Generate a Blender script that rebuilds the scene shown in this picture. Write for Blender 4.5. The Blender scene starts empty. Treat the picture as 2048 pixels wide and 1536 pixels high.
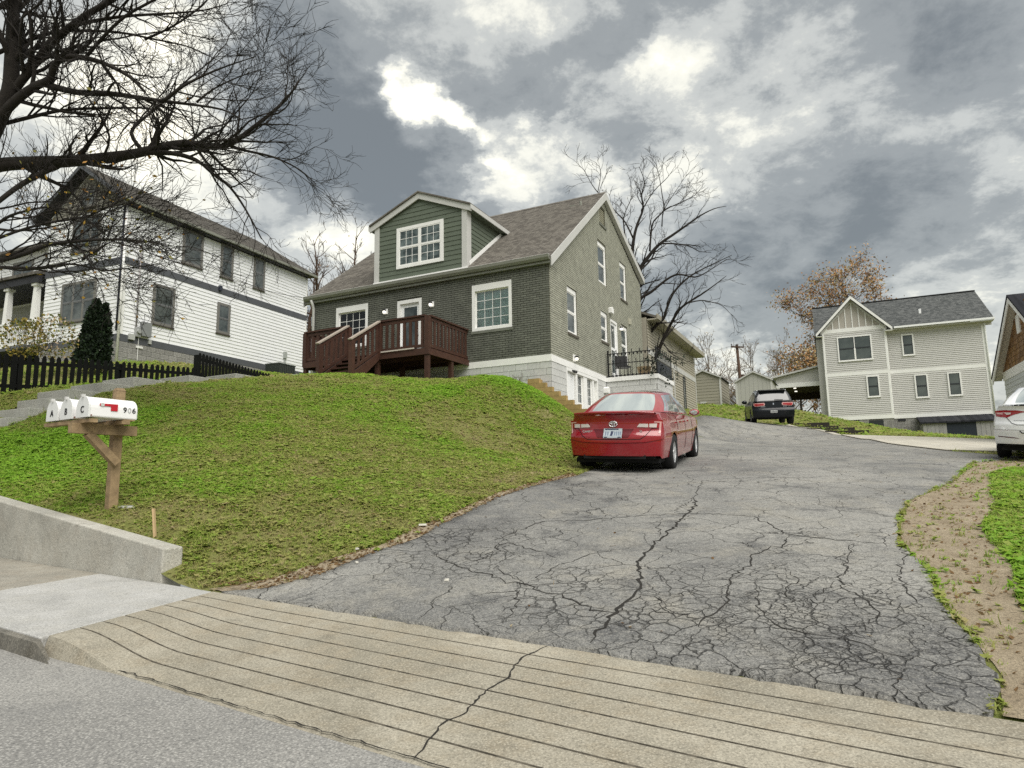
import bpy, bmesh, math, random
import numpy as np
from mathutils import Vector, Matrix, geometry as mgeo
random.seed(7); RNG = np.random.default_rng(7)
sc = bpy.context.scene
COL = sc.collection
R = math.radians

# ------------------------------------------------------------------ camera
EYE = Vector((0, 0, 1.4))
def _cam():
    p, r = R(8.38466), R(-0.884314)
    w = Vector((0, math.cos(p), math.sin(p))); r0 = Vector((1, 0, 0)); u0 = Vector((0, -math.sin(p), math.cos(p)))
    rt = math.cos(r) * r0 + math.sin(r) * u0; up = -math.sin(r) * r0 + math.cos(r) * u0
    cam = bpy.data.objects.new('camera', bpy.data.cameras.new('camera')); COL.objects.link(cam)
    m = Matrix((rt, up, -w)).transposed().to_4x4(); m.translation = EYE
    cam.matrix_world = m
    cam.data.sensor_width = 36; cam.data.lens = 1340 / 2048 * 36
    cam.data.clip_start = .05; cam.data.clip_end = 3000
    sc.camera = cam
_cam()
# ------------------------------------------------------------------ world, sun, exposure
SUN_HEAD, SUN_EL = 150.0, 54.0
def _world():
    w = bpy.data.worlds.new('World'); sc.world = w; w.use_nodes = True
    nt = w.node_tree; N = nt.nodes; L = nt.links; N.clear()
    def n(t, **k):
        x = N.new(t)
        for a, b in k.items(): setattr(x, a, b)
        return x
    def mth(op, a, b=None, clamp=False):
        m = n('ShaderNodeMath', operation=op, use_clamp=clamp)
        for i, v in enumerate((a, b)):
            if v is None: continue
            if isinstance(v, (int, float)): m.inputs[i].default_value = v
            else: L.new(v, m.inputs[i])
        return m.outputs[0]
    out = n('ShaderNodeOutputWorld'); bg = n('ShaderNodeBackground')
    sky = n('ShaderNodeTexSky', sky_type='NISHITA', sun_disc=False)
    sky.sun_elevation = R(SUN_EL); sky.sun_rotation = R(SUN_HEAD); sky.air_density = 1.3; sky.dust_density = 2.5
    tc = n('ShaderNodeTexCoord'); sep = n('ShaderNodeSeparateXYZ'); L.new(tc.outputs['Generated'], sep.inputs[0])
    zz = mth('ADD', mth('MAXIMUM', sep.outputs[2], 0.0), 0.30)
    comb = n('ShaderNodeCombineXYZ')
    L.new(mth('DIVIDE', sep.outputs[0], zz), comb.inputs[0]); L.new(mth('DIVIDE', sep.outputs[1], zz), comb.inputs[1])
    comb.inputs[2].default_value = 3.7
    def noise(scale, det, rough, off, dist=0.0):
        mp = n('ShaderNodeMapping'); mp.inputs['Location'].default_value = off; L.new(comb.outputs[0], mp.inputs[0])
        t = n('ShaderNodeTexNoise'); t.inputs['Scale'].default_value = scale; t.inputs['Detail'].default_value = det
        t.inputs['Roughness'].default_value = rough; t.inputs['Distortion'].default_value = dist
        L.new(mp.outputs[0], t.inputs[0]); return t.outputs[0]
    big = noise(SKY['s1'], 3, .5, SKY['o1'], .3)
    mid = noise(SKY['s2'], 8, .60, SKY['o2'], .25)
    fine = noise(8.0, 9, .68, (2.1, 7.7, 0), .2)
    d = mth('ADD', mth('ADD', mth('MULTIPLY', big, SKY['a'][0]), mth('MULTIPLY', mid, SKY['a'][1])), mth('MULTIPLY', fine, SKY['a'][2]))
    # breaks and heavy banks of the cloud deck, with noise-torn edges (plane coordinates of the deck)
    wv = n('ShaderNodeTexNoise'); wv.inputs['Scale'].default_value = 5.0; wv.inputs['Detail'].default_value = 7; wv.inputs['Roughness'].default_value = .62; L.new(comb.outputs[0], wv.inputs[0])
    w1 = n('ShaderNodeVectorMath', operation='SUBTRACT'); L.new(wv.outputs['Color'], w1.inputs[0]); w1.inputs[1].default_value = (.5, .5, .5)
    w2 = n('ShaderNodeVectorMath', operation='MULTIPLY_ADD'); L.new(w1.outputs[0], w2.inputs[0]); w2.inputs[1].default_value = (SKY['warp'],)*3; L.new(comb.outputs[0], w2.inputs[2])
    for (x, y, r0, r1, amt) in SKY['lobes']:
        ds = n('ShaderNodeVectorMath', operation='DISTANCE'); L.new(w2.outputs[0], ds.inputs[0]); ds.inputs[1].default_value = (x, y, 3.7)
        mr = n('ShaderNodeMapRange', interpolation_type='SMOOTHERSTEP'); L.new(ds.outputs['Value'], mr.inputs[0])
        for i, q in enumerate((r0, r1, amt, 0)): mr.inputs[i+1].default_value = q
        d = mth('ADD', d, mr.outputs[0])
    # the deck thins towards the horizon
    hz = n('ShaderNodeMapRange', interpolation_type='SMOOTHSTEP'); L.new(sep.outputs[2], hz.inputs[0])
    for i, q in enumerate((.0, .34, SKY['hor'], 0)): hz.inputs[i+1].default_value = q
    d = mth('ADD', d, hz.outputs[0])
    ramp = n('ShaderNodeValToRGB'); L.new(d, ramp.inputs[0]); cr = ramp.color_ramp; cr.interpolation = 'EASE'
    els = SKY['ramp']
    while len(cr.elements) < len(els): cr.elements.new(.5)
    for e, (p, c) in zip(cr.elements, els): e.position = p; e.color = (*c, 1)
    # a thin share of the physical sky shows through the cloud deck
    sm = n('ShaderNodeMix', data_type='RGBA'); sm.inputs[0].default_value = SKY['cloud']
    bright = n('ShaderNodeVectorMath', operation='SCALE'); L.new(sky.outputs[0], bright.inputs[0]); bright.inputs[3].default_value = .10
    sc2 = n('ShaderNodeVectorMath', operation='SCALE'); L.new(ramp.outputs[0], sc2.inputs[0]); sc2.inputs[3].default_value = SKY['gain']
    L.new(bright.outputs[0], sm.inputs[6]); L.new(sc2.outputs[0], sm.inputs[7])
    L.new(sm.outputs[2], bg.inputs[0]); bg.inputs[1].default_value = 1.0
    L.new(bg.outputs[0], out.inputs[0])
    s = bpy.data.lights.new('sun', 'SUN'); s.energy = SUN_E; s.angle = R(SUN_ANG); s.color = (1, .965, .90)
    so = bpy.data.objects.new('sun', s); COL.objects.link(so)
    e, h = R(SUN_EL), R(SUN_HEAD)
    so.rotation_euler = Vector((-math.sin(h) * math.cos(e), -math.cos(h) * math.cos(e), -math.sin(e))).to_track_quat('-Z', 'Y').to_euler()
    so.location = (0, 0, 40)
SUN_E, SUN_ANG = 1.5, 60
SKY = dict(s1=1.3, o1=(1.3, .4, 0), s2=3.0, o2=(4.2, 1.9, 0), a=(.34, .46, .36), warp=.30, cloud=.92, gain=.50, hor=-.035,
           lobes=[(0.077, 1.174, 0.02, 0.16, -0.13), (0.279, 0.936, 0.02, 0.14, -0.11), (0.233, 1.212, 0.02, 0.15, -0.1), (0.506, 0.987, 0.03, 0.2, -0.07), (0.648, 2.004, 0.1, 0.45, -0.1), (-0.352, 1.413, 0.03, 0.2, -0.08), (0.502, 1.399, 0.03, 0.18, 0.07), (0.713, 1.221, 0.03, 0.2, 0.06), (0.394, 1.008, 0.02, 0.12, 0.07), (-0.423, 1.166, 0.03, 0.15, 0.05), (-0.651, 0.895, 0.1, 0.45, -0.08), (-0.761, 1.105, 0.1, 0.4, -0.05), (-0.418, 0.877, 0.03, 0.2, -0.08), (0.419, 1.084, 0.05, 0.3, -0.05), (-0.17, 0.982, 0.0, 0.07, -0.22), (-0.159, 1.04, 0.0, 0.09, -0.3), (-0.108, 1.076, 0.0, 0.08, -0.26), (-0.073, 1.126, 0.0, 0.06, -0.22), (-0.031, 1.213, 0.0, 0.07, -0.2), (0.012, 1.303, 0.02, 0.12, -0.16), (-0.315, 1.179, 0.05, 0.26, 0.16), (-0.168, 1.192, 0.02, 0.15, 0.13), (-0.341, 1.019, 0.05, 0.22, 0.1), (-0.012, 0.999, 0.03, 0.16, 0.12), (0.131, 0.979, 0.03, 0.14, 0.1), (0.209, 0.887, 0.05, 0.2, 0.08), (0.531, 0.881, 0.05, 0.3, 0.07), (0.485, 1.282, 0.05, 0.25, -0.03), (0.84, 1.276, 0.05, 0.3, 0.05), (0.748, 1.689, 0.1, 0.3, 0.1), (-0.547, 0.992, 0.05, 0.3, -0.14), (0.293, 1.33, 0.05, 0.25, -0.08), (0.069, 1.479, 0.03, 0.18, -0.1), (-0.401, 1.353, 0.03, 0.15, -0.1), (0.922, 1.346, 0.1, 0.3, 0.06), (-0.301, 0.889, 0.03, 0.14, 0.05)],
           ramp=[(.26, (1.50, 1.40, 1.15)), (.36, (1.10, 1.05, .88)), (.45, (.77, .755, .66)), (.53, (.47, .478, .45)), (.62, (.262, .275, .27)), (.76, (.150, .162, .163))])
_world()
vs = sc.view_settings; vs.view_transform = 'Standard'; vs.look = 'None'; vs.exposure = 1.42; vs.gamma = 1; vs.use_curve_mapping = False
sc.cycles.use_denoising = False
sc.cycles.max_bounces = 6; sc.cycles.transparent_max_bounces = 12

# ------------------------------------------------------------------ helpers
class MB:
    def __init__(s): s.v = []; s.f = []; s.m = []
    def quad(s, a, b, c, d, m=0):
        i = len(s.v); s.v += [tuple(a), tuple(b), tuple(c), tuple(d)]; s.f.append((i, i+1, i+2, i+3)); s.m.append(m)
    def face(s, pts, m=0):
        i = len(s.v); s.v += [tuple(p) for p in pts]; s.f.append(tuple(range(i, i+len(pts)))); s.m.append(m)
    def hexa(s, p, m=0):      # p: 8 corners, bottom 4 ccw then top 4
        i = len(s.v); s.v += [tuple(q) for q in p]
        for f in ((3,2,1,0),(4,5,6,7),(0,1,5,4),(1,2,6,5),(2,3,7,6),(3,0,4,7)):
            s.f.append(tuple(i+k for k in f)); s.m.append(m)
        return s
    def box(s, x0, x1, y0, y1, z0, z1, m=0):
        return s.hexa([(x0,y0,z0),(x1,y0,z0),(x1,y1,z0),(x0,y1,z0),(x0,y0,z1),(x1,y0,z1),(x1,y1,z1),(x0,y1,z1)], m)
    def prism(s, poly, d, m=0):   # poly: 3d points ring, d: extrusion vector
        d = Vector(d); a = [Vector(p) for p in poly]; n = len(a); i = len(s.v)
        s.v += [tuple(p) for p in a] + [tuple(p + d) for p in a]
        s.f.append(tuple(i+k for k in reversed(range(n)))); s.m.append(m)
        s.f.append(tuple(i+n+k for k in range(n))); s.m.append(m)
        for k in range(n):
            j = (k+1) % n; s.f.append((i+k, i+j, i+n+j, i+n+k)); s.m.append(m)
        return s
    def bar(s, a, b, w, h, m=0, up=(0,0,1)):   # rectangular bar between two points
        a = Vector(a); b = Vector(b); t = (b-a).normalized(); u = Vector(up)
        sd = t.cross(u)
        if sd.length < 1e-4: sd = t.cross(Vector((1,0,0)))
        sd.normalize(); uu = sd.cross(t)
        q = [sd*(w/2)*i + uu*(h/2)*j for i, j in ((-1,-1),(1,-1),(1,1),(-1,1))]
        return s.hexa([a+k for k in q] + [b+k for k in q], m)
    def tube(s, pts, rad, n=6, m=0, cap=True):
        pts = [Vector(p) for p in pts]
        if not hasattr(rad, '__len__'): rad = [rad]*len(pts)
        base = len(s.v); ref = Vector((0,0,1)); prev = None
        for i, p in enumerate(pts):
            t = (pts[min(i+1, len(pts)-1)] - pts[max(i-1, 0)]).normalized()
            if prev is None:
                sd = t.cross(ref)
                if sd.length < 1e-3: sd = t.cross(Vector((1,0,0)))
            else: sd = prev - t*prev.dot(t)
            sd.normalize(); prev = sd; up = t.cross(sd)
            for k in range(n):
                a = 2*math.pi*k/n; q = p + (sd*math.cos(a) + up*math.sin(a))*rad[i]; s.v.append((q.x, q.y, q.z))
        for i in range(len(pts)-1):
            for k in range(n):
                a = base+i*n+k; b = base+i*n+(k+1) % n
                s.f.append((a, b, b+n, a+n)); s.m.append(m)
        if cap:
            s.f.append(tuple(base+k for k in reversed(range(n)))); s.m.append(m)
            e = base+(len(pts)-1)*n; s.f.append(tuple(e+k for k in range(n))); s.m.append(m)
        return s
    def lathe(s, prof, n=20, axis='z', c=(0,0,0), m=0):
        base = len(s.v)
        for r, h in prof:
            for k in range(n):
                a = 2*math.pi*k/n; x, y = r*math.cos(a), r*math.sin(a)
                p = (x, y, h) if axis == 'z' else ((h, x, y) if axis == 'x' else (x, h, y))
                s.v.append((p[0]+c[0], p[1]+c[1], p[2]+c[2]))
        for i in range(len(prof)-1):
            for k in range(n):
                a = base+i*n+k; b = base+i*n+(k+1) % n
                s.f.append((a, b, b+n, a+n)); s.m.append(m)
        return s
    def grid(s, rows, m=0, mat=None):   # rows: list of equal-length point rows
        base = len(s.v); nc = len(rows[0])
        for r in rows: s.v += [tuple(p) for p in r]
        for i in range(len(rows)-1):
            for j in range(nc-1):
                s.f.append((base+i*nc+j, base+i*nc+j+1, base+(i+1)*nc+j+1, base+(i+1)*nc+j))
                s.m.append(mat(i, j) if mat else m)
        return s
    def mesh(s, name, mats, smooth=False):
        me = bpy.data.meshes.new(name); me.from_pydata(s.v, [], s.f)
        for x in (mats if isinstance(mats, (list, tuple)) else [mats]): me.materials.append(x)
        if any(s.m): me.polygons.foreach_set('material_index', s.m)
        if smooth: me.polygons.foreach_set('use_smooth', [True]*len(me.polygons))
        me.update(); return me
    def build(s, name, mats, parent=None, loc=(0,0,0), rot=(0,0,0), smooth=False, fix=False):
        o = bpy.data.objects.new(name, s.mesh(name, mats, smooth)); COL.objects.link(o)
        o.location = loc; o.rotation_euler = rot
        if parent: o.parent = parent
        if fix: fixn(o.data)
        return o
def fixn(me):
    b = bmesh.new(); b.from_mesh(me); bmesh.ops.remove_doubles(b, verts=b.verts, dist=1e-5)
    bmesh.ops.recalc_face_normals(b, faces=b.faces); b.to_mesh(me); b.free()
def link(name, me, parent=None, loc=(0,0,0), rot=(0,0,0)):
    o = bpy.data.objects.new(name, me); COL.objects.link(o); o.location = loc; o.rotation_euler = rot
    if parent: o.parent = parent
    return o
def empty(name, loc, rz=0):
    o = bpy.data.objects.new(name, None); COL.objects.link(o); o.location = loc; o.rotation_euler = (0, 0, rz); o.empty_display_size = .2
    return o
def tag(o, label=None, cat=None, group=None, kind=None):
    if label: o['label'] = label
    if cat: o['category'] = cat
    if group: o['group'] = group
    if kind: o['kind'] = kind
    return o
def stuff(o): o['kind'] = 'stuff'; return o
def copy_tree(o, parent=None):
    c = o.copy(); COL.objects.link(c)
    if parent: c.parent = parent
    for ch in list(o.children): copy_tree(ch, c)
    return c
def textmesh(s, size, name='lettering', bold=.012):
    cu = bpy.data.curves.new('t', 'FONT'); cu.body = s; cu.size = size; cu.extrude = .0015; cu.align_x = 'CENTER'; cu.align_y = 'CENTER'; cu.offset = bold*size
    o = bpy.data.objects.new('t', cu); COL.objects.link(o)
    bpy.context.view_layer.update()
    me = bpy.data.meshes.new_from_object(o.evaluated_get(bpy.context.evaluated_depsgraph_get())); me.name = name
    bpy.data.objects.remove(o); return me

# ------------------------------------------------------------------ materials
MATS = {}
def mat(name, color=(.5,.5,.5), rough=.7, metal=0, noise=None, spec=.4, bump=None, emit=None, coat=0, obj=True, mottled=None, var=0):
    """noise=(scale,amount) brightness mottling, mottled=(scale,color2,amount) second colour, bump=(scale,strength,dist), var = per-object brightness jitter"""
    if name in MATS: return MATS[name]
    m = bpy.data.materials.new(name); m.use_nodes = True; nt = m.node_tree; N = nt.nodes; L = nt.links
    b = N['Principled BSDF']; b.inputs['Roughness'].default_value = rough; b.inputs['Metallic'].default_value = metal
    b.inputs['Specular IOR Level'].default_value = spec
    if coat: b.inputs['Coat Weight'].default_value = coat; b.inputs['Coat Roughness'].default_value = .04
    b.inputs['Base Color'].default_value = (*color, 1)
    tc = N.new('ShaderNodeTexCoord'); co = tc.outputs['Object']
    if not obj:
        g = N.new('ShaderNodeNewGeometry'); co = g.outputs['Position']
    cur = None
    def rgb(c):
        x = N.new('ShaderNodeRGB'); x.outputs[0].default_value = (*c, 1); return x.outputs[0]
    def nz(scale, det=5, rough=.6):
        t = N.new('ShaderNodeTexNoise'); t.inputs['Scale'].default_value = scale; t.inputs['Detail'].default_value = det; t.inputs['Roughness'].default_value = rough
        L.new(co, t.inputs[0]); return t.outputs[0]
    def mrange(v, a, b_, c, d):
        x = N.new('ShaderNodeMapRange'); L.new(v, x.inputs[0])
        for i, q in enumerate((a, b_, c, d)): x.inputs[i+1].default_value = q
        return x.outputs[0]
    if mottled:
        mx = N.new('ShaderNodeMix'); mx.data_type = 'RGBA'; L.new(mrange(nz(mottled[0]), .42, .62, 0, mottled[2]), mx.inputs[0])
        mx.inputs[6].default_value = (*color, 1); mx.inputs[7].default_value = (*mottled[1], 1); cur = mx.outputs[2]
    if noise or var:
        h = N.new('ShaderNodeHueSaturation'); L.new(cur if cur else rgb(color), h.inputs['Color'])
        val = None
        if noise: val = mrange(nz(noise[0]), .25, .75, 1-noise[1], 1+noise[1])
        if var:
            oi = N.new('ShaderNodeObjectInfo'); v2 = mrange(oi.outputs['Random'], 0, 1, 1-var, 1+var)
            if val is None: val = v2
            else:
                mm = N.new('ShaderNodeMath'); mm.operation = 'MULTIPLY'; L.new(val, mm.inputs[0]); L.new(v2, mm.inputs[1]); val = mm.outputs[0]
        L.new(val, h.inputs['Value']); cur = h.outputs[0]
    if cur: L.new(cur, b.inputs['Base Color'])
    if bump:
        bp = N.new('ShaderNodeBump'); bp.inputs['Strength'].default_value = bump[1]; bp.inputs['Distance'].default_value = bump[2] if len(bump) > 2 else .01
        L.new(nz(bump[0], 6), bp.inputs['Height']); L.new(bp.outputs[0], b.inputs['Normal'])
    if emit: b.inputs['Emission Color'].default_value = (*emit[0], 1); b.inputs['Emission Strength'].default_value = emit[1]
    MATS[name] = m; return m
def glassmat(name, tint=(.02,.03,.035), see=.95, rough=.02):
    if name in MATS: return MATS[name]
    m = bpy.data.materials.new(name); m.use_nodes = True; nt = m.node_tree; N = nt.nodes; L = nt.links; N.clear()
    out = N.new('ShaderNodeOutputMaterial'); gl = N.new('ShaderNodeBsdfGlossy'); gl.inputs['Roughness'].default_value = rough
    tr = N.new('ShaderNodeBsdfTransparent'); tr.inputs[0].default_value = (*[min(1, see) for t in tint], 1)
    fr = N.new('ShaderNodeFresnel'); fr.inputs[0].default_value = 1.65
    mx = N.new('ShaderNodeMixShader'); L.new(fr.outputs[0], mx.inputs[0]); L.new(tr.outputs[0], mx.inputs[1]); L.new(gl.outputs[0], mx.inputs[2])
    L.new(mx.outputs[0], out.inputs[0]); MATS[name] = m; return m
def sheet_mats(): pass

CRACKS = [[(2.77,9.02),(2.6,8.55),(2.54,8.07),(2.46,7.21),(2.39,6.62),(2.33,6.09),(2.25,5.65),(2.19,5.46),(2.11,5.33),(2.04,5.14),(1.96,4.79),(1.96,4.57),(1.92,4.22),(1.92,4.03),(1.88,3.88)],[(4.24,5.27),(3.72,5.0),(3.28,4.91),(3.1,4.8),(2.85,4.77),(2.62,4.64),(2.3,4.54),(2.07,4.42),(1.96,4.42),(1.96,4.57)],[(1.92,4.57),(1.61,4.55),(1.39,4.51),(1.4,4.49)],[(3.9,5.88),(3.85,6.8),(3.49,7.09),(3.0,7.63),(2.56,7.98),(2.31,8.1),(1.81,8.13),(1.34,7.35),(1.12,7.27),(0.91,7.24),(0.57,7.21),(0.35,7.25)],[(1.28,7.26),(1.27,6.81),(1.45,6.34),(1.39,6.02),(1.43,5.55),(1.35,5.03),(1.32,4.68),(1.37,4.48),(1.35,4.36)],[(0.73,7.15),(0.66,6.16),(0.71,5.85),(0.65,5.55),(0.46,5.28),(0.38,5.06),(0.46,4.64)],[(1.11,5.98),(0.95,5.61),(1.01,5.4),(0.91,5.04)],[(1.2,5.32),(1.07,4.83),(0.89,4.54),(0.78,4.51),(0.63,4.49),(0.49,4.47),(0.37,4.38),(0.21,4.32)],[(0.71,5.71),(0.81,5.3),(0.76,5.0)],[(3.16,4.35),(3.01,4.5),(2.83,4.62),(2.61,4.17),(2.61,4.05),(2.58,3.98)],[(3.33,4.24),(3.24,4.0),(3.21,3.85)],[(2.75,7.64),(2.61,7.19),(2.43,6.71)],[(2.86,4.8),(2.88,5.32),(2.79,5.81),(2.54,6.17)],[(3.43,5.17),(3.09,4.92),(2.95,4.85)],[(3.72,5.0),(3.65,5.29),(3.74,5.87),(3.41,5.77),(3.0,5.56)],[(2.69,7.95),(2.78,9.08),(3.09,10.57),(2.77,10.91),(2.33,11.27),(1.64,11.47)],[(3.66,14.37),(4.07,16.23),(3.93,16.71)],[(0.35,7.25),(0.27,6.74),(0.3,5.95),(0.16,5.25)],[(1.85,15.64),(1.71,17.38),(1.95,18.31)],[(1.96,4.57),(1.93,4.85),(1.82,4.85),(1.64,4.58)]]
BIG_LIMBS = [[(-10.79,12.77,1.15,0.36),(-10.74,12.49,3.1,0.3),(-10.66,12.21,4.96,0.264),(-10.52,12.01,6.36,0.24),(-10.37,11.92,6.91,0.228)],[(-10.38,11.92,6.92,0.15),(-9.96,11.95,7.37,0.1403),(-9.71,12.02,7.55,0.1307),(-9.12,12.1,7.63,0.121),(-8.53,12.19,7.69,0.1112),(-7.92,12.27,7.79,0.1015),(-7.3,12.35,7.92,0.0919),(-6.68,12.41,8.11,0.0822),(-6.32,12.5,8.19,0.0725),(-5.92,12.6,8.16,0.0629),(-5.61,12.68,8.27,0.0532),(-5.3,12.73,8.55,0.0434),(-4.8,12.76,9.01,0.0337),(-4.51,12.8,9.37,0.0241),(-4.33,12.84,9.74,0.0144)],[(-7.32,12.38,7.94,0.054),(-6.61,12.31,7.89,0.047),(-6.07,12.25,7.7,0.04),(-5.71,12.22,7.39,0.033),(-5.35,12.18,7.09,0.026),(-5.03,12.17,6.63,0.019),(-4.71,12.17,6.05,0.012)],[(-5.69,12.7,8.26,0.0336),(-5.4,12.85,8.21,0.027),(-4.86,13.02,8.14,0.0204),(-4.38,13.2,7.95,0.0138),(-4.07,13.38,7.7,0.0072)],[(-7.22,12.37,7.99,0.042),(-7.49,12.43,8.39,0.0366),(-7.34,12.51,8.72,0.0312),(-7.06,12.58,9.05,0.0258),(-6.66,12.63,9.53,0.0204),(-6.29,12.69,9.94,0.015),(-5.91,12.75,10.36,0.0096)],[(-10.38,11.92,6.92,0.192),(-9.77,11.73,7.9,0.1748),(-9.47,11.6,8.37,0.1577),(-9.24,11.5,8.72,0.1405),(-9.16,11.38,9.19,0.1235),(-9.09,11.23,9.87,0.1063),(-9.02,11.1,10.36,0.0892),(-8.86,10.98,10.88,0.072)],[(-9.28,11.54,8.67,0.078),(-8.88,11.38,8.97,0.072),(-8.32,11.18,9.48,0.066),(-7.86,11.03,9.7,0.06),(-7.48,10.89,9.83,0.054),(-7.03,10.75,9.95,0.048),(-6.6,10.6,10.12,0.042)],[(-9.52,11.61,8.24,0.09),(-9.09,11.46,8.52,0.0824),(-8.66,11.32,8.7,0.0748),(-8.31,11.21,8.77,0.0672),(-8.15,11.07,8.93,0.0596),(-7.88,10.95,9.03,0.052),(-7.45,10.86,8.94,0.0444),(-7.02,10.78,8.76,0.0368),(-6.55,10.71,8.47,0.0292),(-6.23,10.65,8.14,0.0216)],[(-8.39,11.29,8.71,0.06),(-7.81,11.24,8.53,0.0528),(-7.14,11.16,8.44,0.0456),(-6.63,11.09,8.32,0.0384),(-6.13,11.02,8.2,0.0312),(-5.64,10.95,8.09,0.024),(-5.0,10.89,7.94,0.0168),(-4.61,10.84,7.71,0.0096)],[(-9.68,11.74,8.18,0.042),(-9.03,11.87,8.45,0.035),(-8.48,12.01,8.66,0.0281),(-7.59,12.16,8.77,0.0211),(-7.01,12.32,8.83,0.0142),(-6.59,12.5,8.74,0.0072)],[(-9.54,11.33,9.33,0.042),(-9.09,11.37,9.59,0.0371),(-8.51,11.42,9.86,0.032),(-8.19,11.49,9.95,0.0271),(-7.34,11.58,9.96,0.0221),(-6.73,11.68,9.88,0.0172),(-6.13,11.78,9.79,0.0121),(-5.67,11.89,9.61,0.0072)],[(-6.06,10.9,8.11,0.0336),(-5.7,10.81,8.32,0.0266),(-5.25,10.72,8.49,0.0198),(-4.78,10.64,8.62,0.0128),(-4.31,10.57,8.72,0.006)],[(-7.55,11.0,9.04,0.036),(-7.1,10.83,9.38,0.0314),(-6.67,10.68,9.62,0.027),(-6.12,10.53,9.79,0.0224),(-5.76,10.4,9.87,0.018)],[(-7.78,10.92,9.62,0.036),(-7.23,10.99,9.8,0.0302),(-6.72,11.07,9.92,0.0245),(-6.15,11.15,10.01,0.0187),(-5.57,11.23,10.13,0.013),(-5.19,11.3,10.31,0.0072)],[(-6.8,11.5,9.75,0.024),(-6.33,11.51,10.0,0.02),(-5.86,11.5,10.34,0.016),(-5.55,11.49,10.68,0.012)],[(-5.91,12.59,8.15,0.024),(-5.71,12.48,8.46,0.0196),(-5.34,12.37,8.83,0.015),(-5.04,12.26,9.12,0.0106),(-4.84,12.15,9.49,0.006)],[(-5.46,10.9,8.09,0.0216),(-5.17,10.9,8.34,0.016),(-4.74,10.91,8.57,0.0104),(-4.3,10.93,8.74,0.0048)],[(-7.85,12.17,7.73,0.0264),(-7.62,11.96,8.06,0.0208),(-7.77,11.73,8.49,0.0152),(-7.86,11.55,8.65,0.0096)],[(-9.78,11.66,6.26,0.036),(-9.46,11.8,6.74,0.042),(-9.2,11.95,7.12,0.048),(-8.82,12.11,7.49,0.054),(-8.59,12.29,7.74,0.06)],[(-9.59,11.48,5.8,0.036),(-8.99,11.26,6.09,0.0288),(-8.55,11.06,6.16,0.0216),(-7.89,10.88,6.19,0.0144),(-7.37,10.72,6.05,0.0072)],[(-9.77,11.55,5.33,0.0504),(-9.0,11.36,5.42,0.045),(-8.45,11.17,5.46,0.0396),(-7.88,10.97,5.55,0.0342),(-7.32,10.79,5.53,0.0288),(-6.79,10.62,5.49,0.0234),(-6.21,10.45,5.41,0.018),(-5.64,10.28,5.28,0.0126),(-5.27,10.13,5.08,0.0072)],[(-9.77,11.54,5.37,0.0336),(-9.01,11.38,5.3,0.0296),(-8.26,11.22,5.22,0.0257),(-7.78,11.05,5.21,0.0217),(-7.33,10.88,5.16,0.0179),(-6.79,10.73,5.0,0.0139),(-6.38,10.57,4.96,0.01),(-5.58,10.39,4.98,0.006)],[(-7.32,10.79,5.53,0.0168),(-6.99,10.68,5.17,0.0124),(-6.72,10.56,4.92,0.008),(-6.41,10.42,4.75,0.0036)],[(-7.13,10.72,5.18,0.0168),(-6.75,10.65,5.39,0.0124),(-6.49,10.6,5.49,0.008),(-6.08,10.53,5.66,0.0036)],[(-9.56,11.2,6.07,0.0288),(-8.85,11.1,5.89,0.0234),(-8.36,10.99,5.82,0.018),(-7.83,10.87,5.82,0.0126),(-7.47,10.75,5.83,0.0072)],[(-9.55,11.29,5.48,0.0312),(-8.82,11.08,5.73,0.0259),(-7.96,10.89,5.89,0.0206),(-7.12,10.71,5.93,0.0154),(-6.45,10.51,6.1,0.0101),(-5.98,10.33,6.19,0.0048)],[(-10.06,11.31,10.26,0.06),(-9.34,11.19,10.23,0.054),(-8.96,11.05,10.39,0.048)]]
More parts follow.
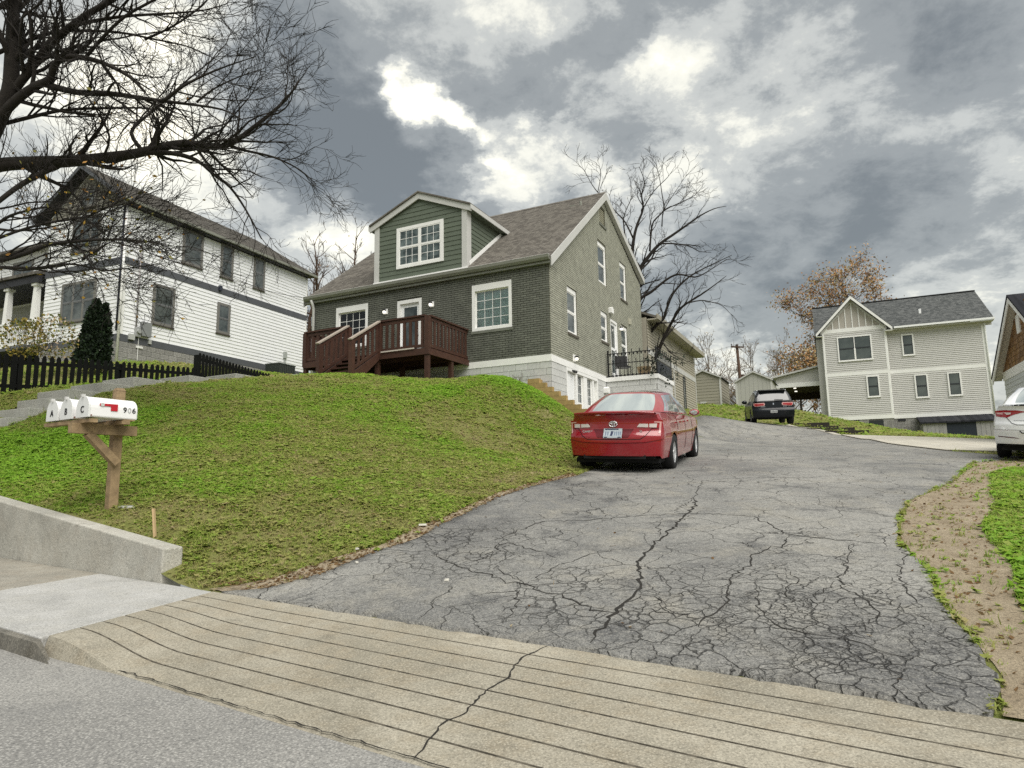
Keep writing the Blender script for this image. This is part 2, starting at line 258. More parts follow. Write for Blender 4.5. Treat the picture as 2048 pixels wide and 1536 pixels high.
MID_LIMBS = [[(6.07,29.9,4.31,0.16),(6.0,29.73,5.42,0.14),(5.96,29.6,6.3,0.12)],[(5.97,29.59,6.36,0.1),(5.87,29.36,7.25,0.0912),(5.98,29.2,7.65,0.0824),(6.39,29.02,8.16,0.0736),(6.74,28.87,8.49,0.0648),(6.84,28.72,8.82,0.056),(7.13,28.52,9.51,0.0472),(7.65,28.34,10.06,0.0384),(8.17,28.19,10.38,0.0296),(8.86,28.05,10.69,0.0208),(9.6,27.9,11.0,0.012)],[(6.12,29.61,6.24,0.1),(6.45,29.32,6.92,0.089),(6.67,29.05,7.48,0.078),(6.93,28.78,8.03,0.067),(7.26,28.5,8.64,0.056),(7.57,28.27,8.94,0.045),(8.18,28.02,9.28,0.034),(8.72,27.78,9.63,0.023),(9.19,27.54,9.97,0.012)],[(7.5,28.01,8.9,0.03),(8.11,27.84,8.99,0.0245),(8.59,27.71,8.86,0.019),(8.95,27.58,8.67,0.0135),(9.3,27.5,8.23,0.008)],[(5.83,30.49,7.16,0.09),(5.76,30.13,8.69,0.0803),(5.94,29.87,9.62,0.0705),(6.42,29.7,9.92,0.0607),(7.09,29.5,10.43,0.051),(7.62,29.34,10.63,0.0412),(8.33,29.24,10.46,0.0315),(8.85,29.09,10.65,0.0217),(9.68,28.89,11.15,0.012)],[(5.92,30.98,7.25,0.12),(5.82,30.55,9.78,0.1078),(6.06,30.29,11.12,0.0956),(6.47,30.14,11.76,0.0833),(6.98,30.01,12.31,0.0711),(7.61,29.89,12.72,0.0589),(8.24,29.77,13.13,0.0467),(8.87,29.66,13.54,0.0344),(9.49,29.56,13.82,0.0222),(10.04,29.49,13.91,0.01)],[(5.98,29.92,11.0,0.05),(6.58,30.08,11.61,0.04),(6.9,30.23,12.32,0.03)],[(6.92,29.74,12.24,0.04),(7.52,29.62,12.19,0.032),(8.18,29.51,12.04,0.024),(8.64,29.43,11.74,0.016),(9.16,29.32,11.63,0.008)],[(6.01,31.47,7.34,0.11),(5.75,31.05,10.59,0.0975),(5.85,30.89,12.1,0.085),(5.97,30.83,12.97,0.0725),(6.16,30.79,13.64,0.06),(6.45,30.75,14.37,0.0475),(6.4,30.71,15.05,0.035),(6.56,30.68,15.73,0.0225),(6.32,30.63,16.49,0.01)],[(5.96,30.95,12.94,0.05),(5.62,31.05,13.82,0.0373),(5.2,31.2,14.44,0.0247),(4.84,31.34,15.08,0.012)],[(6.51,29.98,11.97,0.05),(6.62,29.98,12.9,0.043),(6.78,30.03,13.46,0.036),(7.27,30.08,14.01,0.029),(7.25,30.11,14.77,0.022),(7.16,30.11,15.66,0.015),(7.01,30.13,16.44,0.008)],[(5.75,31.66,12.93,0.04),(5.65,31.65,13.85,0.032),(5.71,31.68,14.5,0.024),(6.12,31.66,15.48,0.016),(6.02,31.65,16.42,0.008)],[(6.75,29.87,13.39,0.03),(7.25,29.73,13.86,0.024),(8.0,29.6,14.19,0.018),(8.62,29.48,14.47,0.012),(9.05,29.33,14.99,0.006)],[(4.84,31.34,15.08,0.03),(4.39,31.4,15.54,0.024),(4.07,31.45,16.07,0.018),(3.76,31.48,16.73,0.012),(3.44,31.54,17.13,0.006)],[(4.41,31.57,15.61,0.022),(4.58,31.53,16.53,0.0135),(4.47,31.52,17.32,0.005)],[(6.42,30.64,14.33,0.028),(6.95,30.46,15.14,0.0207),(7.6,30.3,15.75,0.0133),(7.98,30.15,16.29,0.006)],[(7.12,29.91,13.13,0.03),(7.19,29.77,13.81,0.0217),(7.64,29.63,14.55,0.0133),(8.29,29.46,15.47,0.005)],[(6.59,28.73,7.42,0.03),(6.88,28.54,6.89,0.0227),(7.28,28.32,6.54,0.0153),(7.79,28.08,6.31,0.008)]]
# ------------------------------------------------------------------ terrain (u: along the street uphill to the left, v: away from the street)
UX, UY = -.84909, .52824
def w2uv(x, y): return UX*x + UY*y, -UX*y*1.0 + UY*x
def uv2w(u, v): return UX*u + UY*v, UY*u - UX*v
def zs(u): return .2 + .02637*u
HB = math.radians(26.42)       # heading of the lot lines (b axis of the green house)
HO = (1.1455, 19.1668, 5.0899)  # front right corner of the green house, top of its white band
def hw(a, b, z=0.0):            # green-house frame -> world (a to the left along the front, b to the back)
    return (HO[0] - a*math.cos(HB) + b*math.sin(HB), HO[1] + a*math.sin(HB) + b*math.cos(HB), HO[2] + z)
def w2h(x, y):
    dx, dy = x-HO[0], y-HO[1]
    return -dx*math.cos(HB) + dy*math.sin(HB), dx*math.sin(HB) + dy*math.cos(HB)
CTRL = []
for _u in (-60, -35, -20, -12, -7, -3, 0, 2, 4, 5.5): CTRL.append((_u, 3.8, zs(_u)+.14))
CTRL += [(6.1, 3.95, .56), (6.6, 4.05, .78), (8.27, 4.3, 1.17), (9.9, 4.05, 1.22), (14, 4.05, 1.72), (20, 4.05, 2.1), (40, 4.05, 2.7), (80, 4, 4)]
CTRL += [(3.4, 7.6, 1.0), (1.2, 6.5, .72), (-1.2, 16.8, 1.74), (-2, 10.5, 1.02), (-6, 12, 1.0), (-5, 6, .42), (-12, 10, .5),
         (6.8, 35.2, 4.06), (6.6, 25, 2.80), (2, 25, 2.6), (-3, 25, 2.25), (1.5, 33.5, 3.25), (-3, 34, 2.75), (-9, 30, 2.0), (-14, 20, .9), (-25, 25, .4)]
CTRL += [(10.5, 39, 5.0), (11.5, 44.4, 6.2), (8.2, 44.1, 5.78), (5.7, 49.2, 5.2), (1.9, 49.5, 4.3), (0, 48.8, 3.72), (-3.5, 48, 3.4), (3.5, 41, 4.1), (-1, 41, 3.35), (9, 56, 5.6), (0, 60, 4), (-20, 50, 1)]
for _a, _b, _z in ((0, 2.5, -2.36), (0, 4.9, -2.3), (-1.2, 3, -2.42), (-1.9, 5.2, -2.1), (-2, 8, -1.5), (0, 11, -.5), (9.2, 10, .8), (9.2, 4, .1), (4, 12, .3),
                   (2.77, -2.27, -.83), (2.77, -.97, -.72), (4.46, -3.5, -.72), (5.62, -3.5, -.70), (2.74, 0, -.61), (.62, -.5, -.96), (.35, -1.6, -1.12), (-.5, -.55, -1.62), (-1.15, -.55, -2.1), (1.6, -3.2, -1.25), (1.1, -.3, -.72), (4.6, 0, -.62), (8, 0, -.45),
                   (6, -10.6, -2.36), (6, -9.3, -1.78), (6, -7.3, -1.3), (6, -5.5, -.98), (7.1, -9.3, -1.72), (7.1, -6, -1.05), (9, -9.5, -1.6), (9, -7.1, -1.12), (9, -4.5, -.95), (9, -2.2, -.75)):
    _x, _y, _q = hw(_a, _b, _z); CTRL.append((*w2uv(_x, _y), _q))
for _x, _y, _q in ((1.30, 13.03, 1.68), (2.95, 12.31, 1.60), (2.40, 15.56, 1.98), (4.05, 14.85, 1.90), (.75, 12.2, 1.66)): CTRL.append((*w2uv(_x, _y), _q))
CTRL += [(25.3, 13, 6.05), (26.9, 23.1, 6.8), (30, 12, 6.2), (22, 10, 4.6), (32, 25, 7.2), (22, 30, 7.0), (50, 20, 9), (50, 60, 12), (20, 60, 8), (-20, 100, 3), (30, 110, 10), (80, 60, 14), (-60, 50, -2), (-60, 100, -2), (80, 120, 14), (-60, 15, -1.4)]
CTRL = np.array(CTRL)
def _tps(r2): return np.where(r2 > 1e-12, .5*r2*np.log(np.maximum(r2, 1e-12)), 0.0)
def _fit():
    P = CTRL[:, :2]; n = len(P)
    K = _tps(((P[:, None]-P[None])**2).sum(-1)) + np.eye(n)*.15
    A = np.zeros((n+3, n+3)); A[:n, :n] = K; A[:n, n] = 1; A[:n, n+1:] = P; A[n, :n] = 1; A[n+1:, :n] = P.T
    return np.linalg.solve(A, np.concatenate([CTRL[:, 2], np.zeros(3)]))
_W = _fit()
def Huv(u, v):
    u = np.atleast_1d(np.asarray(u, float)); v = np.atleast_1d(np.asarray(v, float)); n = len(CTRL); out = np.empty(u.shape)
    uf, vf = u.ravel(), v.ravel(); of = np.empty(uf.shape)
    for i in range(0, len(uf), 20000):
        a = uf[i:i+20000]; b = vf[i:i+20000]
        of[i:i+20000] = _tps((a[:, None]-CTRL[None, :, 0])**2 + (b[:, None]-CTRL[None, :, 1])**2) @ _W[:n] + _W[n] + _W[n+1]*a + _W[n+2]*b
    # cut behind the timber wall at the basement door
    x = UX*uf + UY*vf; y = UY*uf - UX*vf
    dx, dy = x-HO[0], y-HO[1]; ha = -dx*math.cos(HB)+dy*math.sin(HB); hb = dx*math.sin(HB)+dy*math.cos(HB)
    cut = (hb > -.18) & (ha < .55) & (ha > -1.6) & (hb < 4.8)
    of = np.where(cut, np.minimum(of, HO[2]-2.36+.02*np.abs(hb)), of)
    return of.reshape(u.shape)
def Hxy(x, y):
    u, v = w2uv(np.asarray(x, float), np.asarray(y, float)); r = Huv(u, v); return float(r[0]) if r.size == 1 else r
def subdiv(poly, step, jit=0.0, closed=True, rng=None):
    out = []; n = len(poly)
    for i in range(n if closed else n-1):
        a = poly[i]; b = poly[(i+1) % n]; d = math.hypot(b[0]-a[0], b[1]-a[1]); k = max(1, int(d/step))
        for j in range(k):
            t = j/k; p = [a[0]+(b[0]-a[0])*t, a[1]+(b[1]-a[1])*t]
            if j and jit: p[0] += RNG.normal()*jit; p[1] += RNG.normal()*jit
            out.append(tuple(p))
    if not closed: out.append(tuple(poly[-1]))
    return out
def inpoly(u, v, poly):
    u = np.asarray(u); v = np.asarray(v); c = np.zeros(u.shape, bool); n = len(poly)
    for i in range(n):
        x1, y1 = poly[i]; x2, y2 = poly[(i+1) % n]
        with np.errstate(divide='ignore', invalid='ignore'):
            t = ((y1 > v) != (y2 > v)) & (u < (x2-x1)*(v-y1)/((y2-y1) if y2 != y1 else 1e-9) + x1)
        c ^= t
    return c
def sheet(name, poly, lift, m, steps, jit=0.0, edge=.2, skirt=.05):
    """thin sheet draped on the terrain inside poly (uv); steps = list of (vmax, step)"""
    ring = subdiv(poly, edge, jit); pts = list(ring)
    us = [p[0] for p in ring]; vmin = min(p[1] for p in ring); vmax = max(p[1] for p in ring)
    v = vmin
    gu, gv = [], []
    while v < vmax:
        st = next(s for lim, s in steps if v < lim)
        for u in np.arange(min(us), max(us), st): gu.append(u + RNG.uniform(-.1, .1)*st); gv.append(v + RNG.uniform(-.1, .1)*st)
        v += st
    gu = np.array(gu); gv = np.array(gv); k = inpoly(gu, gv, ring); gu, gv = gu[k], gv[k]
    R_ = np.array(ring); keep = np.ones(len(gu), bool)
    for p in R_: keep &= ((gu-p[0])**2 + (gv-p[1])**2) > (.3*edge)**2
    pts += list(zip(gu[keep], gv[keep])); n = len(ring)
    vv, ee, ff, *_ = mgeo.delaunay_2d_cdt([Vector(p) for p in pts], [(i, (i+1) % n) for i in range(n)], [], 1, 1e-4)
    A = np.array([(p.x, p.y) for p in vv]); z = Huv(A[:, 0], A[:, 1]) + lift
    x = UX*A[:, 0]+UY*A[:, 1]; y = UY*A[:, 0]-UX*A[:, 1]
    mb = MB(); mb.v = [tuple(q) for q in np.stack([x, y, z], 1)]
    for f in ff: mb.f.append(tuple(f)); mb.m.append(0)
    if skirt:
        zr = Huv(np.array([p[0] for p in ring]), np.array([p[1] for p in ring]))
        for i in range(n):
            j = (i+1) % n; a = uv2w(*ring[i]); b = uv2w(*ring[j])
            mb.quad((*a, zr[i]+lift), (*b, zr[j]+lift), (*b, zr[j]+lift-skirt), (*a, zr[i]+lift-skirt))
    o = mb.build(name, m); me = o.data
    b = bmesh.new(); b.from_mesh(me); bmesh.ops.remove_doubles(b, verts=b.verts, dist=1e-4)
    for f in b.faces:
        if f.normal.z < -.01: f.normal_flip()
        f.smooth = True
    b.to_mesh(me); b.free()
    return o

# ---- ground materials (position based so that they do not repeat)
def ground_mat(name, build):
    m = bpy.data.materials.new(name); m.use_nodes = True; nt = m.node_tree; N = nt.nodes; L = nt.links; b = N['Principled BSDF']
    g = N.new('ShaderNodeNewGeometry'); pos = g.outputs['Position']
    class K: pass
    k = K(); k.N = N; k.L = L; k.b = b; k.pos = pos
    def noise(scale, det=5, rough=.6, vec=None, dist=0):
        t = N.new('ShaderNodeTexNoise'); t.inputs['Scale'].default_value = scale; t.inputs['Detail'].default_value = det; t.inputs['Roughness'].default_value = rough; t.inputs['Distortion'].default_value = dist
        L.new(vec if vec else pos, t.inputs[0]); return t.outputs[0]
    def rng(v, a, b_, c=0, d=1, smooth=False):
        x = N.new('ShaderNodeMapRange'); L.new(v, x.inputs[0])
        if smooth: x.interpolation_type = 'SMOOTHSTEP'
        for i, q in enumerate((a, b_, c, d)): x.inputs[i+1].default_value = q
        return x.outputs[0]
    def mix(f, a, b_):
        x = N.new('ShaderNodeMix'); x.data_type = 'RGBA'
        if isinstance(f, (int, float)): x.inputs[0].default_value = f
        else: L.new(f, x.inputs[0])
        for i, q in ((6, a), (7, b_)):
            if isinstance(q, tuple): x.inputs[i].default_value = (*q, 1)
            else: L.new(q, x.inputs[i])
        return x.outputs[2]
    def math_(op, a, b_=None):
        x = N.new('ShaderNodeMath'); x.operation = op
        for i, q in enumerate((a, b_)):
            if q is None: continue
            if isinstance(q, (int, float)): x.inputs[i].default_value = q
            else: L.new(q, x.inputs[i])
        return x.outputs[0]
    def vor(scale, feature='DISTANCE_TO_EDGE', vec=None, rand=1.0):
        t = N.new('ShaderNodeTexVoronoi'); t.feature = feature; t.inputs['Scale'].default_value = scale; t.inputs['Randomness'].default_value = rand
        L.new(vec if vec else pos, t.inputs['Vector']); return t.outputs[0] if feature != 'F1' else t.outputs['Distance']
    def warp(amount, scale):
        t = N.new('ShaderNodeTexNoise'); t.inputs['Scale'].default_value = scale; t.inputs['Detail'].default_value = 4; L.new(pos, t.inputs[0])
        s = N.new('ShaderNodeVectorMath'); s.operation = 'SUBTRACT'; L.new(t.outputs['Color'], s.inputs[0]); s.inputs[1].default_value = (.5, .5, .5)
        q = N.new('ShaderNodeVectorMath'); q.operation = 'SCALE'; L.new(s.outputs[0], q.inputs[0]); q.inputs[3].default_value = amount
        a = N.new('ShaderNodeVectorMath'); a.operation = 'ADD'; L.new(pos, a.inputs[0]); L.new(q.outputs[0], a.inputs[1]); return a.outputs[0]
    def near(x, y, z, r0, r1):   # 1 inside r0, 0 outside r1 round a point
        s = N.new('ShaderNodeVectorMath'); s.operation = 'DISTANCE'; L.new(pos, s.inputs[0]); s.inputs[1].default_value = (x, y, z)
        return rng(s.outputs['Value'], r0, r1, 1, 0, True)
    def bump(h, strength, dist):
        x = N.new('ShaderNodeBump'); x.inputs['Strength'].default_value = strength; x.inputs['Distance'].default_value = dist; L.new(h, x.inputs['Height']); L.new(x.outputs[0], b.inputs['Normal'])
    for q in (noise, rng, mix, math_, vor, warp, near, bump): setattr(k, q.__name__.strip('_'), q)
    build(k); MATS[name] = m; return m
def _asphalt(k):
    b = k.b; base = k.mix(k.rng(k.noise(.45, 4, .55), .36, .62), (.19, .19, .183), (.345, .338, .31))
    base = k.mix(k.rng(k.noise(1.5, 6, .65, dist=.3), .50, .68, 0, .8), base, (.34, .32, .27))          # sandy dust
    base = k.mix(k.rng(k.noise(1.9, 6, .7, vec=k.warp(.6, 1.1)), .52, .66, 0, .8), base, (.085, .087, .09))  # tar-dark patches
    for (u, v, r0, r1) in ((4.5, 6.2, .3, 1.4), (4.7, 9.0, .3, 1.6), (.2, 4.3, .2, 1.1), (5.3, 13, .6, 2.4)):   # round darker areas by the lawn edge, apron corner and red car
        x, y = uv2w(u, v); nz = k.math('MULTIPLY', k.near(x, y, float(Huv(u, v)[0]), r0, r1), k.rng(k.noise(2.3, 6, .7), .34, .62))
        base = k.mix(k.math('MULTIPLY', nz, .8), base, (.075, .076, .08))
    base = k.mix(k.rng(k.vor(62, 'F1'), .0, .5, .75, 0), base, (.42, .41, .375))
    base = k.mix(k.rng(k.noise(75, 3, .75), .48, .66, 0, .85), base, (.05, .05, .05))
    base = k.mix(k.rng(k.noise(21, 5, .78), .45, .66, 0, .6), base, (.095, .095, .092)); base = k.mix(k.rng(k.noise(30, 5, .78), .54, .70, 0, .65), base, (.38, .365, .325))
    wv = k.warp(.13, 6)
    def m(u, v, z, a, b_): x, y = uv2w(u, v); return k.near(x, y, z, a, b_)
    gm = k.math('MAXIMUM', m(.85, 4.75, .5, .8, 1.9), k.math('MULTIPLY', m(4.1, 5.6, .8, .3, 1.5), .9))
    gm = k.math('MAXIMUM', gm, k.math('MULTIPLY', m(2.3, 4.7, .5, .3, 1.3), .8)); gm = k.math('MAXIMUM', gm, k.rng(k.noise(.55, 3), .54, .66, 0, .4))
    fine = k.math('MULTIPLY', k.rng(k.vor(7.0, vec=wv), .0, .050, 1, 0), k.math('MULTIPLY', gm, k.rng(k.noise(2.7, 5, .7), .40, .55)))
    f2 = k.math('MULTIPLY', k.rng(k.vor(17, vec=k.warp(.07, 9)), .0, .07, .75, 0), k.math('MULTIPLY', m(.7, 4.6, .5, .3, 1.25), k.rng(k.noise(4.1, 5, .7), .42, .60)))
    co = k.math('MULTIPLY', k.rng(k.vor(1.7, vec=k.warp(.38, 2.6)), 0, .010, 1, 0), k.rng(k.noise(.9), .38, .52, 0, .95))
    cr = k.math('MAXIMUM', k.math('MAXIMUM', fine, f2), co)
    base = k.mix(k.math('MULTIPLY', cr, .68), base, (.022, .020, .017))
    k.L.new(base, b.inputs['Base Color']); b.inputs['Roughness'].default_value = .88; b.inputs['Specular IOR Level'].default_value = .3
    h = k.math('SUBTRACT', k.math('ADD', k.math('MULTIPLY', k.noise(70, 4), .6), k.math('MULTIPLY', k.noise(9, 5), .9)), k.math('MULTIPLY', cr, 1.6))
    k.bump(h, 1.0, .016)
def _concrete(dark, light, warm, stain=.5, seed=0.0):
    def f(k):
        b = k.b; base = k.mix(k.rng(k.noise(1.1+seed, 5, .6), .35, .66), dark, light)
        base = k.mix(k.rng(k.noise(3.7, 6, .7), .46, .66, 0, .7), base, warm)
        base = k.mix(k.rng(k.noise(.9, 7, .72, dist=.5), .50, .70, 0, stain), base, tuple(c*.5 for c in dark))
        base = k.mix(k.rng(k.noise(6.5, 6, .75, dist=.4), .56, .70, 0, stain*.9), base, tuple(c*.42 for c in dark))
        base = k.mix(k.rng(k.noise(80, 4, .78), .46, .66, 0, .8), base, tuple(c*.5 for c in dark))
        base = k.mix(k.rng(k.vor(70, 'F1'), 0, .45, .7, 0), base, tuple(min(1, c*1.3) for c in light))
        k.L.new(base, b.inputs['Base Color']); b.inputs['Roughness'].default_value = .9; b.inputs['Specular IOR Level'].default_value = .25
        k.bump(k.math('ADD', k.math('MULTIPLY', k.noise(80, 4), .6), k.noise(18, 5)), .7, .008)
    return f
def _street(k):
    b = k.b; base = k.mix(k.rng(k.noise(.5, 4), .35, .65), (.225, .22, .208), (.32, .312, .29))
    base = k.mix(k.rng(k.noise(70, 4, .78), .46, .66, 0, .85), base, (.09, .09, .088))
    base = k.mix(k.rng(k.vor(62, 'F1'), 0, .48, .8, 0), base, (.52, .51, .475))
    base = k.mix(k.rng(k.noise(2.2, 6, .7), .55, .75, 0, .5), base, (.13, .13, .13))
    k.L.new(base, b.inputs['Base Color']); b.inputs['Roughness'].default_value = .9; k.bump(k.noise(150, 3), .6, .008)
def _lawn(k):
    b = k.b; g = k.mix(k.rng(k.noise(1.3, 5), .35, .65), (.15, .18, .045), (.21, .21, .075))
    g = k.mix(k.rng(k.noise(.55, 4), .5, .68, 0, .7), g, (.27, .225, .12))
    g = k.mix(k.rng(k.noise(60, 4), .45, .7, 0, .5), g, (.09, .10, .03))
    k.L.new(g, b.inputs['Base Color']); b.inputs['Roughness'].default_value = 1; b.inputs['Specular IOR Level'].default_value = .1
    k.bump(k.noise(70, 4), .8, .03)
def _dirt(k):
    b = k.b; g = k.mix(k.rng(k.noise(4, 6, .7), .35, .65), (.24, .19, .125), (.36, .30, .21))
    g = k.mix(k.rng(k.noise(45, 5, .7), .5, .72, 0, .8), g, (.06, .042, .025))
    g = k.mix(k.rng(k.vor(70, 'F1'), 0, .4, .5, 0), g, (.36, .30, .20))
    k.L.new(g, b.inputs['Base Color']); b.inputs['Roughness'].default_value = 1; k.bump(k.noise(60, 5), .9, .02)
M_ASPH = ground_mat('cracked_asphalt', _asphalt); M_STREET = ground_mat('street_asphalt', _street); M_LAWN = ground_mat('lawn_soil', _lawn); M_DIRT = ground_mat('dirt_verge', _dirt)
M_CONC = ground_mat('apron_concrete', _concrete((.265, .243, .19), (.41, .38, .308), (.32, .275, .20), .5))
M_SLAB_OLD = ground_mat('old_slab_concrete', _concrete((.25, .235, .20), (.36, .34, .29), (.28, .245, .195), .7, .3))
M_SLAB_NEW = ground_mat('new_slab_concrete', _concrete((.38, .378, .36), (.48, .475, .455), (.42, .41, .375), .45, .6))
M_WALLC = ground_mat('wall_concrete', _concrete((.38, .37, .325), (.53, .515, .46), (.42, .39, .33), .6, .2))
M_STEPC = ground_mat('step_concrete', _concrete((.34, .34, .31), (.47, .47, .43), (.40, .39, .34), .35, .4))
M_PAD = ground_mat('pad_concrete', _concrete((.42, .40, .34), (.56, .53, .46), (.46, .42, .33), .3, .8))
M_CRACK = mat('crack_fill', (.020, .018, .015), .95, noise=(30, .5))

# ---- terrain mesh
def _terrain():
    def axis(pts):
        o = []
        for a, b, s in pts: o += list(np.arange(a, b-1e-6, s))
        return o + [pts[-1][1]]
    us = axis([(-160, -40, 10), (-40, -12, 1.4), (-12, 22, .22), (22, 40, .9), (40, 170, 8)]); vs_ = axis([(3.8, 24, .22), (24, 60, .6), (60, 110, 4), (110, 400, 29)])
    U, V = np.meshgrid(us, vs_); Z = Huv(np.clip(U, -60, 80), np.clip(V, 0, 120))
    bump = (np.sin(U*3.1+V*1.7)*np.cos(V*2.3-U*.9) + np.sin(U*7.3)*np.cos(V*6.1))*.012
    fade = np.clip((V-4.1)/.8, 0, 1)*np.clip((U-5.2)/1.2, 0, 1); Z = Z + bump*fade
    Z = np.where(V <= 3.81, Z-.012, Z)
    X = UX*U+UY*V; Y = UY*U-UX*V
    mb = MB(); nc = len(us); mb.v = [tuple(p) for p in np.stack([X.ravel(), Y.ravel(), Z.ravel()], 1)]
    for i in range(len(vs_)-1):
        for j in range(nc-1): mb.f.append((i*nc+j, i*nc+j+1, (i+1)*nc+j+1, (i+1)*nc+j)); mb.m.append(0)
    o = mb.build('lawn_ground', M_LAWN, smooth=True); fixn(o.data); tag(o, kind='structure'); return o
_terrain()
def P3(u, v, z): x, y = uv2w(u, v); return (x, y, z)
# ---- street, far verge
mb = MB(); rows = [[P3(u, v, zs(u) - .012*abs(v-2.33)*.3) for u in np.arange(-120, 131, 10)] for v in (-9, -4, 0, 1.6, 2.345)]
tag(mb.grid(rows).build('street', M_STREET, smooth=True, fix=True), kind='structure')
mb = MB(); mb.grid([[P3(u, v, zs(u)+.1) for u in (-160, -60, 0, 60, 160)] for v in (-200, -9)]); tag(mb.build('far_verge', M_LAWN, fix=True), kind='structure')
# ---- sidewalk slabs with a kerb face
side = empty('sidewalk', P3(8, 3, zs(8))); tag(side, kind='structure')
def slab(u0a, u0b, u1a, u1b, m, name='slab', g=.006):
    mb = MB(); z = lambda u, v: zs(u) + .11 + .02*(v-2.2)
    n = 1; ring = [(u0a+g, 2.24), (u1a-g, 2.24), (u1b-g, 3.797), (u0b+g, 3.797)]
    top = [Vector(P3(u, v, z(u, v))) for u, v in ring]; bot = [p - Vector((0, 0, .20)) for p in top]
    mb.hexa(bot + top); o = mb.build(name, m, side, fix=True); o.matrix_parent_inverse = Matrix.Translation(side.location).inverted()
    bv = o.modifiers.new('b', 'BEVEL'); bv.width = .012; bv.segments = 2
    return o
_o = MB().hexa([P3(5.1, 2.25, zs(5.1)-.15), P3(22, 2.25, zs(22)-.15), P3(22, 3.79, zs(22)-.15), P3(5.5, 3.79, zs(5.5)-.15), P3(5.1, 2.25, zs(5.1)+.085), P3(22, 2.25, zs(22)+.085), P3(22, 3.79, zs(22)+.105), P3(5.5, 3.79, zs(5.5)+.105)]).build('joint_soil', M_CRACK, side, fix=True); _o.matrix_parent_inverse = Matrix.Translation(side.location).inverted()
_o = MB().hexa([P3(4.55, 2.16, zs(4.6)-.1), P3(22, 2.16, zs(22)-.1), P3(22, 2.232, zs(22)-.1), P3(4.75, 2.232, zs(4.7)-.1), P3(5.0, 2.19, zs(5.0)+.095), P3(22, 2.19, zs(22)+.095), P3(22, 2.232, zs(22)+.108), P3(5.04, 2.232, zs(5.04)+.105)]).build('kerb_face', ground_mat('kerb_stained', _concrete((.13, .125, .11), (.24, .225, .19), (.10, .09, .07), .8, .9)), side, fix=True); _o.matrix_parent_inverse = Matrix.Translation(side.location).inverted()
slab(5.06, 5.52, 7.12, 7.42, M_SLAB_NEW)
ul = 7.12; ub = 7.42
for i in range(8):
    slab(ul, ub, ul+1.75, ub+1.72, M_SLAB_OLD); ul += 1.75; ub += 1.72
# ---- apron: one cast slab with seven grooves and a flared end
def _apron():
    mb = MB(); gro = [2.33 + 1.47*(i+1)/8 for i in range(7)]
    vl = [2.24, 2.30]
    for g in gro: vl += [g-.0075, g-.005, g+.005, g+.0075]
    vl += [3.72, 3.80]
    us = list(np.arange(-9, 3.4, .5)) + list(np.arange(3.5, 5.0, .1)) + [5.0, 5.06]
    rows = []
    for iv, v in enumerate(vl):
        row = []
        for u in us:
            t = (v-2.24)/1.56
            ue = u + max(0, (u-3.5)/(5.06-3.5))*t*.46        # the end runs along the slanted slab edge
            zl = zs(ue) - .005 + .145*t**1.0
            zh = zs(ue) + .108 + .02*(v-2.2)
            s = min(1, max(0, (ue - .46*t - 4.05)/(4.95-4.05))); s = s*s*(3-2*s)
            z = zl*(1-s) + zh*s
            if any(abs(v-g) < .0065 for g in gro): z -= .014
            if v < 2.26: z -= .15
            row.append(P3(ue, v, z))
        rows.append(row)
    mb.grid(rows, mat=lambda i, j: 1 if any(abs((vl[i]+vl[i+1])/2-g) < .0064 for g in gro) else 0); o = mb.build('driveway_apron', [M_CONC, mat('groove_soil', (.085, .075, .058), .95, obj=False, mottled=(14, (.24, .215, .17), .9))], fix=True); tag(o, kind='structure'); return o
_apron()
# ---- low retaining wall at the back of the sidewalk
def _wall():
    mb = MB(); n = 40; ring = []
    us = np.linspace(6.33, 30, n)
    top = [(u, .80 + (u-6.09)*.1235 if u < 12 else .80+5.91*.1235+(u-12)*.05) for u in us]
    prof = [(6.33, .36)] + top + [(30, .6)]
    a = [Vector(P3(u, 3.80, z)) for u, z in prof]; d = Vector(P3(0, .21, 0))
    mb.prism(a, d); o = mb.build('retaining_wall', M_WALLC, fix=True)
    bv = o.modifiers.new('b', 'BEVEL'); bv.width = .018; bv.segments = 3; bv.limit_method = 'ANGLE'
    tag(o, 'low concrete retaining wall with sloping top behind the sidewalk', 'wall')
_wall()
# ---- driveway, parking pad, verge
DRIVE = [(5.40, 3.80), (5.05, 4.0), (4.85, 4.42), (4.83, 4.77), (4.8, 5.15), (4.7, 5.57), (4.8, 6.04), (4.84, 6.66), (4.98, 7.65), (5.0, 8.79), (5.0, 10.04), (5.35, 11.5), (6.0, 13.6), (6.9, 15.6), (7.6, 17.2), (8.75, 18.4), (8.9, 20), (8.3, 22.3), (7.95, 25), (8.4, 30), (8.6, 36), (7.6, 37.4), (5.9, 36.9),
         (3.95, 32.0), (2.35, 27.8), (1.03, 22.6), (-.36, 19.0), (-1.7, 17.0), (-1.2, 16.2), (-.62, 15.15), (-.21, 12.0), (.32, 9.9), (.38, 8.62), (.35, 7.31), (.12, 6.39), (.04, 5.46), (-.09, 4.79), (-.18, 4.27), (-.12, 3.80)]
tag(sheet('driveway', DRIVE, .020, M_ASPH, [(9, .22), (20, .4), (99, .9)], .014, .12, .06), kind='structure')
PAD = [(6.3, 38.0), (5.95, 36.9), (4.0, 32.0), (2.4, 27.8), (1.08, 22.6), (-.30, 19.0), (-3, 18.6), (-9, 20), (-10, 29.5), (1.6, 29.5), (3.25, 29.3), (4.6, 32.6), (6.3, 36.6)]
tag(sheet('parking_pad', PAD, .050, M_PAD, [(99, .7)], .0, .4, .09), kind='structure')
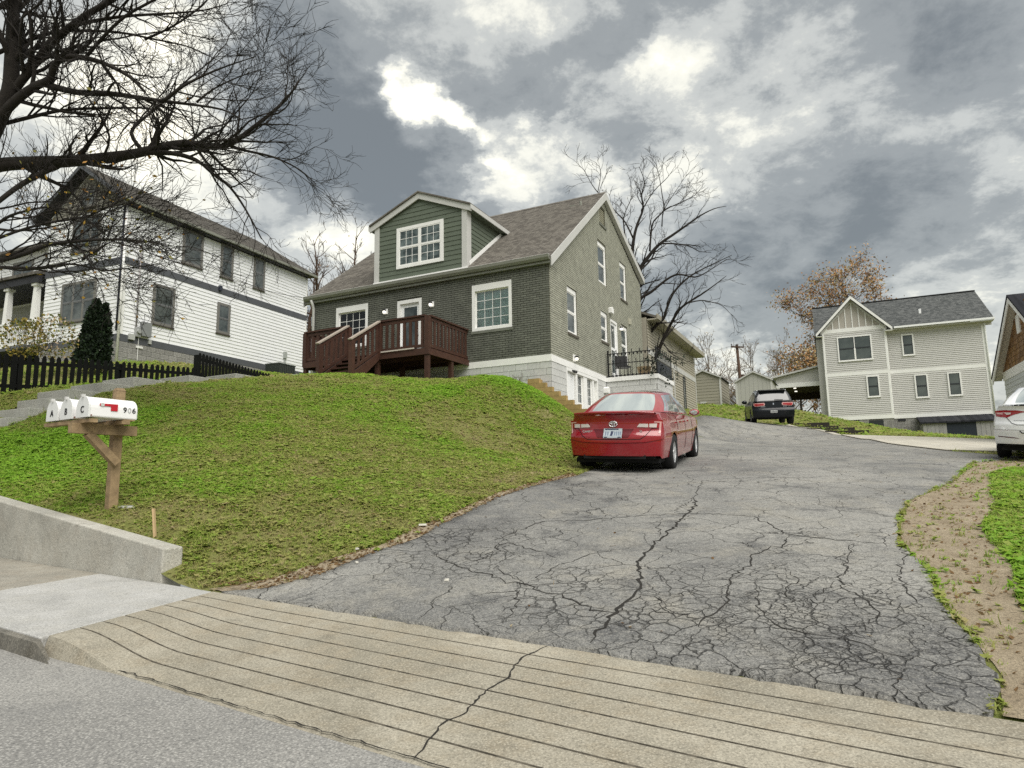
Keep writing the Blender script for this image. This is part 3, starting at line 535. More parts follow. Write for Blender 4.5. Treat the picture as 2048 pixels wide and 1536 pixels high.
DIRT = [(-.16, 3.82), (-.20, 4.27), (-.11, 4.79), (.02, 5.46), (.10, 6.39), (.33, 7.31), (.36, 8.62), (.30, 9.9), (-.23, 12.0), (-.64, 15.15), (-1.22, 16.2), (-1.8, 17.2), (-3.5, 17.5), (-2.6, 15.6), (-1.1, 14.2), (-.75, 13.12), (-.62, 10.5), (-.37, 8.3), (-.48, 6.68), (-.40, 5.62), (-.50, 4.7), (-1.2, 3.82)]
tag(sheet('dirt_verge', DIRT, .006, M_DIRT, [(99, .2)], .02, .15, 0), kind='structure')
DIRT2 = [(5.62, 3.82), (5.25, 4.2), (5.06, 4.95), (4.93, 5.37), (4.98, 6.01), (4.98, 6.47), (5.15, 7.89), (5.17, 9.2), (5.24, 10.4), (4.98, 10.04), (4.96, 8.79), (4.94, 7.65), (4.80, 6.66), (4.76, 6.04), (4.66, 5.57), (4.76, 5.15), (4.79, 4.77), (4.81, 4.42), (5.01, 4.0), (5.36, 3.82)]
tag(sheet('worn_edge', DIRT2, .006, M_DIRT, [(99, .12)], .015, .1, 0), kind='structure')
# ---- the long cracks
def ribbon(pts, width, zf, name, m, parent=None, jit=.012, step=.06):
    p = subdiv(pts, step, jit, closed=False); mb = MB(); n = len(p); L_, R_ = [], []
    for i in range(n):
        a = p[max(0, i-1)]; b = p[min(n-1, i+1)]; dx, dy = b[0]-a[0], b[1]-a[1]; l = math.hypot(dx, dy) or 1
        w = width*(.35+.65*min(1, i/4, (n-1-i)/4))*RNG.uniform(.45, 1.3)/2
        L_.append((p[i][0]-dy/l*w, p[i][1]+dx/l*w)); R_.append((p[i][0]+dy/l*w, p[i][1]-dx/l*w))
    rows = []
    for row in (L_, R_):
        u = np.array([q[0] for q in row]); v = np.array([q[1] for q in row]); z = zf(u, v)
        rows.append([P3(a, b, c) for a, b, c in zip(u, v, z)])
    mb.grid(rows); o = mb.build(name, m, parent, fix=True); return o
dw = bpy.data.objects['driveway']
for i, c in enumerate(CRACKS):
    ribbon(c, .026 if i == 0 else (.014 if i < 5 else .009), lambda u, v: Huv(u, v)+.0235, 'crack', M_CRACK, dw, .020 if i else .018)
def zap(u, v): t = (v-2.24)/1.56; return .2+.02637*u - .005 + .145*t + .002
ribbon([(2.13, 3.79), (2.17, 3.55), (2.13, 3.4), (2.08, 3.27), (2.09, 3.05), (2.03, 2.78), (2.06, 2.65), (2.0, 2.45), (1.97, 2.34)], .012, zap, 'crack', M_CRACK, bpy.data.objects['driveway_apron'], .005, .03)
ribbon([(u, 2.325) for u in np.arange(-6, 4.6, .2)], .010, lambda u, v: .2+.02637*u+.0135+0*v, 'gutter_seam', M_CRACK, bpy.data.objects['driveway_apron'], .008, .04)
# ------------------------------------------------------------------ building helpers (wall frame: x along the wall, -y outward, z up)
M_WHITE = mat('white_trim_paint', (.80, .80, .78), .55, noise=(3, .05)); M_WHITE2 = mat('white_vinyl', (.82, .83, .83), .35)
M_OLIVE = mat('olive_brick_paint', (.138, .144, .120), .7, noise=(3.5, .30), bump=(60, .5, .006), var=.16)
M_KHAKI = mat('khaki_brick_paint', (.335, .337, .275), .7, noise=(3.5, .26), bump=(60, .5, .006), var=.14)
M_OLIVE_J = mat('olive_joint_shade', (.034, .036, .025), .9); M_KHAKI_J = mat('khaki_joint_shade', (.10, .095, .065), .9)  # same paint as the bricks; joint shading is put into these darker colours
M_GREENSIDE = mat('green_siding', (.105, .127, .094), .6, noise=(4, .10), var=.05)
M_TRIMGREY = mat('pale_grey_trim', (.52, .52, .50), .55, noise=(3, .06)); M_GUTTER = mat('grey_green_gutter', (.21, .215, .18), .4, noise=(2, .1))
M_BLOCK = mat('painted_block', (.52, .525, .51), .85, noise=(9, .12), bump=(60, .5, .004), var=.05); M_BLOCK_J = mat('block_joint', (.30, .30, .285), .9)
M_WSIDE = mat('white_lap_siding', (.80, .81, .82), .5, noise=(2.5, .04), var=.025); M_SLATE = mat('slate_grey_trim', (.085, .090, .100), .6, noise=(3, .1)); M_TAUPE = mat('taupe_trim', (.17, .165, .15), .6)
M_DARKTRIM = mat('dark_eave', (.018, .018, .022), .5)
M_SPLIT = mat('split_face_block', (.27, .265, .25), .95, noise=(14, .25), bump=(25, 1, .03), var=.14); M_SPLIT_J = mat('split_joint', (.16, .155, .145), .95)
M_GREYSIDE = mat('warm_grey_lap_siding', (.52, .515, .49), .55, noise=(2.5, .04), var=.02)
M_TANSIDE = mat('tan_lap_siding', (.36, .335, .27), .6, noise=(2.5, .05), var=.03)
M_DECK = mat('brown_deck_stain', (.058, .025, .016), .6, noise=(7, .25), bump=(30, .3, .004), var=.14)
M_TIMBER = mat('treated_timber', (.34, .235, .095), .8, noise=(8, .2), bump=(40, .5, .005), var=.12)
M_IRON = mat('black_iron', (.010, .010, .011), .45)
M_PANE = mat('dark_pane', (.030, .040, .042), .04, spec=.6, mottled=(2.2, (.10, .12, .12), .8)); M_PANE_L = mat('blind_pane', (.055, .065, .065), .06, spec=.6, mottled=(1.6, (.14, .155, .15), .8)); M_PANE_C = glassmat('clear_pane')
M_CURT = mat('teal_curtain', (.50, .80, .74), .9, noise=(5, .2)); M_ROOM = mat('dim_room', (.012, .014, .014), .9)
M_LAMPGLOW = mat('lit_lamp_glass', (.9, .88, .8), .3, emit=((1, .95, .85), .5))
def shingle_mat(name, c1, c2, c3, rough=.95):
    m = bpy.data.materials.new(name); m.use_nodes = True; nt = m.node_tree; N = nt.nodes; L = nt.links; b = N['Principled BSDF']; b.inputs['Roughness'].default_value = rough; b.inputs['Specular IOR Level'].default_value = .15
    tc = N.new('ShaderNodeTexCoord'); oi = N.new('ShaderNodeObjectInfo')
    ad = N.new('ShaderNodeVectorMath'); ad.operation = 'MULTIPLY_ADD'; L.new(oi.outputs['Random'], ad.inputs[0]); ad.inputs[1].default_value = (37, 11, 0); L.new(tc.outputs['Object'], ad.inputs[2])
    mp = N.new('ShaderNodeMapping'); mp.inputs['Scale'].default_value = (1, .05, .05); L.new(ad.outputs[0], mp.inputs[0])
    v = N.new('ShaderNodeTexVoronoi'); v.inputs['Scale'].default_value = 5.5; L.new(mp.outputs[0], v.inputs['Vector'])
    nz = N.new('ShaderNodeTexNoise'); nz.inputs['Scale'].default_value = 40; nz.inputs['Detail'].default_value = 5; L.new(tc.outputs['Object'], nz.inputs[0])
    r = N.new('ShaderNodeValToRGB'); e = r.color_ramp; e.elements[0].color = (*c1, 1); e.elements[1].color = (*c3, 1); x = e.elements.new(.5); x.color = (*c2, 1)
    sp = N.new('ShaderNodeSeparateColor'); L.new(v.outputs['Color'], sp.inputs[0]); L.new(sp.outputs[0], r.inputs[0])
    h = N.new('ShaderNodeHueSaturation'); L.new(r.outputs[0], h.inputs['Color']); mr = N.new('ShaderNodeMapRange'); L.new(nz.outputs[0], mr.inputs[0])
    for i, q in enumerate((.3, .7, .75, 1.25)): mr.inputs[i+1].default_value = q
    L.new(mr.outputs[0], h.inputs['Value']); L.new(h.outputs[0], b.inputs['Base Color']); MATS[name] = m; return m
M_ROOF = shingle_mat('weathered_shingle', (.11, .10, .088), (.15, .138, .12), (.19, .175, .152))
M_ROOF_G = shingle_mat('charcoal_shingle', (.065, .07, .07), (.10, .106, .105), (.14, .145, .142)); M_ROOF_W = shingle_mat('brown_grey_shingle', (.085, .08, .072), (.12, .112, .10), (.155, .145, .128)); M_ROOF_K = shingle_mat('black_shingle', (.016, .017, .02), (.024, .025, .03), (.036, .037, .042))

def board_mesh(x0, x1, z0, z1, th=.016, t2=.003, a0=None, a1=None):
    a0 = x0 if a0 is None else a0; a1 = x1 if a1 is None else a1      # a0,a1: top ends (gable cut)
    return MB().hexa([(x0, -th, z0), (x1, -th, z0), (x1, 0, z0), (x0, 0, z0), (a0, -t2, z1), (a1, -t2, z1), (a1, 0, z1), (a0, 0, z1)])
def clap(parent, loc, rz, x0, x1, z0, z1, exp, m, span=None, name='siding_board', th=.024):
    n = max(1, round((z1-z0)/exp)); e = (z1-z0)/n
    for i in range(n):
        za, zb = z0+i*e, z0+(i+1)*e
        a, b, c, d = x0, x1, x0, x1
        if span:
            a, b = span(za); c, d = span(zb)
            if b-a < .05: continue
            if d-c < .01: c = d = (c+d)/2
        board_mesh(a, b, za, zb+.004, th, .003, c, d).build(name, m, parent, loc, (0, 0, rz))
def blocks(parent, loc, rz, x0, x1, z0, z1, m, mj, L_=.40, h=.20, holes=(), name='block', pr=.012, bevel=.0, keep=None):
    """coursed blocks as single parts in front of a joint panel"""
    wallpanel(x0, x1, z0, z1, .0, .15, holes).build('joint_panel', mj, parent, loc, (0, 0, rz))
    cache = {}; k = 0; z = z1
    while z > z0+.02:
        zb = max(z0, z-h); x = x0 - (L_/2 if k % 2 else 0)
        while x < x1:
            a, b = max(x, x0), min(x+L_, x1); x += L_
            ivs = [(a, b)]
            for hx0, hx1, hz0, hz1 in holes:
                if zb < hz1-.01 and z > hz0+.01:
                    nv = []
                    for p, q in ivs:
                        if q <= hx0 or p >= hx1: nv.append((p, q)); continue
                        if p < hx0: nv.append((p, hx0))
                        if q > hx1: nv.append((hx1, q))
                    ivs = nv
            for p, q in ivs:
                if q-p < .05: continue
                if keep and not keep(p, q, zb, z): continue
                key = (round(q-p, 3), round(z-zb, 3)); g = .005
                if key not in cache: cache[key] = MB().box(g, q-p-g, -pr, .02, g, z-zb-g).mesh(name, m)
                o = link(name, cache[key], parent); mt = Matrix.Translation(loc) @ Matrix.Rotation(rz, 4, 'Z') @ Matrix.Translation((p, 0, zb))
                o.matrix_local = mt
        z -= h; k += 1
def wallpanel(x0, x1, z0, z1, y0, y1, holes=(), top=None):
    xs = sorted({x0, x1, *[min(max(q, x0), x1) for h in holes for q in h[:2]]}); zz = sorted({z0, z1, *[min(max(q, z0), z1) for h in holes for q in h[2:]]})
    mb = MB()
    for i in range(len(xs)-1):
        for j in range(len(zz)-1):
            cx, cz = (xs[i]+xs[i+1])/2, (zz[j]+zz[j+1])/2
            if any(h[0] < cx < h[1] and h[2] < cz < h[3] for h in holes): continue
            if xs[i+1]-xs[i] < 1e-4 or zz[j+1]-zz[j] < 1e-4: continue
            mb.box(xs[i], xs[i+1], y0, y1, zz[j], zz[j+1])
    return mb
def roof_courses(parent, e0, e1, r1, r0, n, m, name='shingle_course', th=.014):
    """stepped shingle courses from the eave e0-e1 up to the ridge r0-r1"""
    e0, e1, r0, r1 = map(Vector, (e0, e1, r0, r1)); nrm = (e1-e0).cross(r0-e0).normalized()
    if nrm.z < 0: nrm = -nrm
    ax = (e1-e0).normalized(); up = (r0-e0) - ax*(r0-e0).dot(ax); up.normalize()
    M4 = Matrix((ax, up, nrm)).transposed().to_4x4()
    for i in range(n):
        t0, t1 = i/n, min(1, (i+1.12)/n)
        a, b = e0.lerp(r0, t0), e1.lerp(r1, t0); c, d = e0.lerp(r0, t1), e1.lerp(r1, t1)
        q = [a, b, d, c]; Mi = M4.copy(); Mi.translation = a; inv = Mi.inverted()
        l = [inv @ p for p in q]
        mb = MB().hexa([l[0], l[1], l[2], l[3], l[0]+Vector((0, 0, th)), l[1]+Vector((0, 0, th)), l[2]+Vector((0, 0, .004)), l[3]+Vector((0, 0, .004))])
        o = mb.build(name, m, parent); o.matrix_local = Mi
def window(parent, loc, rz, w, h, kind='double', grid=(0, 0), casing=.09, mcas=None, proud=.045, depth=-.022, pane=None, sill=None, msill=None, msash=None, curtain=None, units=1, head=0, name='window'):
    """parts of one window: casing (the window object), sashes, panes, muntins, sill, curtain"""
    mcas = mcas or M_WHITE; msash = msash or mcas; pane = pane or M_PANE
    c = casing; mb = MB()
    mb.box(0, c, -proud, .0, 0, h); mb.box(w-c, w, -proud, .0, 0, h); mb.box(c, w-c, -proud, .0, 0, c*.9); mb.box(c, w-c, -proud, .0, h-c-head, h)
    W = mb.build(name, mcas, parent, loc, (0, 0, rz))
    iw = w-2*c; uw = iw/units; z0, z1 = c*.9, h-c-head; mull = .05
    for k in range(units):
        x0, x1 = c+k*uw+(mull/2 if k else 0), c+(k+1)*uw-(mull/2 if k < units-1 else 0)
        if k: MB().box(c+k*uw-mull, c+k*uw+mull, -proud+.006, 0, z0, z1).build('mullion', mcas, W)
        y = depth; s = .035
        zm = (z0+z1)/2
        cells = [(z0, zm-.012, y), (zm+.012, z1, y-.008 if depth < .0 else y-.02)] if kind == 'double' else [(z0, z1, y)]
        for (a, b, yy) in cells:
            sb = MB(); sb.box(x0, x0+s, yy-.012, yy+.01, a, b); sb.box(x1-s, x1, yy-.012, yy+.01, a, b); sb.box(x0+s, x1-s, yy-.012, yy+.01, a, a+s); sb.box(x0+s, x1-s, yy-.012, yy+.01, b-s, b)
            sb.build('sash', msash, W)
            MB().box(x0+s, x1-s, yy, yy+.004, a+s, b-s).build('pane', pane, W)
            gx, gz = grid
            if gx > 1 or gz > 1:
                g = MB(); t = .008
                for i in range(1, gx): xx = x0+s+(x1-x0-2*s)*i/gx; g.box(xx-t, xx+t, yy-.006, yy-.001, a+s, b-s)
                for i in range(1, gz): zz = a+s+(b-a-2*s)*i/gz; g.box(x0+s, x1-s, yy-.0055, yy-.0015, zz-t, zz+t)
                g.build('muntin', msash, W)
        if kind == 'double': MB().box(x0, x1, y-.02, y+.01, zm-.013, zm+.013).build('meeting_rail', msash, W)
    if curtain:
        rows = []
        for zi in (z0, (z0+z1)/2, z1): rows.append([(x, depth+.09+.022*math.sin(x*46+.5*math.sin(x*9)), zi) for x in np.linspace(c, w-c, 70) if not (abs(x-w*.52) < .035)])
        MB().grid(rows).build('curtain', curtain, W, smooth=True)
        MB().box(c*.5, w-c*.5, depth+.30, depth+.32, 0, h).build('room_backing', M_ROOM, W)
    if sill:
        e, th, out = sill; MB().box(-e, w+e, -proud-out, 0, -th, -.002).build('sill', msill or mcas, W)
    return W
def sconce(parent, loc, rz, plate=.17, name='wall_lamp'):
    S = MB().box(-plate/2, plate/2, -.02, 0, -plate/2, plate/2).build(name, M_WHITE, parent, loc, (0, 0, rz))
    MB().lathe([(.0, .02), (.055, .02), (.06, -.01), (.045, -.03), (.0, -.03)], 12, c=(0, -.10, .04)).build('lamp_hood', M_IRON, S, smooth=True)
    MB().tube([(0, -.01, .03), (0, -.08, .05)], .015, 6).build('lamp_arm', M_IRON, S)
    MB().lathe([(.0, -.03), (.04, -.035), (.052, -.07), (.045, -.11), (.0, -.125)], 12, c=(0, -.10, .04)).build('globe', M_LAMPGLOW, S, smooth=True)
    return S
PI2 = math.pi/2
# ================================================================== the green brick house
GH = empty('brick_house', HO, -HB)
tag(GH, 'olive green painted brick house with gabled dormer and brown deck', 'house')
def roofz(b): return 3.02+.759*b
def bricks(parent, rz, L_, top, holes, zmax, m, mj, singles, sgn):
    """running bond on the wall frame; the bricks nearest the corner are single parts"""
    C_, P_ = .0677, .2105; g = .0075; rest = MB(); one = MB().box(g, P_-g, -.016, .004, g, C_-g).mesh('brick', m); cnt = 0
    nrow = int(zmax/C_)
    for r in range(nrow):
        z = r*C_; lo, hi = (0, L_) if sgn > 0 else (-L_, 0)
        if top:
            lo, hi = top(z+C_*.9)
            if hi-lo < .1: continue
        iv = [(lo, hi)]
        for a, b, c, d in holes:
            if z < d-.01 and z+C_ > c+.01:
                nv = []
                for p, q in iv:
                    if q <= a or p >= b: nv.append((p, q)); continue
                    if p < a: nv.append((p, a))
                    if q > b: nv.append((b, q))
                iv = nv
        for p, q in iv:
            x = math.floor((p - (r % 2)*P_/2)/P_)*P_ + (r % 2)*P_/2
            while x < q:
                a, b = max(x, p), min(x+P_, q); full = (b-a > P_-.002)
                if full and cnt < singles and ((sgn > 0 and a < .75) or (sgn < 0 and b > -.75)):
                    o = link('brick', one, parent); o.matrix_local = Matrix.Rotation(rz, 4, 'Z') @ Matrix.Translation((a, RNG.uniform(-.002, .002), z)); cnt += 1
                elif b-a > .02:
                    j = RNG.uniform(-.002, .002); rest.box(a+g, b-g, -.016+j, .004, z+g, z+C_-g)
                x += P_
    o = rest.build('brickwork', m, parent, rot=(0, 0, rz)); stuff(o)
fh = [(-2.62, -1.24, .96, 2.43), (-8.07, -6.69, .96, 2.42), (-5.47, -4.51, .10, 2.32)]
sh = [(1.38, 2.22, .93, 2.43), (4.5, 5.42, 3.42, 4.96), (7.11, 7.92, 3.42, 4.93), (4.6, 5.33, 1.26, 2.37), (5.66, 6.52, .06, 2.30), (6.98, 7.80, .85, 2.33), (4.82, 5.47, 5.72, 6.38)]
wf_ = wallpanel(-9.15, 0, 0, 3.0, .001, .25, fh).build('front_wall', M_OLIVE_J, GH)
def side_top(z):
    lo = 0 if z < 2.86 else (z-2.86)/.759
    hi = 10.0 if z < 4.72 else 10.0 - (z-4.72)/.425
    return (lo, hi) if hi > lo else (0, 0)
mb = MB()
zz = [0, .06, .85, .93, 1.26, 2.30, 2.33, 2.37, 2.43, 2.86, 3.2, 3.42] + list(np.arange(3.6, 4.9, .2)) + [4.93, 4.96, 5.2, 5.45, 5.72, 5.9, 6.1, 6.38, 6.6, 6.73]
for a, b in zip(zz[:-1], zz[1:]):
    (l0, h0), (l1, h1) = side_top(a+1e-4), side_top(b-1e-4)
    cut = sorted([q for q in sh if q[2] < (a+b)/2 < q[3]])
    segs = []; x = None
    pts = [('s', l0, l1)] + [p for q in cut for p in (('e', q[0], q[0]), ('s', q[1], q[1]))] + [('e', h0, h1)]
    for s, e in zip(pts[0::2], pts[1::2]):
        if e[1]-s[1] < .01: continue
        mb.hexa([(s[1], .001, a), (e[1], .001, a), (e[1], .25, a), (s[1], .25, a), (s[2], .001, b), (e[2], .001, b), (e[2], .25, b), (s[2], .25, b)])
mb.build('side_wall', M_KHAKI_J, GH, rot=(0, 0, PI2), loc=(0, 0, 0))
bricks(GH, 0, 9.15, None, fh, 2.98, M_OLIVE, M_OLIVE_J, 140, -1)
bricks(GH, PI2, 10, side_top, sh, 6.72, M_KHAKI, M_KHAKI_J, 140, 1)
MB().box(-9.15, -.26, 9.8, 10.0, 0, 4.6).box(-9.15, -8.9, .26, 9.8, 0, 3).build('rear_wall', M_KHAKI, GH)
MB().prism([(-9.14, .05, 3.0), (-9.14, 9.98, 3.0), (-9.14, 9.98, 4.7), (-9.14, 5.29, 6.72)], (.2, 0, 0)).build('left_gable', M_OLIVE, GH, fix=True)
MB().box(-8.9, -.27, .3, 9.8, .02, .08).build('floor', M_ROOM, GH)
# white band and block foundation
MB().box(-9.17, .025, -.025, .1, -.20, -.002).box(-.1, .0255, .1, 4.92, -.2005, -.0025).build('band_course', M_WHITE, GH)
blocks(GH, (0, 0, 0), 0, -9.15, 0, -1.2, -.20, M_BLOCK, M_BLOCK_J)
blocks(GH, (0, 0, 0), PI2, 0, 4.92, -2.6, -.20, M_BLOCK, M_BLOCK_J, holes=[(1.15, 4.02, -2.6, -.2)])
# basement front: white framed wall with two glazed doors
B = MB().box(1.15, 4.02, .10, .16, -2.6, -.2).box(1.15, 1.22, -.02, .1, -2.6, -.2).box(3.95, 4.02, -.02, .1, -2.6, -.2).box(1.22, 3.95, -.02, .1, -.30, -.2).build('basement_front', M_WHITE, GH, rot=(0, 0, PI2))
for x0, x1 in ((1.98, 2.12), (2.66, 3.0), (3.52, 3.66)): MB().box(x0, x1, .0, .1, -2.6, -.30).build('post', M_WHITE, B)
MB().box(1.25, 1.95, .055, .10, -2.5, -.36).box(1.32, 1.88, .045, .055, -1.3, -.5).box(1.32, 1.88, .045, .055, -2.4, -1.45).build('door', M_WHITE2, B)
for x0 in (2.12, 3.0):
    window(B, (x0, .09, -2.2), 0, .54, 1.95, grid=(2, 3), casing=.045, proud=.03, depth=-.012, pane=M_PANE)
MB().tube([(1.62, .1, -.25), (1.62, -.08, -.27), (1.60, -.16, -.33)], .025, 8).tube([(1.72, -.02, -.27), (1.72, -.14, -.30)], .04, 8).build('floodlight', M_IRON, B, smooth=True)
sconce(GH, (.0, 1.84, .17), PI2, .22)
sconce(GH, (-5.94, -.012, 2.03), 0); sconce(GH, (-4.11, -.012, 2.04), 0)
# front windows and door
for x0 in (-2.62, -8.07):
    window(GH, (x0, .06, .96), 0, 1.38, 1.47, kind='single', grid=(4, 4), casing=.10, proud=.085, depth=.0, pane=M_PANE_C, head=.10, curtain=M_CURT, units=1, sill=(.03, .09, .015), msill=M_OLIVE)
Dr = MB().box(-5.47, -5.37, -.02, .12, .1, 2.32).box(-4.61, -4.51, -.02, .12, .1, 2.32).box(-5.37, -4.61, -.02, .12, 2.2, 2.32).build('door', M_WHITE, GH)
MB().box(-5.37, -4.61, .06, .10, .1, .45).box(-5.37, -5.25, .06, .10, .45, 2.2).box(-4.73, -4.61, .06, .1, .45, 2.2).box(-5.25, -4.73, .06, .1, 2.08, 2.2).build('door_leaf', M_WHITE2, Dr)
MB().box(-5.25, -4.73, .075, .082, .45, 2.08).build('pane', M_PANE, Dr)
MB().tube([(-4.67, .06, 1.1), (-4.67, -.0, 1.1), (-4.75, -.0, 1.1)], .012, 6).build('handle', M_IRON, Dr)
# side windows
for (a, b, c, d) in (sh[0], sh[1], sh[2], sh[3]):
    window(GH, (-.07, a, c), PI2, b-a, d-c, grid=(0, 0), casing=.07, proud=.05, depth=-.01, pane=M_PANE, head=.08, sill=(.04, .075, .07) if (a, c) != (4.5, 3.42) else None, msill=mat('sill_brown', (.10, .09, .07), .7))
window(GH, (-.07, sh[5][0], sh[5][2]), PI2, .82, 1.48, casing=.07, proud=.05, depth=-.01, head=.06)
D2 = MB().box(5.66, 5.74, -.0, .12, .06, 2.3).box(6.44, 6.52, -.0, .12, .06, 2.3).box(5.74, 6.44, -.0, .12, 2.2, 2.3).build('side_door', M_WHITE, GH, rot=(0, 0, PI2))
MB().box(5.74, 6.44, .05, .09, .06, .3).box(5.74, 5.84, .05, .09, .3, 2.2).box(6.34, 6.44, .05, .09, .3, 2.2).box(5.84, 6.34, .05, .09, 1.15, 1.25).box(5.84, 6.34, .05, .09, 2.1, 2.2).build('door_leaf', M_WHITE2, D2)
MB().box(5.84, 6.34, .065, .07, .3, 1.15).build('pane', M_PANE, D2); MB().box(5.84, 6.34, .065, .07, 1.25, 2.1).build('pane', M_PANE_L, D2)
V = MB().box(4.82, 5.47, .05, .09, 5.72, 6.38).build('gable_vent', M_KHAKI, GH, rot=(0, 0, PI2))
for i in range(8): MB().box(4.84, 5.45, .02, .05, 5.75+i*.078, 5.80+i*.078).build('louvre', mat('vent_khaki', (.27, .26, .19), .7), V)
MB().box(4.78, 5.52, -.05, .03, 5.64, 5.715).build('sill', M_OLIVE, V)
S = sconce(GH, (.0, 6.76, 2.12), PI2, .12)
MB().prism([(5.50, -.01, 2.47), (5.78, -.01, 2.47), (5.78, -.01, 2.64), (5.64, -.01, 2.70), (5.50, -.01, 2.64)], (0, -.12, 0)).build('vent_hood', M_WHITE, GH, rot=(0, 0, PI2), fix=True)
MB().prism([(4.62, -.01, -.62), (4.86, -.01, -.62), (4.86, -.01, -.46), (4.74, -.01, -.40), (4.62, -.01, -.46)], (0, -.16, 0)).build('vent_hood', M_WHITE, GH, rot=(0, 0, PI2), fix=True)
MB().box(8.0, 8.16, -.06, 0, 2.55, 2.8).box(8.22, 8.36, -.05, 0, 2.6, 2.82).build('meter_box', mat('pale_box', (.4, .39, .31), .6), GH, rot=(0, 0, PI2))
# roof
RF = MB().prism([(.12, -.13, roofz(-.13)-.12), (.12, -.13, roofz(-.13)-.02), (.12, 5.29, roofz(5.29)-.02), (.12, 10.25, 5.03), (.12, 10.25, 4.92), (.12, 5.29, roofz(5.29)-.16)], (-9.55, 0, 0)).build('roof', M_ROOF, GH, fix=True)
roof_courses(RF, (-9.44, -.16, roofz(-.16)), (.13, -.16, roofz(-.16)), (.13, 5.29, roofz(5.29)), (-9.44, 5.29, roofz(5.29)), 46, M_ROOF)
roof_courses(RF, (.13, 10.27, 5.045), (-9.44, 10.27, 5.045), (-9.44, 5.29, roofz(5.29)), (.13, 5.29, roofz(5.29)), 12, M_ROOF)
MB().prism([(-9.44, 5.15, roofz(5.29)-.08), (-9.44, 5.29, roofz(5.29)+.035), (-9.44, 5.43, roofz(5.29)-.03)], (9.57, 0, 0)).build('ridge_cap', M_ROOF, RF, fix=True)
MB().lathe([(.05, 0), (.05, .18), (.0, .18)], 10, c=(-.5, 4.3, roofz(4.3)-.02)).box(-.95, -.75, 4.35, 4.55, roofz(4.3), roofz(4.3)+.1).build('roof_vent', M_GUTTER, RF)
# rake boards, gutter, downspout
for x in (.125, -9.46):
    k = .035 if x > 0 else -.03
    MB().prism([(x, -.14, roofz(-.14)-.30), (x, -.14, roofz(-.14)-.005), (x, 5.29, roofz(5.29)-.005), (x, 5.29, roofz(5.29)-.29)], (k, 0, 0)).build('rake_board', M_TRIMGREY, GH, fix=True)
    MB().prism([(x, 5.29, roofz(5.29)-.29), (x, 5.29, roofz(5.29)-.005), (x, 10.26, 5.03), (x, 10.26, 4.79)], (k, 0, 0)).build('rake_board', M_TRIMGREY, GH, fix=True)
MB().prism([(0, 5.29-5.3, 2.74), (0, 5.29, 6.76), (.12, 5.29, 6.76), (.12, -.01, 2.74)], (0, 0, .02)).build('soffit', M_TRIMGREY, GH, fix=True)
MB().prism([(0, 5.29, 6.76), (0, 10.2, 4.78), (.12, 10.2, 4.78), (.12, 5.29, 6.76)], (0, 0, .02)).build('soffit', M_TRIMGREY, GH, fix=True)
MB().prism([(.10, -.14, 2.80), (.10, -.14, 2.93), (.10, -.24, 2.95), (.10, -.26, 2.94), (.10, -.25, 2.87), (.10, -.20, 2.80)], (-9.5, 0, 0)).build('gutter', M_GUTTER, GH, fix=True)
MB().box(-9.4, .09, -.139, -.001, 2.72, 2.79).build('eave_soffit', M_GUTTER, GH)
MB().box(-9.4, .1, -.262, -.138, 2.95, 2.962).build('gutter_lip', M_TRIMGREY, GH)
MB().tube([(-9.06, -.2, 2.82), (-9.06, -.1, 2.62), (-9.06, -.07, 2.5), (-9.06, -.07, -.7)], .05, 8).build('downspout', M_TRIMGREY, GH, smooth=True)
# dormer
DM = empty('dormer', (0, 0, 0)); DM.parent = GH
def dspan(z): return (-6.5, -2.88) if z < 5.13 else ((-4.69 - (1-(z-5.13)/.77)*1.81), (-4.69 + (1-(z-5.13)/.77)*1.81))
clap(DM, (0, .13, 0), 0, -6.32, -3.06, 3.14, 5.86, .158, M_GREENSIDE, span=lambda z: (max(-6.36, dspan(z)[0]), min(-3.02, dspan(z)[1])), th=.02)
MB().prism([(-6.5, .14, 3.05), (-2.88, .14, 3.05), (-2.88, .14, 5.13), (-4.69, .14, 5.9), (-6.5, .14, 5.13)], (0, .1, 0)).build('dormer_wall', M_GREENSIDE, DM, fix=True)
MB().prism([(-2.90, .2, 3.15), (-2.90, 2.85, 5.16), (-2.90, .2, 5.16)], (-.1, 0, 0)).prism([(-6.48, .2, 3.15), (-6.48, 2.85, 5.16), (-6.48, .2, 5.16)], (.1, 0, 0)).build('cheek_wall', M_GREENSIDE, DM, fix=True)
clap(DM, (-2.90, 0, 0), PI2, 0, 3, 3.3, 5.12, .158, M_GREENSIDE, span=lambda z: (.26, (z-3.02)/.759+.02), th=.02)
MB().box(-6.53, -6.34, .08, .20, 3.10, 5.2).box(-3.04, -2.85, .08, .20, 3.10, 5.2).box(-2.87, -2.85, .20, .36, 3.2, 5.2).build('corner_board', M_TRIMGREY, DM)
MB().box(-6.55, -2.83, .06, .14, 3.04, 3.125).build('base_trim', M_WHITE, DM)
MB().bar((-2.86, .25, roofz(.25)+.07), (-2.86, 2.85, roofz(2.85)+.07), .03, .13).build('base_trim', M_WHITE, DM)
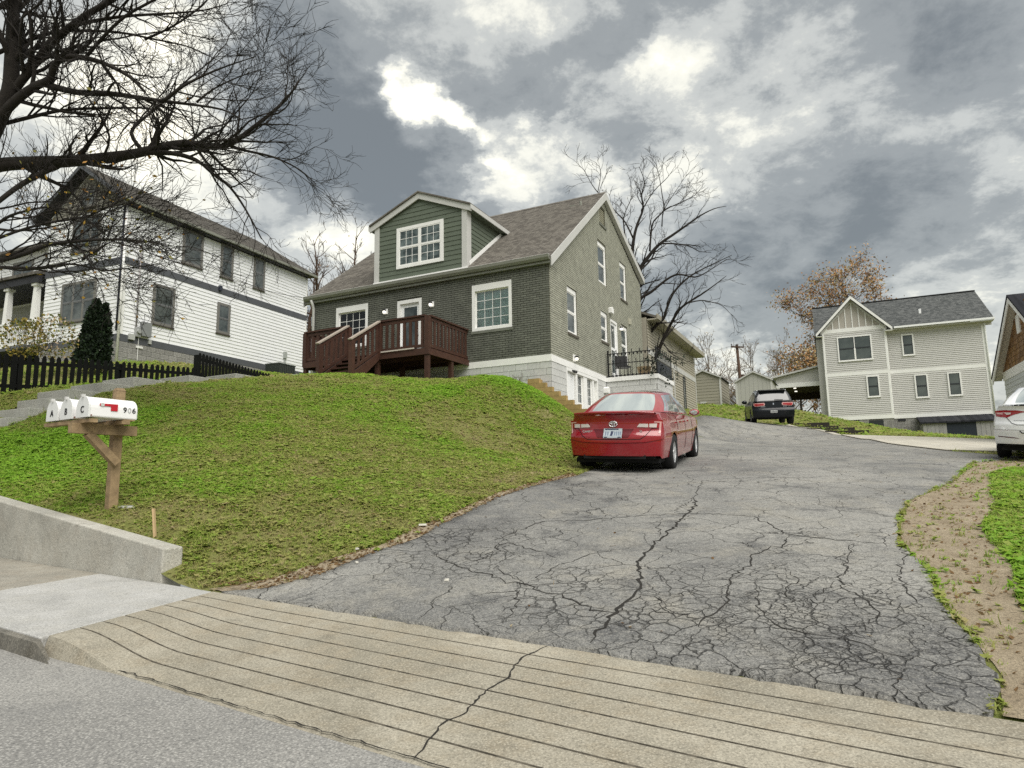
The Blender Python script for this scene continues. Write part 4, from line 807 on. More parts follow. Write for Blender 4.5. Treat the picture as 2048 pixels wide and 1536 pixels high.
for s in (-1, 1):
    a = (-4.69, 5.97); b = (-4.69 + s*2.02, 5.14)
    MB().prism([(a[0], .03, a[1]-.20), (a[0], .03, a[1]), (b[0], .03, b[1]), (b[0], .03, b[1]-.20)], (0, .05, 0)).build('rake_board', M_TRIMGREY, DM, fix=True)
    rd = MB(); th = .05
    e0, e1 = Vector((b[0], -.02, b[1]+.01)), Vector((a[0], -.02, a[1]+.01)); e2, e3 = Vector((a[0], 3.96, a[1]+.01)), Vector((b[0], 2.85, b[1]+.01))
    rd.hexa([e0, e1, e2, e3, *[p+Vector((0, 0, th)) for p in (e0, e1, e2, e3)]]); o = rd.build('dormer_roof', M_ROOF, DM, fix=True)
    x = b[0]; MB().box(min(x, x+s*.03), max(x, x+s*.03), -.0, 2.85, b[1]-.14, b[1]+.01).build('fascia', M_TRIMGREY, DM)
    MB().box(min(x, x-s*.2), max(x, x-s*.2), .09, 2.7, b[1]-.145, b[1]-.125).build('soffit', M_GREENSIDE, DM)
window(DM, (-5.60, .115, 3.47), 0, 1.86, 1.43, grid=(3, 2), casing=.11, proud=.04, depth=-.012, pane=mat('dormer_pane', (.035, .05, .05), .04, spec=.6, mottled=(3, (.16, .2, .2), .8)), units=2)
# ---- deck
DK = empty('deck', hw(5, -1, -.8), -HB); tag(DK, 'dark brown wooden deck with slatted railings on the house front', 'deck')
DKI = Matrix.Translation((5, 1, .8))   # house-local -> deck-local
def dk(mb, name, m=M_DECK, parent=None):
    o = mb.build(name, m, parent or DK)
    if parent is None: o.matrix_local = DKI
    return o
XR, XL, YF = -2.77, -7.35, -2.25
for i in range(15): y = YF+.01+i*.149; dk(MB().box(XL, XR, y, y+.140, .07, .10), 'deck_board')
dk(MB().box(XL-.0, -5.66, YF-.04, YF, -.10, .07), 'fascia'); dk(MB().box(-4.44, XR+.04, YF-.04, YF, -.10, .07), 'fascia'); dk(MB().box(XR, XR+.04, YF, -.03, -.10, .07), 'fascia'); dk(MB().box(XL-.04, XL, YF, -.03, -.10, .07), 'fascia')
for y in (-1.6, -.9, -.3): dk(MB().box(XL, XR, y, y+.04, -.09, .069), 'joist')
def post(x, y, z0, z1, w=.10, name='post'): dk(MB().box(x-w/2, x+w/2, y-w/2, y+w/2, z0, z1), name)
for x, y in ((XR-.05, YF+.05), (XR-.05, -.95), (XL+.05, YF+.05), (-4.55, YF+.06), (-5.7, YF+.06), (-4.6, -.9), (XL+.06, -.4)): post(x, y, -1.15, -.09, .12)
for x, y in ((XR-.03, YF+.03), (XL+.03, YF+.03), (-4.46, YF+.02), (-5.62, YF+.02)): post(x, y, -.05, 1.0, .13, 'newel')
def railrun(p, q, n, z0=.0, bw=.09):
    p, q = Vector(p), Vector(q)
    dk(MB().bar(p+Vector((0, 0, 1.03)), q+Vector((0, 0, 1.03)), .13, .045), 'cap_rail'); dk(MB().bar(p+Vector((0, 0, .95)), q+Vector((0, 0, .95)), .045, .10), 'top_rail'); dk(MB().bar(p+Vector((0, 0, .165)), q+Vector((0, 0, .165)), .05, .09), 'bottom_rail')
    for i in range(n):
        c = p.lerp(q, (i+.5)/n); along = abs((q-p).normalized().x) > .5
        dx, dy = (bw/2, .018) if along else (.018, bw/2); dk(MB().box(c.x-dx, c.x+dx, c.y-dy, c.y+dy, .12, .93), 'baluster')
railrun((XR-.03, YF+.1, 0), (XR-.03, -.03, 0), 11); railrun((XR-.1, YF+.03, 0), (-4.52, YF+.03, 0), 8); railrun((-5.68, YF+.03, 0), (XL, YF+.03, 0), 8); railrun((XL+.03, YF+.1, 0), (XL+.03, -.03, 0), 11)
dk(MB().box(-4.35, -3.2, YF-.075, YF-.045, .085, .12), 'ledge_strip', mat('pale_strip', (.55, .5, .45), .7)); 
# deck stairs
for x in (-4.46, -5.62):
    dk(MB().prism([(x-.03, YF-.04, -.12), (x-.03, YF-.04, .10), (x-.03, -3.5, -.68), (x-.03, -3.5, -.9), (x-.03, -3.25, -.9)], (.06, 0, 0)), 'stringer')
    post(x, -3.46, -.95, .26, .12, 'newel')
    dk(MB().bar((x, YF-.02, 1.04), (x, -3.55, .27), .13, .04), 'stair_cap', mat('worn_cap', (.36, .31, .26), .7)); dk(MB().bar((x, YF-.02, .96), (x, -3.5, .19), .045, .09), 'top_rail'); dk(MB().bar((x, YF-.02, .19), (x, -3.45, -.55), .045, .08), 'bottom_rail')
    for i in range(6):
        y = YF-.12-i*.2; zt = 1.0+(y-YF)*.62
        dk(MB().box(x-.018, x+.018, y-.045, y+.045, zt-.80, zt-.02), 'baluster')
for i in range(5): dk(MB().box(-5.59, -4.49, -2.55-i*.235, -2.28-i*.235, -.07-i*.165, -.03-i*.165), 'tread')
# ---- side patio on its block base
PT = empty('side_patio', hw(-.9, 6, -2), -HB); tag(PT, 'grey block patio base with white coping at the side door', 'patio'); PTI = Matrix.Translation((-.9, -6, 2))
def pt(mb, name, m, **k): o = mb.build(name, m, PT, **k); o.matrix_local = PTI @ o.matrix_local; return o
pb = empty('block_face', (0, 0, 0)); pb.parent = PT; pb.matrix_local = PTI
blocks(pb, (0, 4.96, 0), 0, 0.005, 1.84, -2.4, -.20, M_BLOCK, M_BLOCK_J); blocks(pb, (1.84, 4.96, 0), PI2, 0, 2.2, -2.4, -.20, M_BLOCK, M_BLOCK_J)
pt(MB().box(.03, 1.9, 4.9, 7.2, -.20, -.05), 'coping', M_WHITE)
RL = empty('patio_railing', hw(-.9, 6, -.05), -HB); tag(RL, 'black wrought iron railing with spearheads around the side patio', 'railing'); RLI = Matrix.Translation((-.9, -6, .05))
def rl(mb, name, m=M_IRON): o = mb.build(name, m, RL); o.matrix_local = RLI; return o
def spear(x, y, z0, z1):
    mb = MB().tube([(x, y, z0), (x, y, z1)], .010, 5); mb.lathe([(0, z1+.10), (.022, z1+.04), (.012, z1), (.02, z1-.02), (.0, z1-.03)], 6, c=(x, y, 0)); mb.lathe([(.0, z0+.12), (.028, z0+.07), (.035, z0+.02), (.0, z0)], 6, c=(x, y, 0)); rl(mb, 'spear_bar')
for i in range(13): spear(.12+i*.142, 4.97, -.05, .85 if i % 2 == 0 else .50)
for i in range(15): spear(1.83, 5.1+i*.142, -.05, .85 if i % 2 == 0 else .72)
for z in (.80, .44, .0): rl(MB().bar((.06, 4.97, z), (1.85, 4.97, z), .02, .03).bar((1.83, 4.99, z), (1.83, 7.15, z), .02, .03), 'rail')
for i in range(12): rl(MB().lathe([(0, .70), (.03, .74), (.03, .79), (0, .79)], 6, c=(.18+i*.142, 4.97, 0)), 'drop_finial')
for _p in ((.09, 4.97), (1.83, 4.97), (1.83, 7.14)): rl(MB().bar((*_p, -.05), (*_p, .93), .035, .035, up=(1, 0, 0)), 'post')
rl(MB().box(1.855, 1.865, 5.0, 7.1, .0, .42), 'dark_screen', mat('dark_screen', (.02, .024, .032), .5))
def hloc(a, b, z): return hw(a, b, z)
PL = empty('planter', hloc(-1.25, 5.5, -.05), -HB); tag(PL, 'tan tapered planter pot behind the iron patio railing', 'planter')
MB().lathe([(0, 0), (.17, 0), (.25, .34), (.27, .36), (.23, .36), (.20, .3), (0, .3)], 16).build('pot', mat('tan_pot', (.36, .27, .16), .7), PL, smooth=True)
MB().lathe([(0, .3), (.2, .3), (.21, .32), (0, .33)], 12).build('soil', mat('potting_soil', (.03, .022, .015), 1), PL)
CH = empty('patio_chair', hloc(-.45, 5.6, -.05), -HB+.6); tag(CH, 'dark metal chair on the side patio near the door', 'chair')
MB().box(-.24, .24, -.22, .22, .42, .46).build('seat', M_IRON, CH); MB().box(-.23, .23, .2, .23, .5, .9).build('backrest', M_IRON, CH)
for x in (-.22, .22):
    for y in (-.2, .21): MB().tube([(x, y, 0), (x, y, .43 if y < 0 else .9)], .014, 6).build('leg', M_IRON, CH)
# ---- stepped timber wall at the basement
TW = empty('timber_wall', hw(-.2, -.3, -1.9), -HB); tag(TW, 'stepped tan timber retaining wall beside the basement door', 'wall'); TWI = Matrix.Translation((-.2, .3, 1.9))
for i in range(9):
    zt = -.74-.138*i; xr = -.24+.205*i
    o = MB().box(-.60, xr, -.36, -.22, zt-.134, zt).build('timber', M_TIMBER, TW); o.matrix_local = TWI
o = MB().box(-.42, -.28, -.22, .0, -.88, -.745).build('timber', M_TIMBER, TW); o.matrix_local = TWI
# ================================================================== white house on the left
WO = (-14.6389, 24.4242, 7.1389); WB = R(23.0)
WH = empty('white_house', WO, -WB); tag(WH, 'two storey white lap sided house with dark grey trim bands', 'house')
MB().box(-4.55, -.02, .02, 10.25, -.3, 5.3).prism([(-.02, .02, 5.3), (-2.3, .02, 6.85), (-4.55, .02, 5.3)], (0, .3, 0)).build('wall', M_WSIDE, WH, fix=True)
E1 = .1475
clap(WH, (0, 0, 0), PI2, .06, 10.2, 0, 2.72, E1, M_WSIDE); clap(WH, (0, 0, 0), PI2, .06, 10.2, 3.0, 5.22, E1, M_WSIDE)
clap(WH, (0, 0, 0), 0, -4.5, -.06, 0, 2.72, E1, M_WSIDE); clap(WH, (0, 0, 0), 0, -4.5, -.06, 3.0, 5.10, E1, M_WSIDE)
clap(WH, (0, 0, 0), 0, -4.5, -.06, 5.10, 6.75, E1, mat('gable_shake_grey', (.23, .22, .19), .8, noise=(8, .2), var=.1), span=lambda z: (-4.55+(z-5.1)*1.36, -.04-(z-5.1)*1.36), name='gable_board')
for z0, z1 in ((-.27, 0), (2.72, 3.0)):
    MB().box(-4.57, .028, -.028, .0, z0, z1).box(0, .0285, .0, 10.25, z0+.0005, z1-.0005).build('band_board', M_SLATE, WH)
MB().box(-.10, .03, -.032, -.0285, 0, 2.72).box(.0288, .034, -.03, .12, 0, 2.72).box(-.10, .03, -.032, -.0285, 3, 5.2).box(.0288, .034, -.03, .12, 3, 5.2).build('corner_board', M_WHITE, WH)
MB().box(.0, .034, 10.17, 10.27, 0, 2.72).box(.0, .034, 10.17, 10.27, 3, 5.2).build('corner_board', M_WHITE, WH)
MB().tube([(.07, -.07, 5.0), (.07, -.07, -1.1)], .045, 8).build('downspout', M_WHITE, WH, smooth=True)
MB().tube([(-.06, -.08, 5.0), (-.06, -.08, .1)], .035, 8).build('downspout', mat('navy_pipe', (.03, .033, .05), .4), WH, smooth=True)
blocks(WH, (0, 0, 0), PI2, 0, 10.2, -1.25, -.27, M_SPLIT, M_SPLIT_J, L_=.40, h=.2, pr=.02); blocks(WH, (0, 0, 0), 0, -4.55, 0, -1.25, -.27, M_SPLIT, M_SPLIT_J, L_=.40, h=.2, pr=.02)
kw = dict(casing=.10, mcas=M_TAUPE, msash=mat('grey_sash', (.14, .145, .15), .5), proud=.06, depth=-.036, sill=(.03, .05, .02), msill=mat('brown_sill', (.07, .06, .05), .7))
for y0, y1, z0, z1, p in ((2.52, 3.56, 3.53, 5.03, M_PANE_L), (4.53, 5.25, 3.5, 5.05, M_PANE), (6.49, 7.21, 3.5, 5.06, M_PANE_L), (1.29, 2.30, .67, 2.31, M_PANE_L), (4.48, 5.21, .95, 2.32, M_PANE)):
    window(WH, (0, y0, z0), PI2, y1-y0, z1-z0, pane=p, **kw)
window(WH, (-3.40, 0, .70), 0, 2.0, 1.62, units=3, pane=M_PANE_L, **kw); window(WH, (-3.05, 0, 3.52), 0, 1.65, 1.46, units=3, pane=M_PANE, **kw)
window(WH, (-2.75, 0, 5.35), 0, .95, .85, units=2, kind='single', pane=M_PANE_L, **kw)
# roof: front gable, hip at the back
def wz(x): return 5.18 + (.32-x)*.68
rid = 7.03; RW = MB()
for s, x0 in ((1, .34), (-1, -5.0)):
    e0, e1 = Vector((x0, -.38, 5.17)), Vector((x0, 10.62, 5.17)); r0, r1 = Vector((-2.33, -.38, rid)), Vector((-2.33, 8.9, rid))
    dz = Vector((0, 0, -.10)); RW.hexa([e0+dz, e1+dz, r1+dz, r0+dz, e0, e1, r1, r0])
RW.face([(.34, 10.62, 5.17), (-5.0, 10.62, 5.17), (-2.33, 8.9, rid)]); RW = RW.build('roof', M_ROOF_W, WH, fix=True)
roof_courses(RW, (.36, -.39, 5.175), (.36, 10.63, 5.175), (-2.33, 8.9, rid+.01), (-2.33, -.39, rid+.01), 24, M_ROOF_W)
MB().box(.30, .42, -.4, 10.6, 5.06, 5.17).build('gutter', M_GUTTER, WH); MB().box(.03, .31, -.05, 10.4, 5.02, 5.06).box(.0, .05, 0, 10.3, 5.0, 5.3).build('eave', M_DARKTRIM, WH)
for s, x0 in ((1, .36), (-1, -5.02)):
    MB().prism([(x0, -.40, 5.00), (x0, -.40, 5.17), (-2.33, -.40, rid), (-2.33, -.40, rid-.18)], (0, -.03, 0)).build('rake_board', M_SLATE, WH, fix=True)
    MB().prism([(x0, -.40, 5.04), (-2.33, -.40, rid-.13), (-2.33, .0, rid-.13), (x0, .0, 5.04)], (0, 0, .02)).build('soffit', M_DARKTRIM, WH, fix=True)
# service boxes on the side wall
MB().box(.82, 1.22, -.18, -.016, .06, .62).build('meter_box', mat('box_grey', (.22, .23, .23), .5), WH, rot=(0, 0, PI2))
mm = MB().box(.60, .80, -.14, -.016, .0, .36); mm.lathe([(0, -.22), (.085, -.22), (.09, -.14)], 14, axis='y', c=(.70, 0, .2)); mm.build('electric_meter', mat('meter_grey', (.33, .34, .33), .4), WH, rot=(0, 0, PI2))
MB().tube([(.0+.64, -.06, .36), (.64, -.06, 3.6)], .028, 8).build('conduit', mat('conduit_grey', (.30, .28, .28), .5), WH, rot=(0, 0, PI2), smooth=True)
MB().box(.35, .58, -.12, -.03, -.16, .06).box(1.2, 1.32, -.09, -.03, -.18, -.02).build('junction_box', mat('box_pale', (.42, .43, .41), .5), WH, rot=(0, 0, PI2))
MB().tube([(.78, -.05, .0), (.78, -.05, -.9)], .012, 6).box(.70, .98, -.06, -.03, -.42, -.34).build('ground_wire', M_WHITE, WH, rot=(0, 0, PI2))
MB().box(8.65, 8.85, -.1, -.016, .5, .82).tube([(8.72, -.06, .5), (8.72, -.06, .05)], .015, 6).tube([(8.79, -.06, .5), (8.79, -.06, .05)], .015, 6).build('junction_box', mat('box_pale2', (.36, .38, .36), .5), WH, rot=(0, 0, PI2))
MB().box(4.48, 4.62, -.12, -.03, 2.84, 3.06).build('camera_box', mat('navy_box', (.03, .035, .05), .4), WH, rot=(0, 0, PI2))
# left wing with porch
MB().box(-12, -4.56, 2.2, 10, -.3, 5.4).build('wing_wall', M_WSIDE, WH)
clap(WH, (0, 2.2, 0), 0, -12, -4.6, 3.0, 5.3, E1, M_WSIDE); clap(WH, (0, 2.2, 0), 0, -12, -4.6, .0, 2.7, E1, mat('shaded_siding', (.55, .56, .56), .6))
window(WH, (-10.6, 2.2, 3.4), 0, 1.5, 1.5, units=2, pane=M_PANE, **kw)
MB().prism([(-12.4, 1.7, 5.25), (-12.4, 1.7, 5.37), (-12.4, 6, 6.6), (-12.4, 6, 6.45)], (7.9, 0, 0)).build('wing_roof', M_ROOF_W, WH, fix=True)
MB().prism([(-12.2, -.35, 2.86), (-12.2, -.35, 2.98), (-12.2, 2.2, 3.45), (-12.2, 2.2, 3.3)], (7.62, 0, 0)).build('porch_roof', M_ROOF_W, WH, fix=True)
MB().box(-12.1, -4.6, -.25, -.10, 2.55, 2.85).box(-12.1, -4.6, -.1, 2.2, 2.80, 2.85).build('porch_beam', M_DARKTRIM, WH)
MB().box(-12.1, -4.58, -.2, 2.2, -.12, .0).build('porch_floor', M_SLATE, WH)
for x in (-4.95, -6.75, -9.0):
    P = MB().box(x-.15, x+.15, -.2, .1, 0, .95).box(x-.18, x+.18, -.23, .13, .95, 1.02).build('porch_post', M_WHITE, WH)
    MB().hexa([(x-.12, -.17, 1.02), (x+.12, -.17, 1.02), (x+.12, .07, 1.02), (x-.12, .07, 1.02), (x-.09, -.14, 2.45), (x+.09, -.14, 2.45), (x+.09, .04, 2.45), (x-.09, .04, 2.45)]).box(x-.15, x+.15, -.2, .1, 2.45, 2.55).build('column', M_WHITE, P)
for a, b in ((-6.57, -5.13), (-8.82, -6.93)):
    MB().box(a, b, -.09, -.01, .82, .88).build('handrail', M_WHITE, WH); MB().box(a, b, -.08, -.02, .10, .16).build('bottom_rail', M_WHITE, WH)
    n = int((b-a)/.13)
    for i in range(n): x = a+(i+.5)*(b-a)/n; MB().box(x-.02, x+.02, -.07, -.03, .16, .82).build('baluster', M_WHITE, WH)
def wloc(x, y, z): return (WO[0] + x*math.cos(WB) + y*math.sin(WB), WO[1] - x*math.sin(WB) + y*math.cos(WB), WO[2]+z)
AC = empty('condenser_unit', wloc(.75, 7.7, -.95), -WB); tag(AC, 'dark air conditioner condenser beside the white house wall', 'air conditioner')
MB().box(-.4, .4, -.55, .55, 0, .85).build('cabinet', mat('ac_dark', (.02, .026, .024), .5), AC); MB().box(-.42, .42, -.57, .57, .85, .9).build('lid', mat('ac_lid', (.06, .07, .065), .5), AC)
for i in range(9): MB().box(.401, .412, -.5+i*.12, -.45+i*.12, .06, .82).build('louvre', mat('ac_slat', (.05, .055, .05), .5), AC)
# utility cable along the house
def cable(pts, r, name, label):
    o = MB().tube(pts, r, 4).build(name, mat('black_cable', (.012, .012, .013), .6)); tag(o, label, 'cable'); return o
c0 = Vector(wloc(.10, 3.2, 3.9)); c1 = Vector(wloc(.12, 10.2, 3.9))
cable([c0.lerp(c1, t) - Vector((0, 0, .35*math.sin(math.pi*t))) for t in np.linspace(0, 1, 12)], .012, 'service_cable', 'thin black cable sagging along the upper white wall')
# ================================================================== grey house on the right
GO = (30.1394, 41.8548, 5.4639); GB = R(24.72)
GR = empty('grey_house', GO, -GB); tag(GR, 'warm grey two storey house with white trim and board gable', 'house')
MB().box(-9.75, -.02, .02, 8, -.3, 5.5).box(-9.31, -5.53, -.58, .02, -.3, 6.0).build('wall', M_GREYSIDE, GR)
E2 = .125
for z0, z1 in ((.0, 2.72), (2.97, 5.42)):
    clap(GR, (0, 0, 0), 0, -5.52, -.1, z0, z1, E2, M_GREYSIDE, th=.038); clap(GR, (0, -.6, 0), 0, -9.23, -5.62, z0, min(z1+.33, 5.74) if z0 > 1 else z1, E2, M_GREYSIDE, th=.038)
for z0, z1 in ((-.27, 0), (2.72, 2.97)):
    MB().box(-5.5, .03, -.03, 0, z0, z1).build('band_board', M_WHITE, GR); MB().box(-9.36, -5.47, -.63, -.6, z0, z1).box(-5.5, -5.469, -.6, -.03, z0+.001, z1-.001).build('band_board', M_WHITE, GR)
MB().box(-9.36, -5.47, -.63, -.6, 5.72, 5.98).build('band_board', M_WHITE, GR)
for x0 in (-9.34, -5.62): MB().box(x0, x0+.12, -.634, -.601, 0, 2.72).box(x0, x0+.12, -.634, -.601, 2.97, 5.72).build('corner_board', M_WHITE, GR)
MB().box(-5.50, -5.468, -.6, -.5, 0, 2.72).box(-5.50, -5.468, -.6, -.5, 2.97, 5.6).box(-9.36, -9.33, -.6, -.5, 0, 5.6).build('corner_board', M_WHITE, GR)
MB().box(-.12, .03, -.034, 0, 0, 2.72).box(-.12, .03, -.034, 0, 2.97, 5.45).build('corner_board', M_WHITE, GR)
MB().tube([(.06, -.07, 5.6), (.06, -.07, 5.3), (.06, -.07, -.4)], .05, 8).build('downspout', M_WHITE2, GR, smooth=True)
gk = dict(casing=.085, proud=.09, depth=-.066, sill=(.02, .03, .01), msash=mat('dark_sash', (.03, .035, .04), .4))
MGP = mat('screened_pane', (.06, .075, .075), .06, spec=.5, mottled=(1.2, (.11, .13, .125), .7))
for x0, x1, z0, z1 in ((-4.60, -3.89, 3.86, 5.30), (-4.09, -3.33, 1.01, 2.56), (-2.25, -1.5, 1.02, 2.55)): window(GR, (x0, 0, z0), 0, x1-x0, z1-z0, pane=MGP, **gk)
window(GR, (-8.46, -.6, 3.71), 0, 2.08, 1.70, units=2, pane=MGP, **gk); window(GR, (-6.91, -.6, 1.18), 0, .76, 1.44, pane=MGP, **gk)
blocks(GR, (0, .02, 0), 0, -5.5, 0, -1.9, -.27, M_SPLIT, M_SPLIT_J, pr=.01, h=.2); blocks(GR, (0, -.58, 0), 0, -9.3, -5.53, -1.9, -.27, M_SPLIT, M_SPLIT_J, pr=.01, holes=[(-6.95, -6.15, -1.2, -.38)])
MB().box(-6.97, -6.13, -.60, -.56, -1.25, -.36).build('crawl_door', mat('crawl_dark', (.02, .025, .026), .6), GR)
MB().box(-8.0, -7.55, -.62, -.59, -.42, -.30).box(-5.25, -4.8, -.02, .01, -.45, -.3).build('foundation_vent', M_DARKTRIM, GR)
# main roof and bay gable
def gz(y): return 5.80 + (y+.45)*.64
RG = MB().prism([(.5, -.45, gz(-.45)-.1), (.5, -.45, gz(-.45)), (.5, 4, gz(4)), (.5, 8.45, gz(-.45)), (.5, 8.45, gz(-.45)-.1), (.5, 4, gz(4)-.12)], (-10.3, 0, 0)).build('roof', M_ROOF_G, GR, fix=True)
roof_courses(RG, (-9.82, -.46, gz(-.46)+.005), (.52, -.46, gz(-.46)+.005), (.52, 4, gz(4)+.01), (-9.82, 4, gz(4)+.01), 36, M_ROOF_G)
MB().bar((-9.82, 4, gz(4)+.02), (.52, 4, gz(4)+.02), .3, .05).build('ridge_cap', mat('ridge_dark', (.03, .032, .033), .9), RG)
MB().box(-5.0, .54, -.58, -.45, 5.68, 5.80).build('gutter', M_WHITE2, GR); MB().box(-5.5, .5, -.45, .0, 5.60, 5.66).box(-5.5, .45, -.06, .02, 5.42, 5.62).build('soffit', M_GREYSIDE, GR)
MB().prism([(.5, -.45, 5.62), (.5, -.45, 5.80), (.5, 4, gz(4)), (.5, 4, gz(4)-.2)], (.03, 0, 0)).build('rake_board', M_WHITE, GR, fix=True)
MB().box(-3.28, -3.14, 1.15, 1.25, gz(1.2), gz(1.2)+.32).build('roof_vent', M_WHITE2, RG)
def bsp(z): t = (z-5.98)/(8.02-5.98); return (-9.3+t*1.87, -5.56-t*1.87)
MB().prism([(-9.3, -.59, 5.9), (-5.56, -.59, 5.9), (-7.43, -.59, 7.98)], (0, .3, 0)).build('gable_panel', mat('gable_board_grey', (.40, .375, .335), .6), GR, fix=True)
for i in range(9):
    x = -9.05+i*.405; hgt = 5.98+(1-abs(x+7.43)/1.87)*1.9
    if hgt > 6.1: MB().box(x-.03, x+.03, -.62, -.595, 5.98, hgt).build('batten', M_WHITE, GR)
BR = None
for s in (-1, 1):
    ex = -7.43+s*2.30; ez = 5.70; px, pz = -7.43, 8.12
    MB().prism([(px, -.95, pz-.22), (px, -.95, pz), (ex, -.95, ez), (ex, -.95, ez-.20)], (0, -.04, 0)).build('rake_board', M_WHITE, GR, fix=True)
    MB().prism([(px, -.62, pz-.42), (px, -.62, pz-.22), (ex-s*.3, -.62, ez+.12), (ex-s*.3, -.62, ez-.06)], (0, -.02, 0)).build('frieze_board', M_TRIMGREY, GR, fix=True)
    e0, e1 = Vector((ex, -.97, ez+.0)), Vector((px, -.97, pz+.0)); e2, e3 = Vector((px, 3.3, pz+.0)), Vector((ex, .0, ez+.0)); d = Vector((0, 0, .06))
    MB().hexa([e0, e1, e2, e3, e0+d, e1+d, e2+d, e3+d]).build('gable_roof', M_ROOF_G, GR, fix=True)
    MB().prism([(px, -.95, pz-.06), (ex, -.95, ez-.06), (ex, -.60, ez-.06), (px, -.60, pz-.06)], (0, 0, .02)).build('soffit', M_GREYSIDE, GR, fix=True)
    MB().box(min(ex, ex-s*.42), max(ex, ex-s*.42), -.98, -.60, ez-.20, ez-.17).build('eave_return', M_WHITE, GR)
# carport on the left
MB().box(-12.6, -9.4, .95, 1.1, 2.40, 2.70).box(-12.6, -12.4, 1.1, 6.5, 2.4, 2.7).build('carport_beam', M_WHITE, GR)
MB().prism([(-12.6, 1.0, 2.7), (-9.4, 1.0, 2.7), (-9.4, 1.0, 3.72), (-12.6, 1.0, 3.12)], (0, .1, 0)).build('carport_gable', M_GREYSIDE, GR, fix=True)
MB().prism([(-12.8, .7, 3.1), (-9.4, .7, 3.76), (-9.4, .7, 3.88), (-12.8, .7, 3.22)], (0, 6.2, 0)).build('carport_roof', M_TRIMGREY, GR, fix=True)
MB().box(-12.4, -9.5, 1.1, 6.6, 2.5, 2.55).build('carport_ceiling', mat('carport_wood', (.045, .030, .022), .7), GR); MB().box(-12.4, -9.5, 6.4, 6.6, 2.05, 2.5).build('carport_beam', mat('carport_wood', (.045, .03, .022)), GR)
for x, y in ((-12.45, 1.05), (-12.45, 6.4), (-9.6, 6.4)): MB().box(x-.08, x+.08, y-.08, y+.08, -.6, 2.45).build('carport_post', M_DARKTRIM if x > -10 else M_WHITE, GR)
for y in (2.2, 4.2): MB().lathe([(0, 2.43), (.10, 2.44), (.09, 2.5), (0, 2.5)], 10, c=(-11.4, y, 0)).build('ceiling_light', M_LAMPGLOW, GR)
# lean-to store against the foundation
LS = empty('storage_lean_to', (GO[0] + -2.2*math.cos(GB) - .8*math.sin(GB), GO[1] + 2.2*math.sin(GB) - .8*math.cos(GB), GO[2]-1.9), -GB); tag(LS, 'low lean-to store with grey plank sides and dark roof', 'shed')
for a, b in ((-1.85, -.58), (.95, 1.9)):
    n = int((b-a)/.2)
    for i in range(n): x = a+i*(b-a)/n; MB().box(x+.006, x+(b-a)/n-.006, -.72, -.68, .0, 1.12).build('plank', mat('weathered_plank', (.30, .295, .29), .8, noise=(6, .15), var=.08), LS)
MB().box(-.58, .95, -.70, -.66, 0, 1.12).build('dark_opening', mat('opening_shade', (.012, .018, .028), .5), LS)  # dark panel closing the open bay; its inner shade is put into the colour
MB().prism([(-2.0, -.85, 1.10), (-2.0, -.85, 1.20), (-2.0, .75, 1.66), (-2.0, .75, 1.55)], (4.1, 0, 0)).build('lean_roof', M_ROOF_K, LS, fix=True)
MB().box(-1.85, -1.80, -.66, .75, 0, 1.1).box(1.85, 1.9, -.66, .75, 0, 1.1).build('side_panel', mat('weathered_plank', (.3, .295, .29)), LS)
# ================================================================== brown gabled house at the right edge
QO = (17.6251, 23.7518, 4.8431); QB = R(24.7)
QH = empty('shake_gable_house', QO, -QB); tag(QH, 'house at right edge with brown shake gable and wide pale eave', 'house')
MB().box(.02, 6, -6.2, 0, -3.5, .1).prism([(.02, 0, .1), (.02, -3.1, 2.1), (.02, -6.2, .1)], (.3, 0, 0)).build('wall', mat('pale_blue_siding', (.52, .545, .54), .55), QH, fix=True)
clap(QH, (0, 0, 0), -PI2, 0.05, 6.1, -3.4, -.12, .16, mat('pale_blue_lap', (.52, .545, .54), .55, var=.02), th=.02)
MB().box(0, 6.2, -.03, 0, -.12, .18).build('band_board', M_WHITE, QH, rot=(0, 0, -PI2))
SHK = [mat('cedar_shake_%d' % i, c, .85, noise=(14, .25), bump=(50, .6, .006)) for i, c in enumerate(((.20, .105, .038), (.26, .15, .06), (.155, .085, .035), (.235, .14, .075)))]
z = .18; k = 0
while z < 2.0:
    lo = .0 + (z-.1)*1.55; hi = 6.2-lo; x = lo + .0
    while x < hi:
        w = RNG.uniform(.10, .20); h_ = .19 + RNG.uniform(-.012, .008)
        if x < 4.2: MB().hexa([(x, -.03, z), (x+w-.008, -.03, z), (x+w-.008, 0, z), (x, 0, z), (x, -.012, z+h_), (x+w-.008, -.012, z+h_), (x+w-.008, 0, z+h_), (x, 0, z+h_)]).build('shake', SHK[int(RNG.integers(4))], QH, rot=(0, 0, -PI2))
        x += w
    z += .165; k += 1
# canonical wall frame here: x runs from the far corner towards the street, -y is outward (-X of the house)
PRK = [(-.40, 0), (0, 0)]
def q3(x, y, z): return (y, -x, z)      # wall frame -> house frame
for s in (1, -1):
    a = (3.1, 2.26); b = (3.1 - s*3.42, .0)
    MB().prism([q3(a[0], -.27, a[1]-.20), q3(a[0], -.27, a[1]), q3(b[0], -.27, b[1]), q3(b[0], -.27, b[1]-.20)], (-.03, 0, 0)).build('rake_board', M_WHITE, QH, fix=True)
    MB().prism([q3(a[0], -.27, a[1]-.05), q3(b[0], -.27, b[1]-.05), q3(b[0], .0, b[1]-.05), q3(a[0], .0, a[1]-.05)], (0, 0, -.02)).build('soffit', mat('pale_soffit', (.50, .475, .40), .6), QH, fix=True)
    MB().prism([q3(a[0], -.32, a[1]), q3(b[0], -.32, b[1]), q3(b[0], 6, b[1]), q3(a[0], 6, a[1])], (0, 0, .07)).build('roof', M_ROOF_K, QH, fix=True)
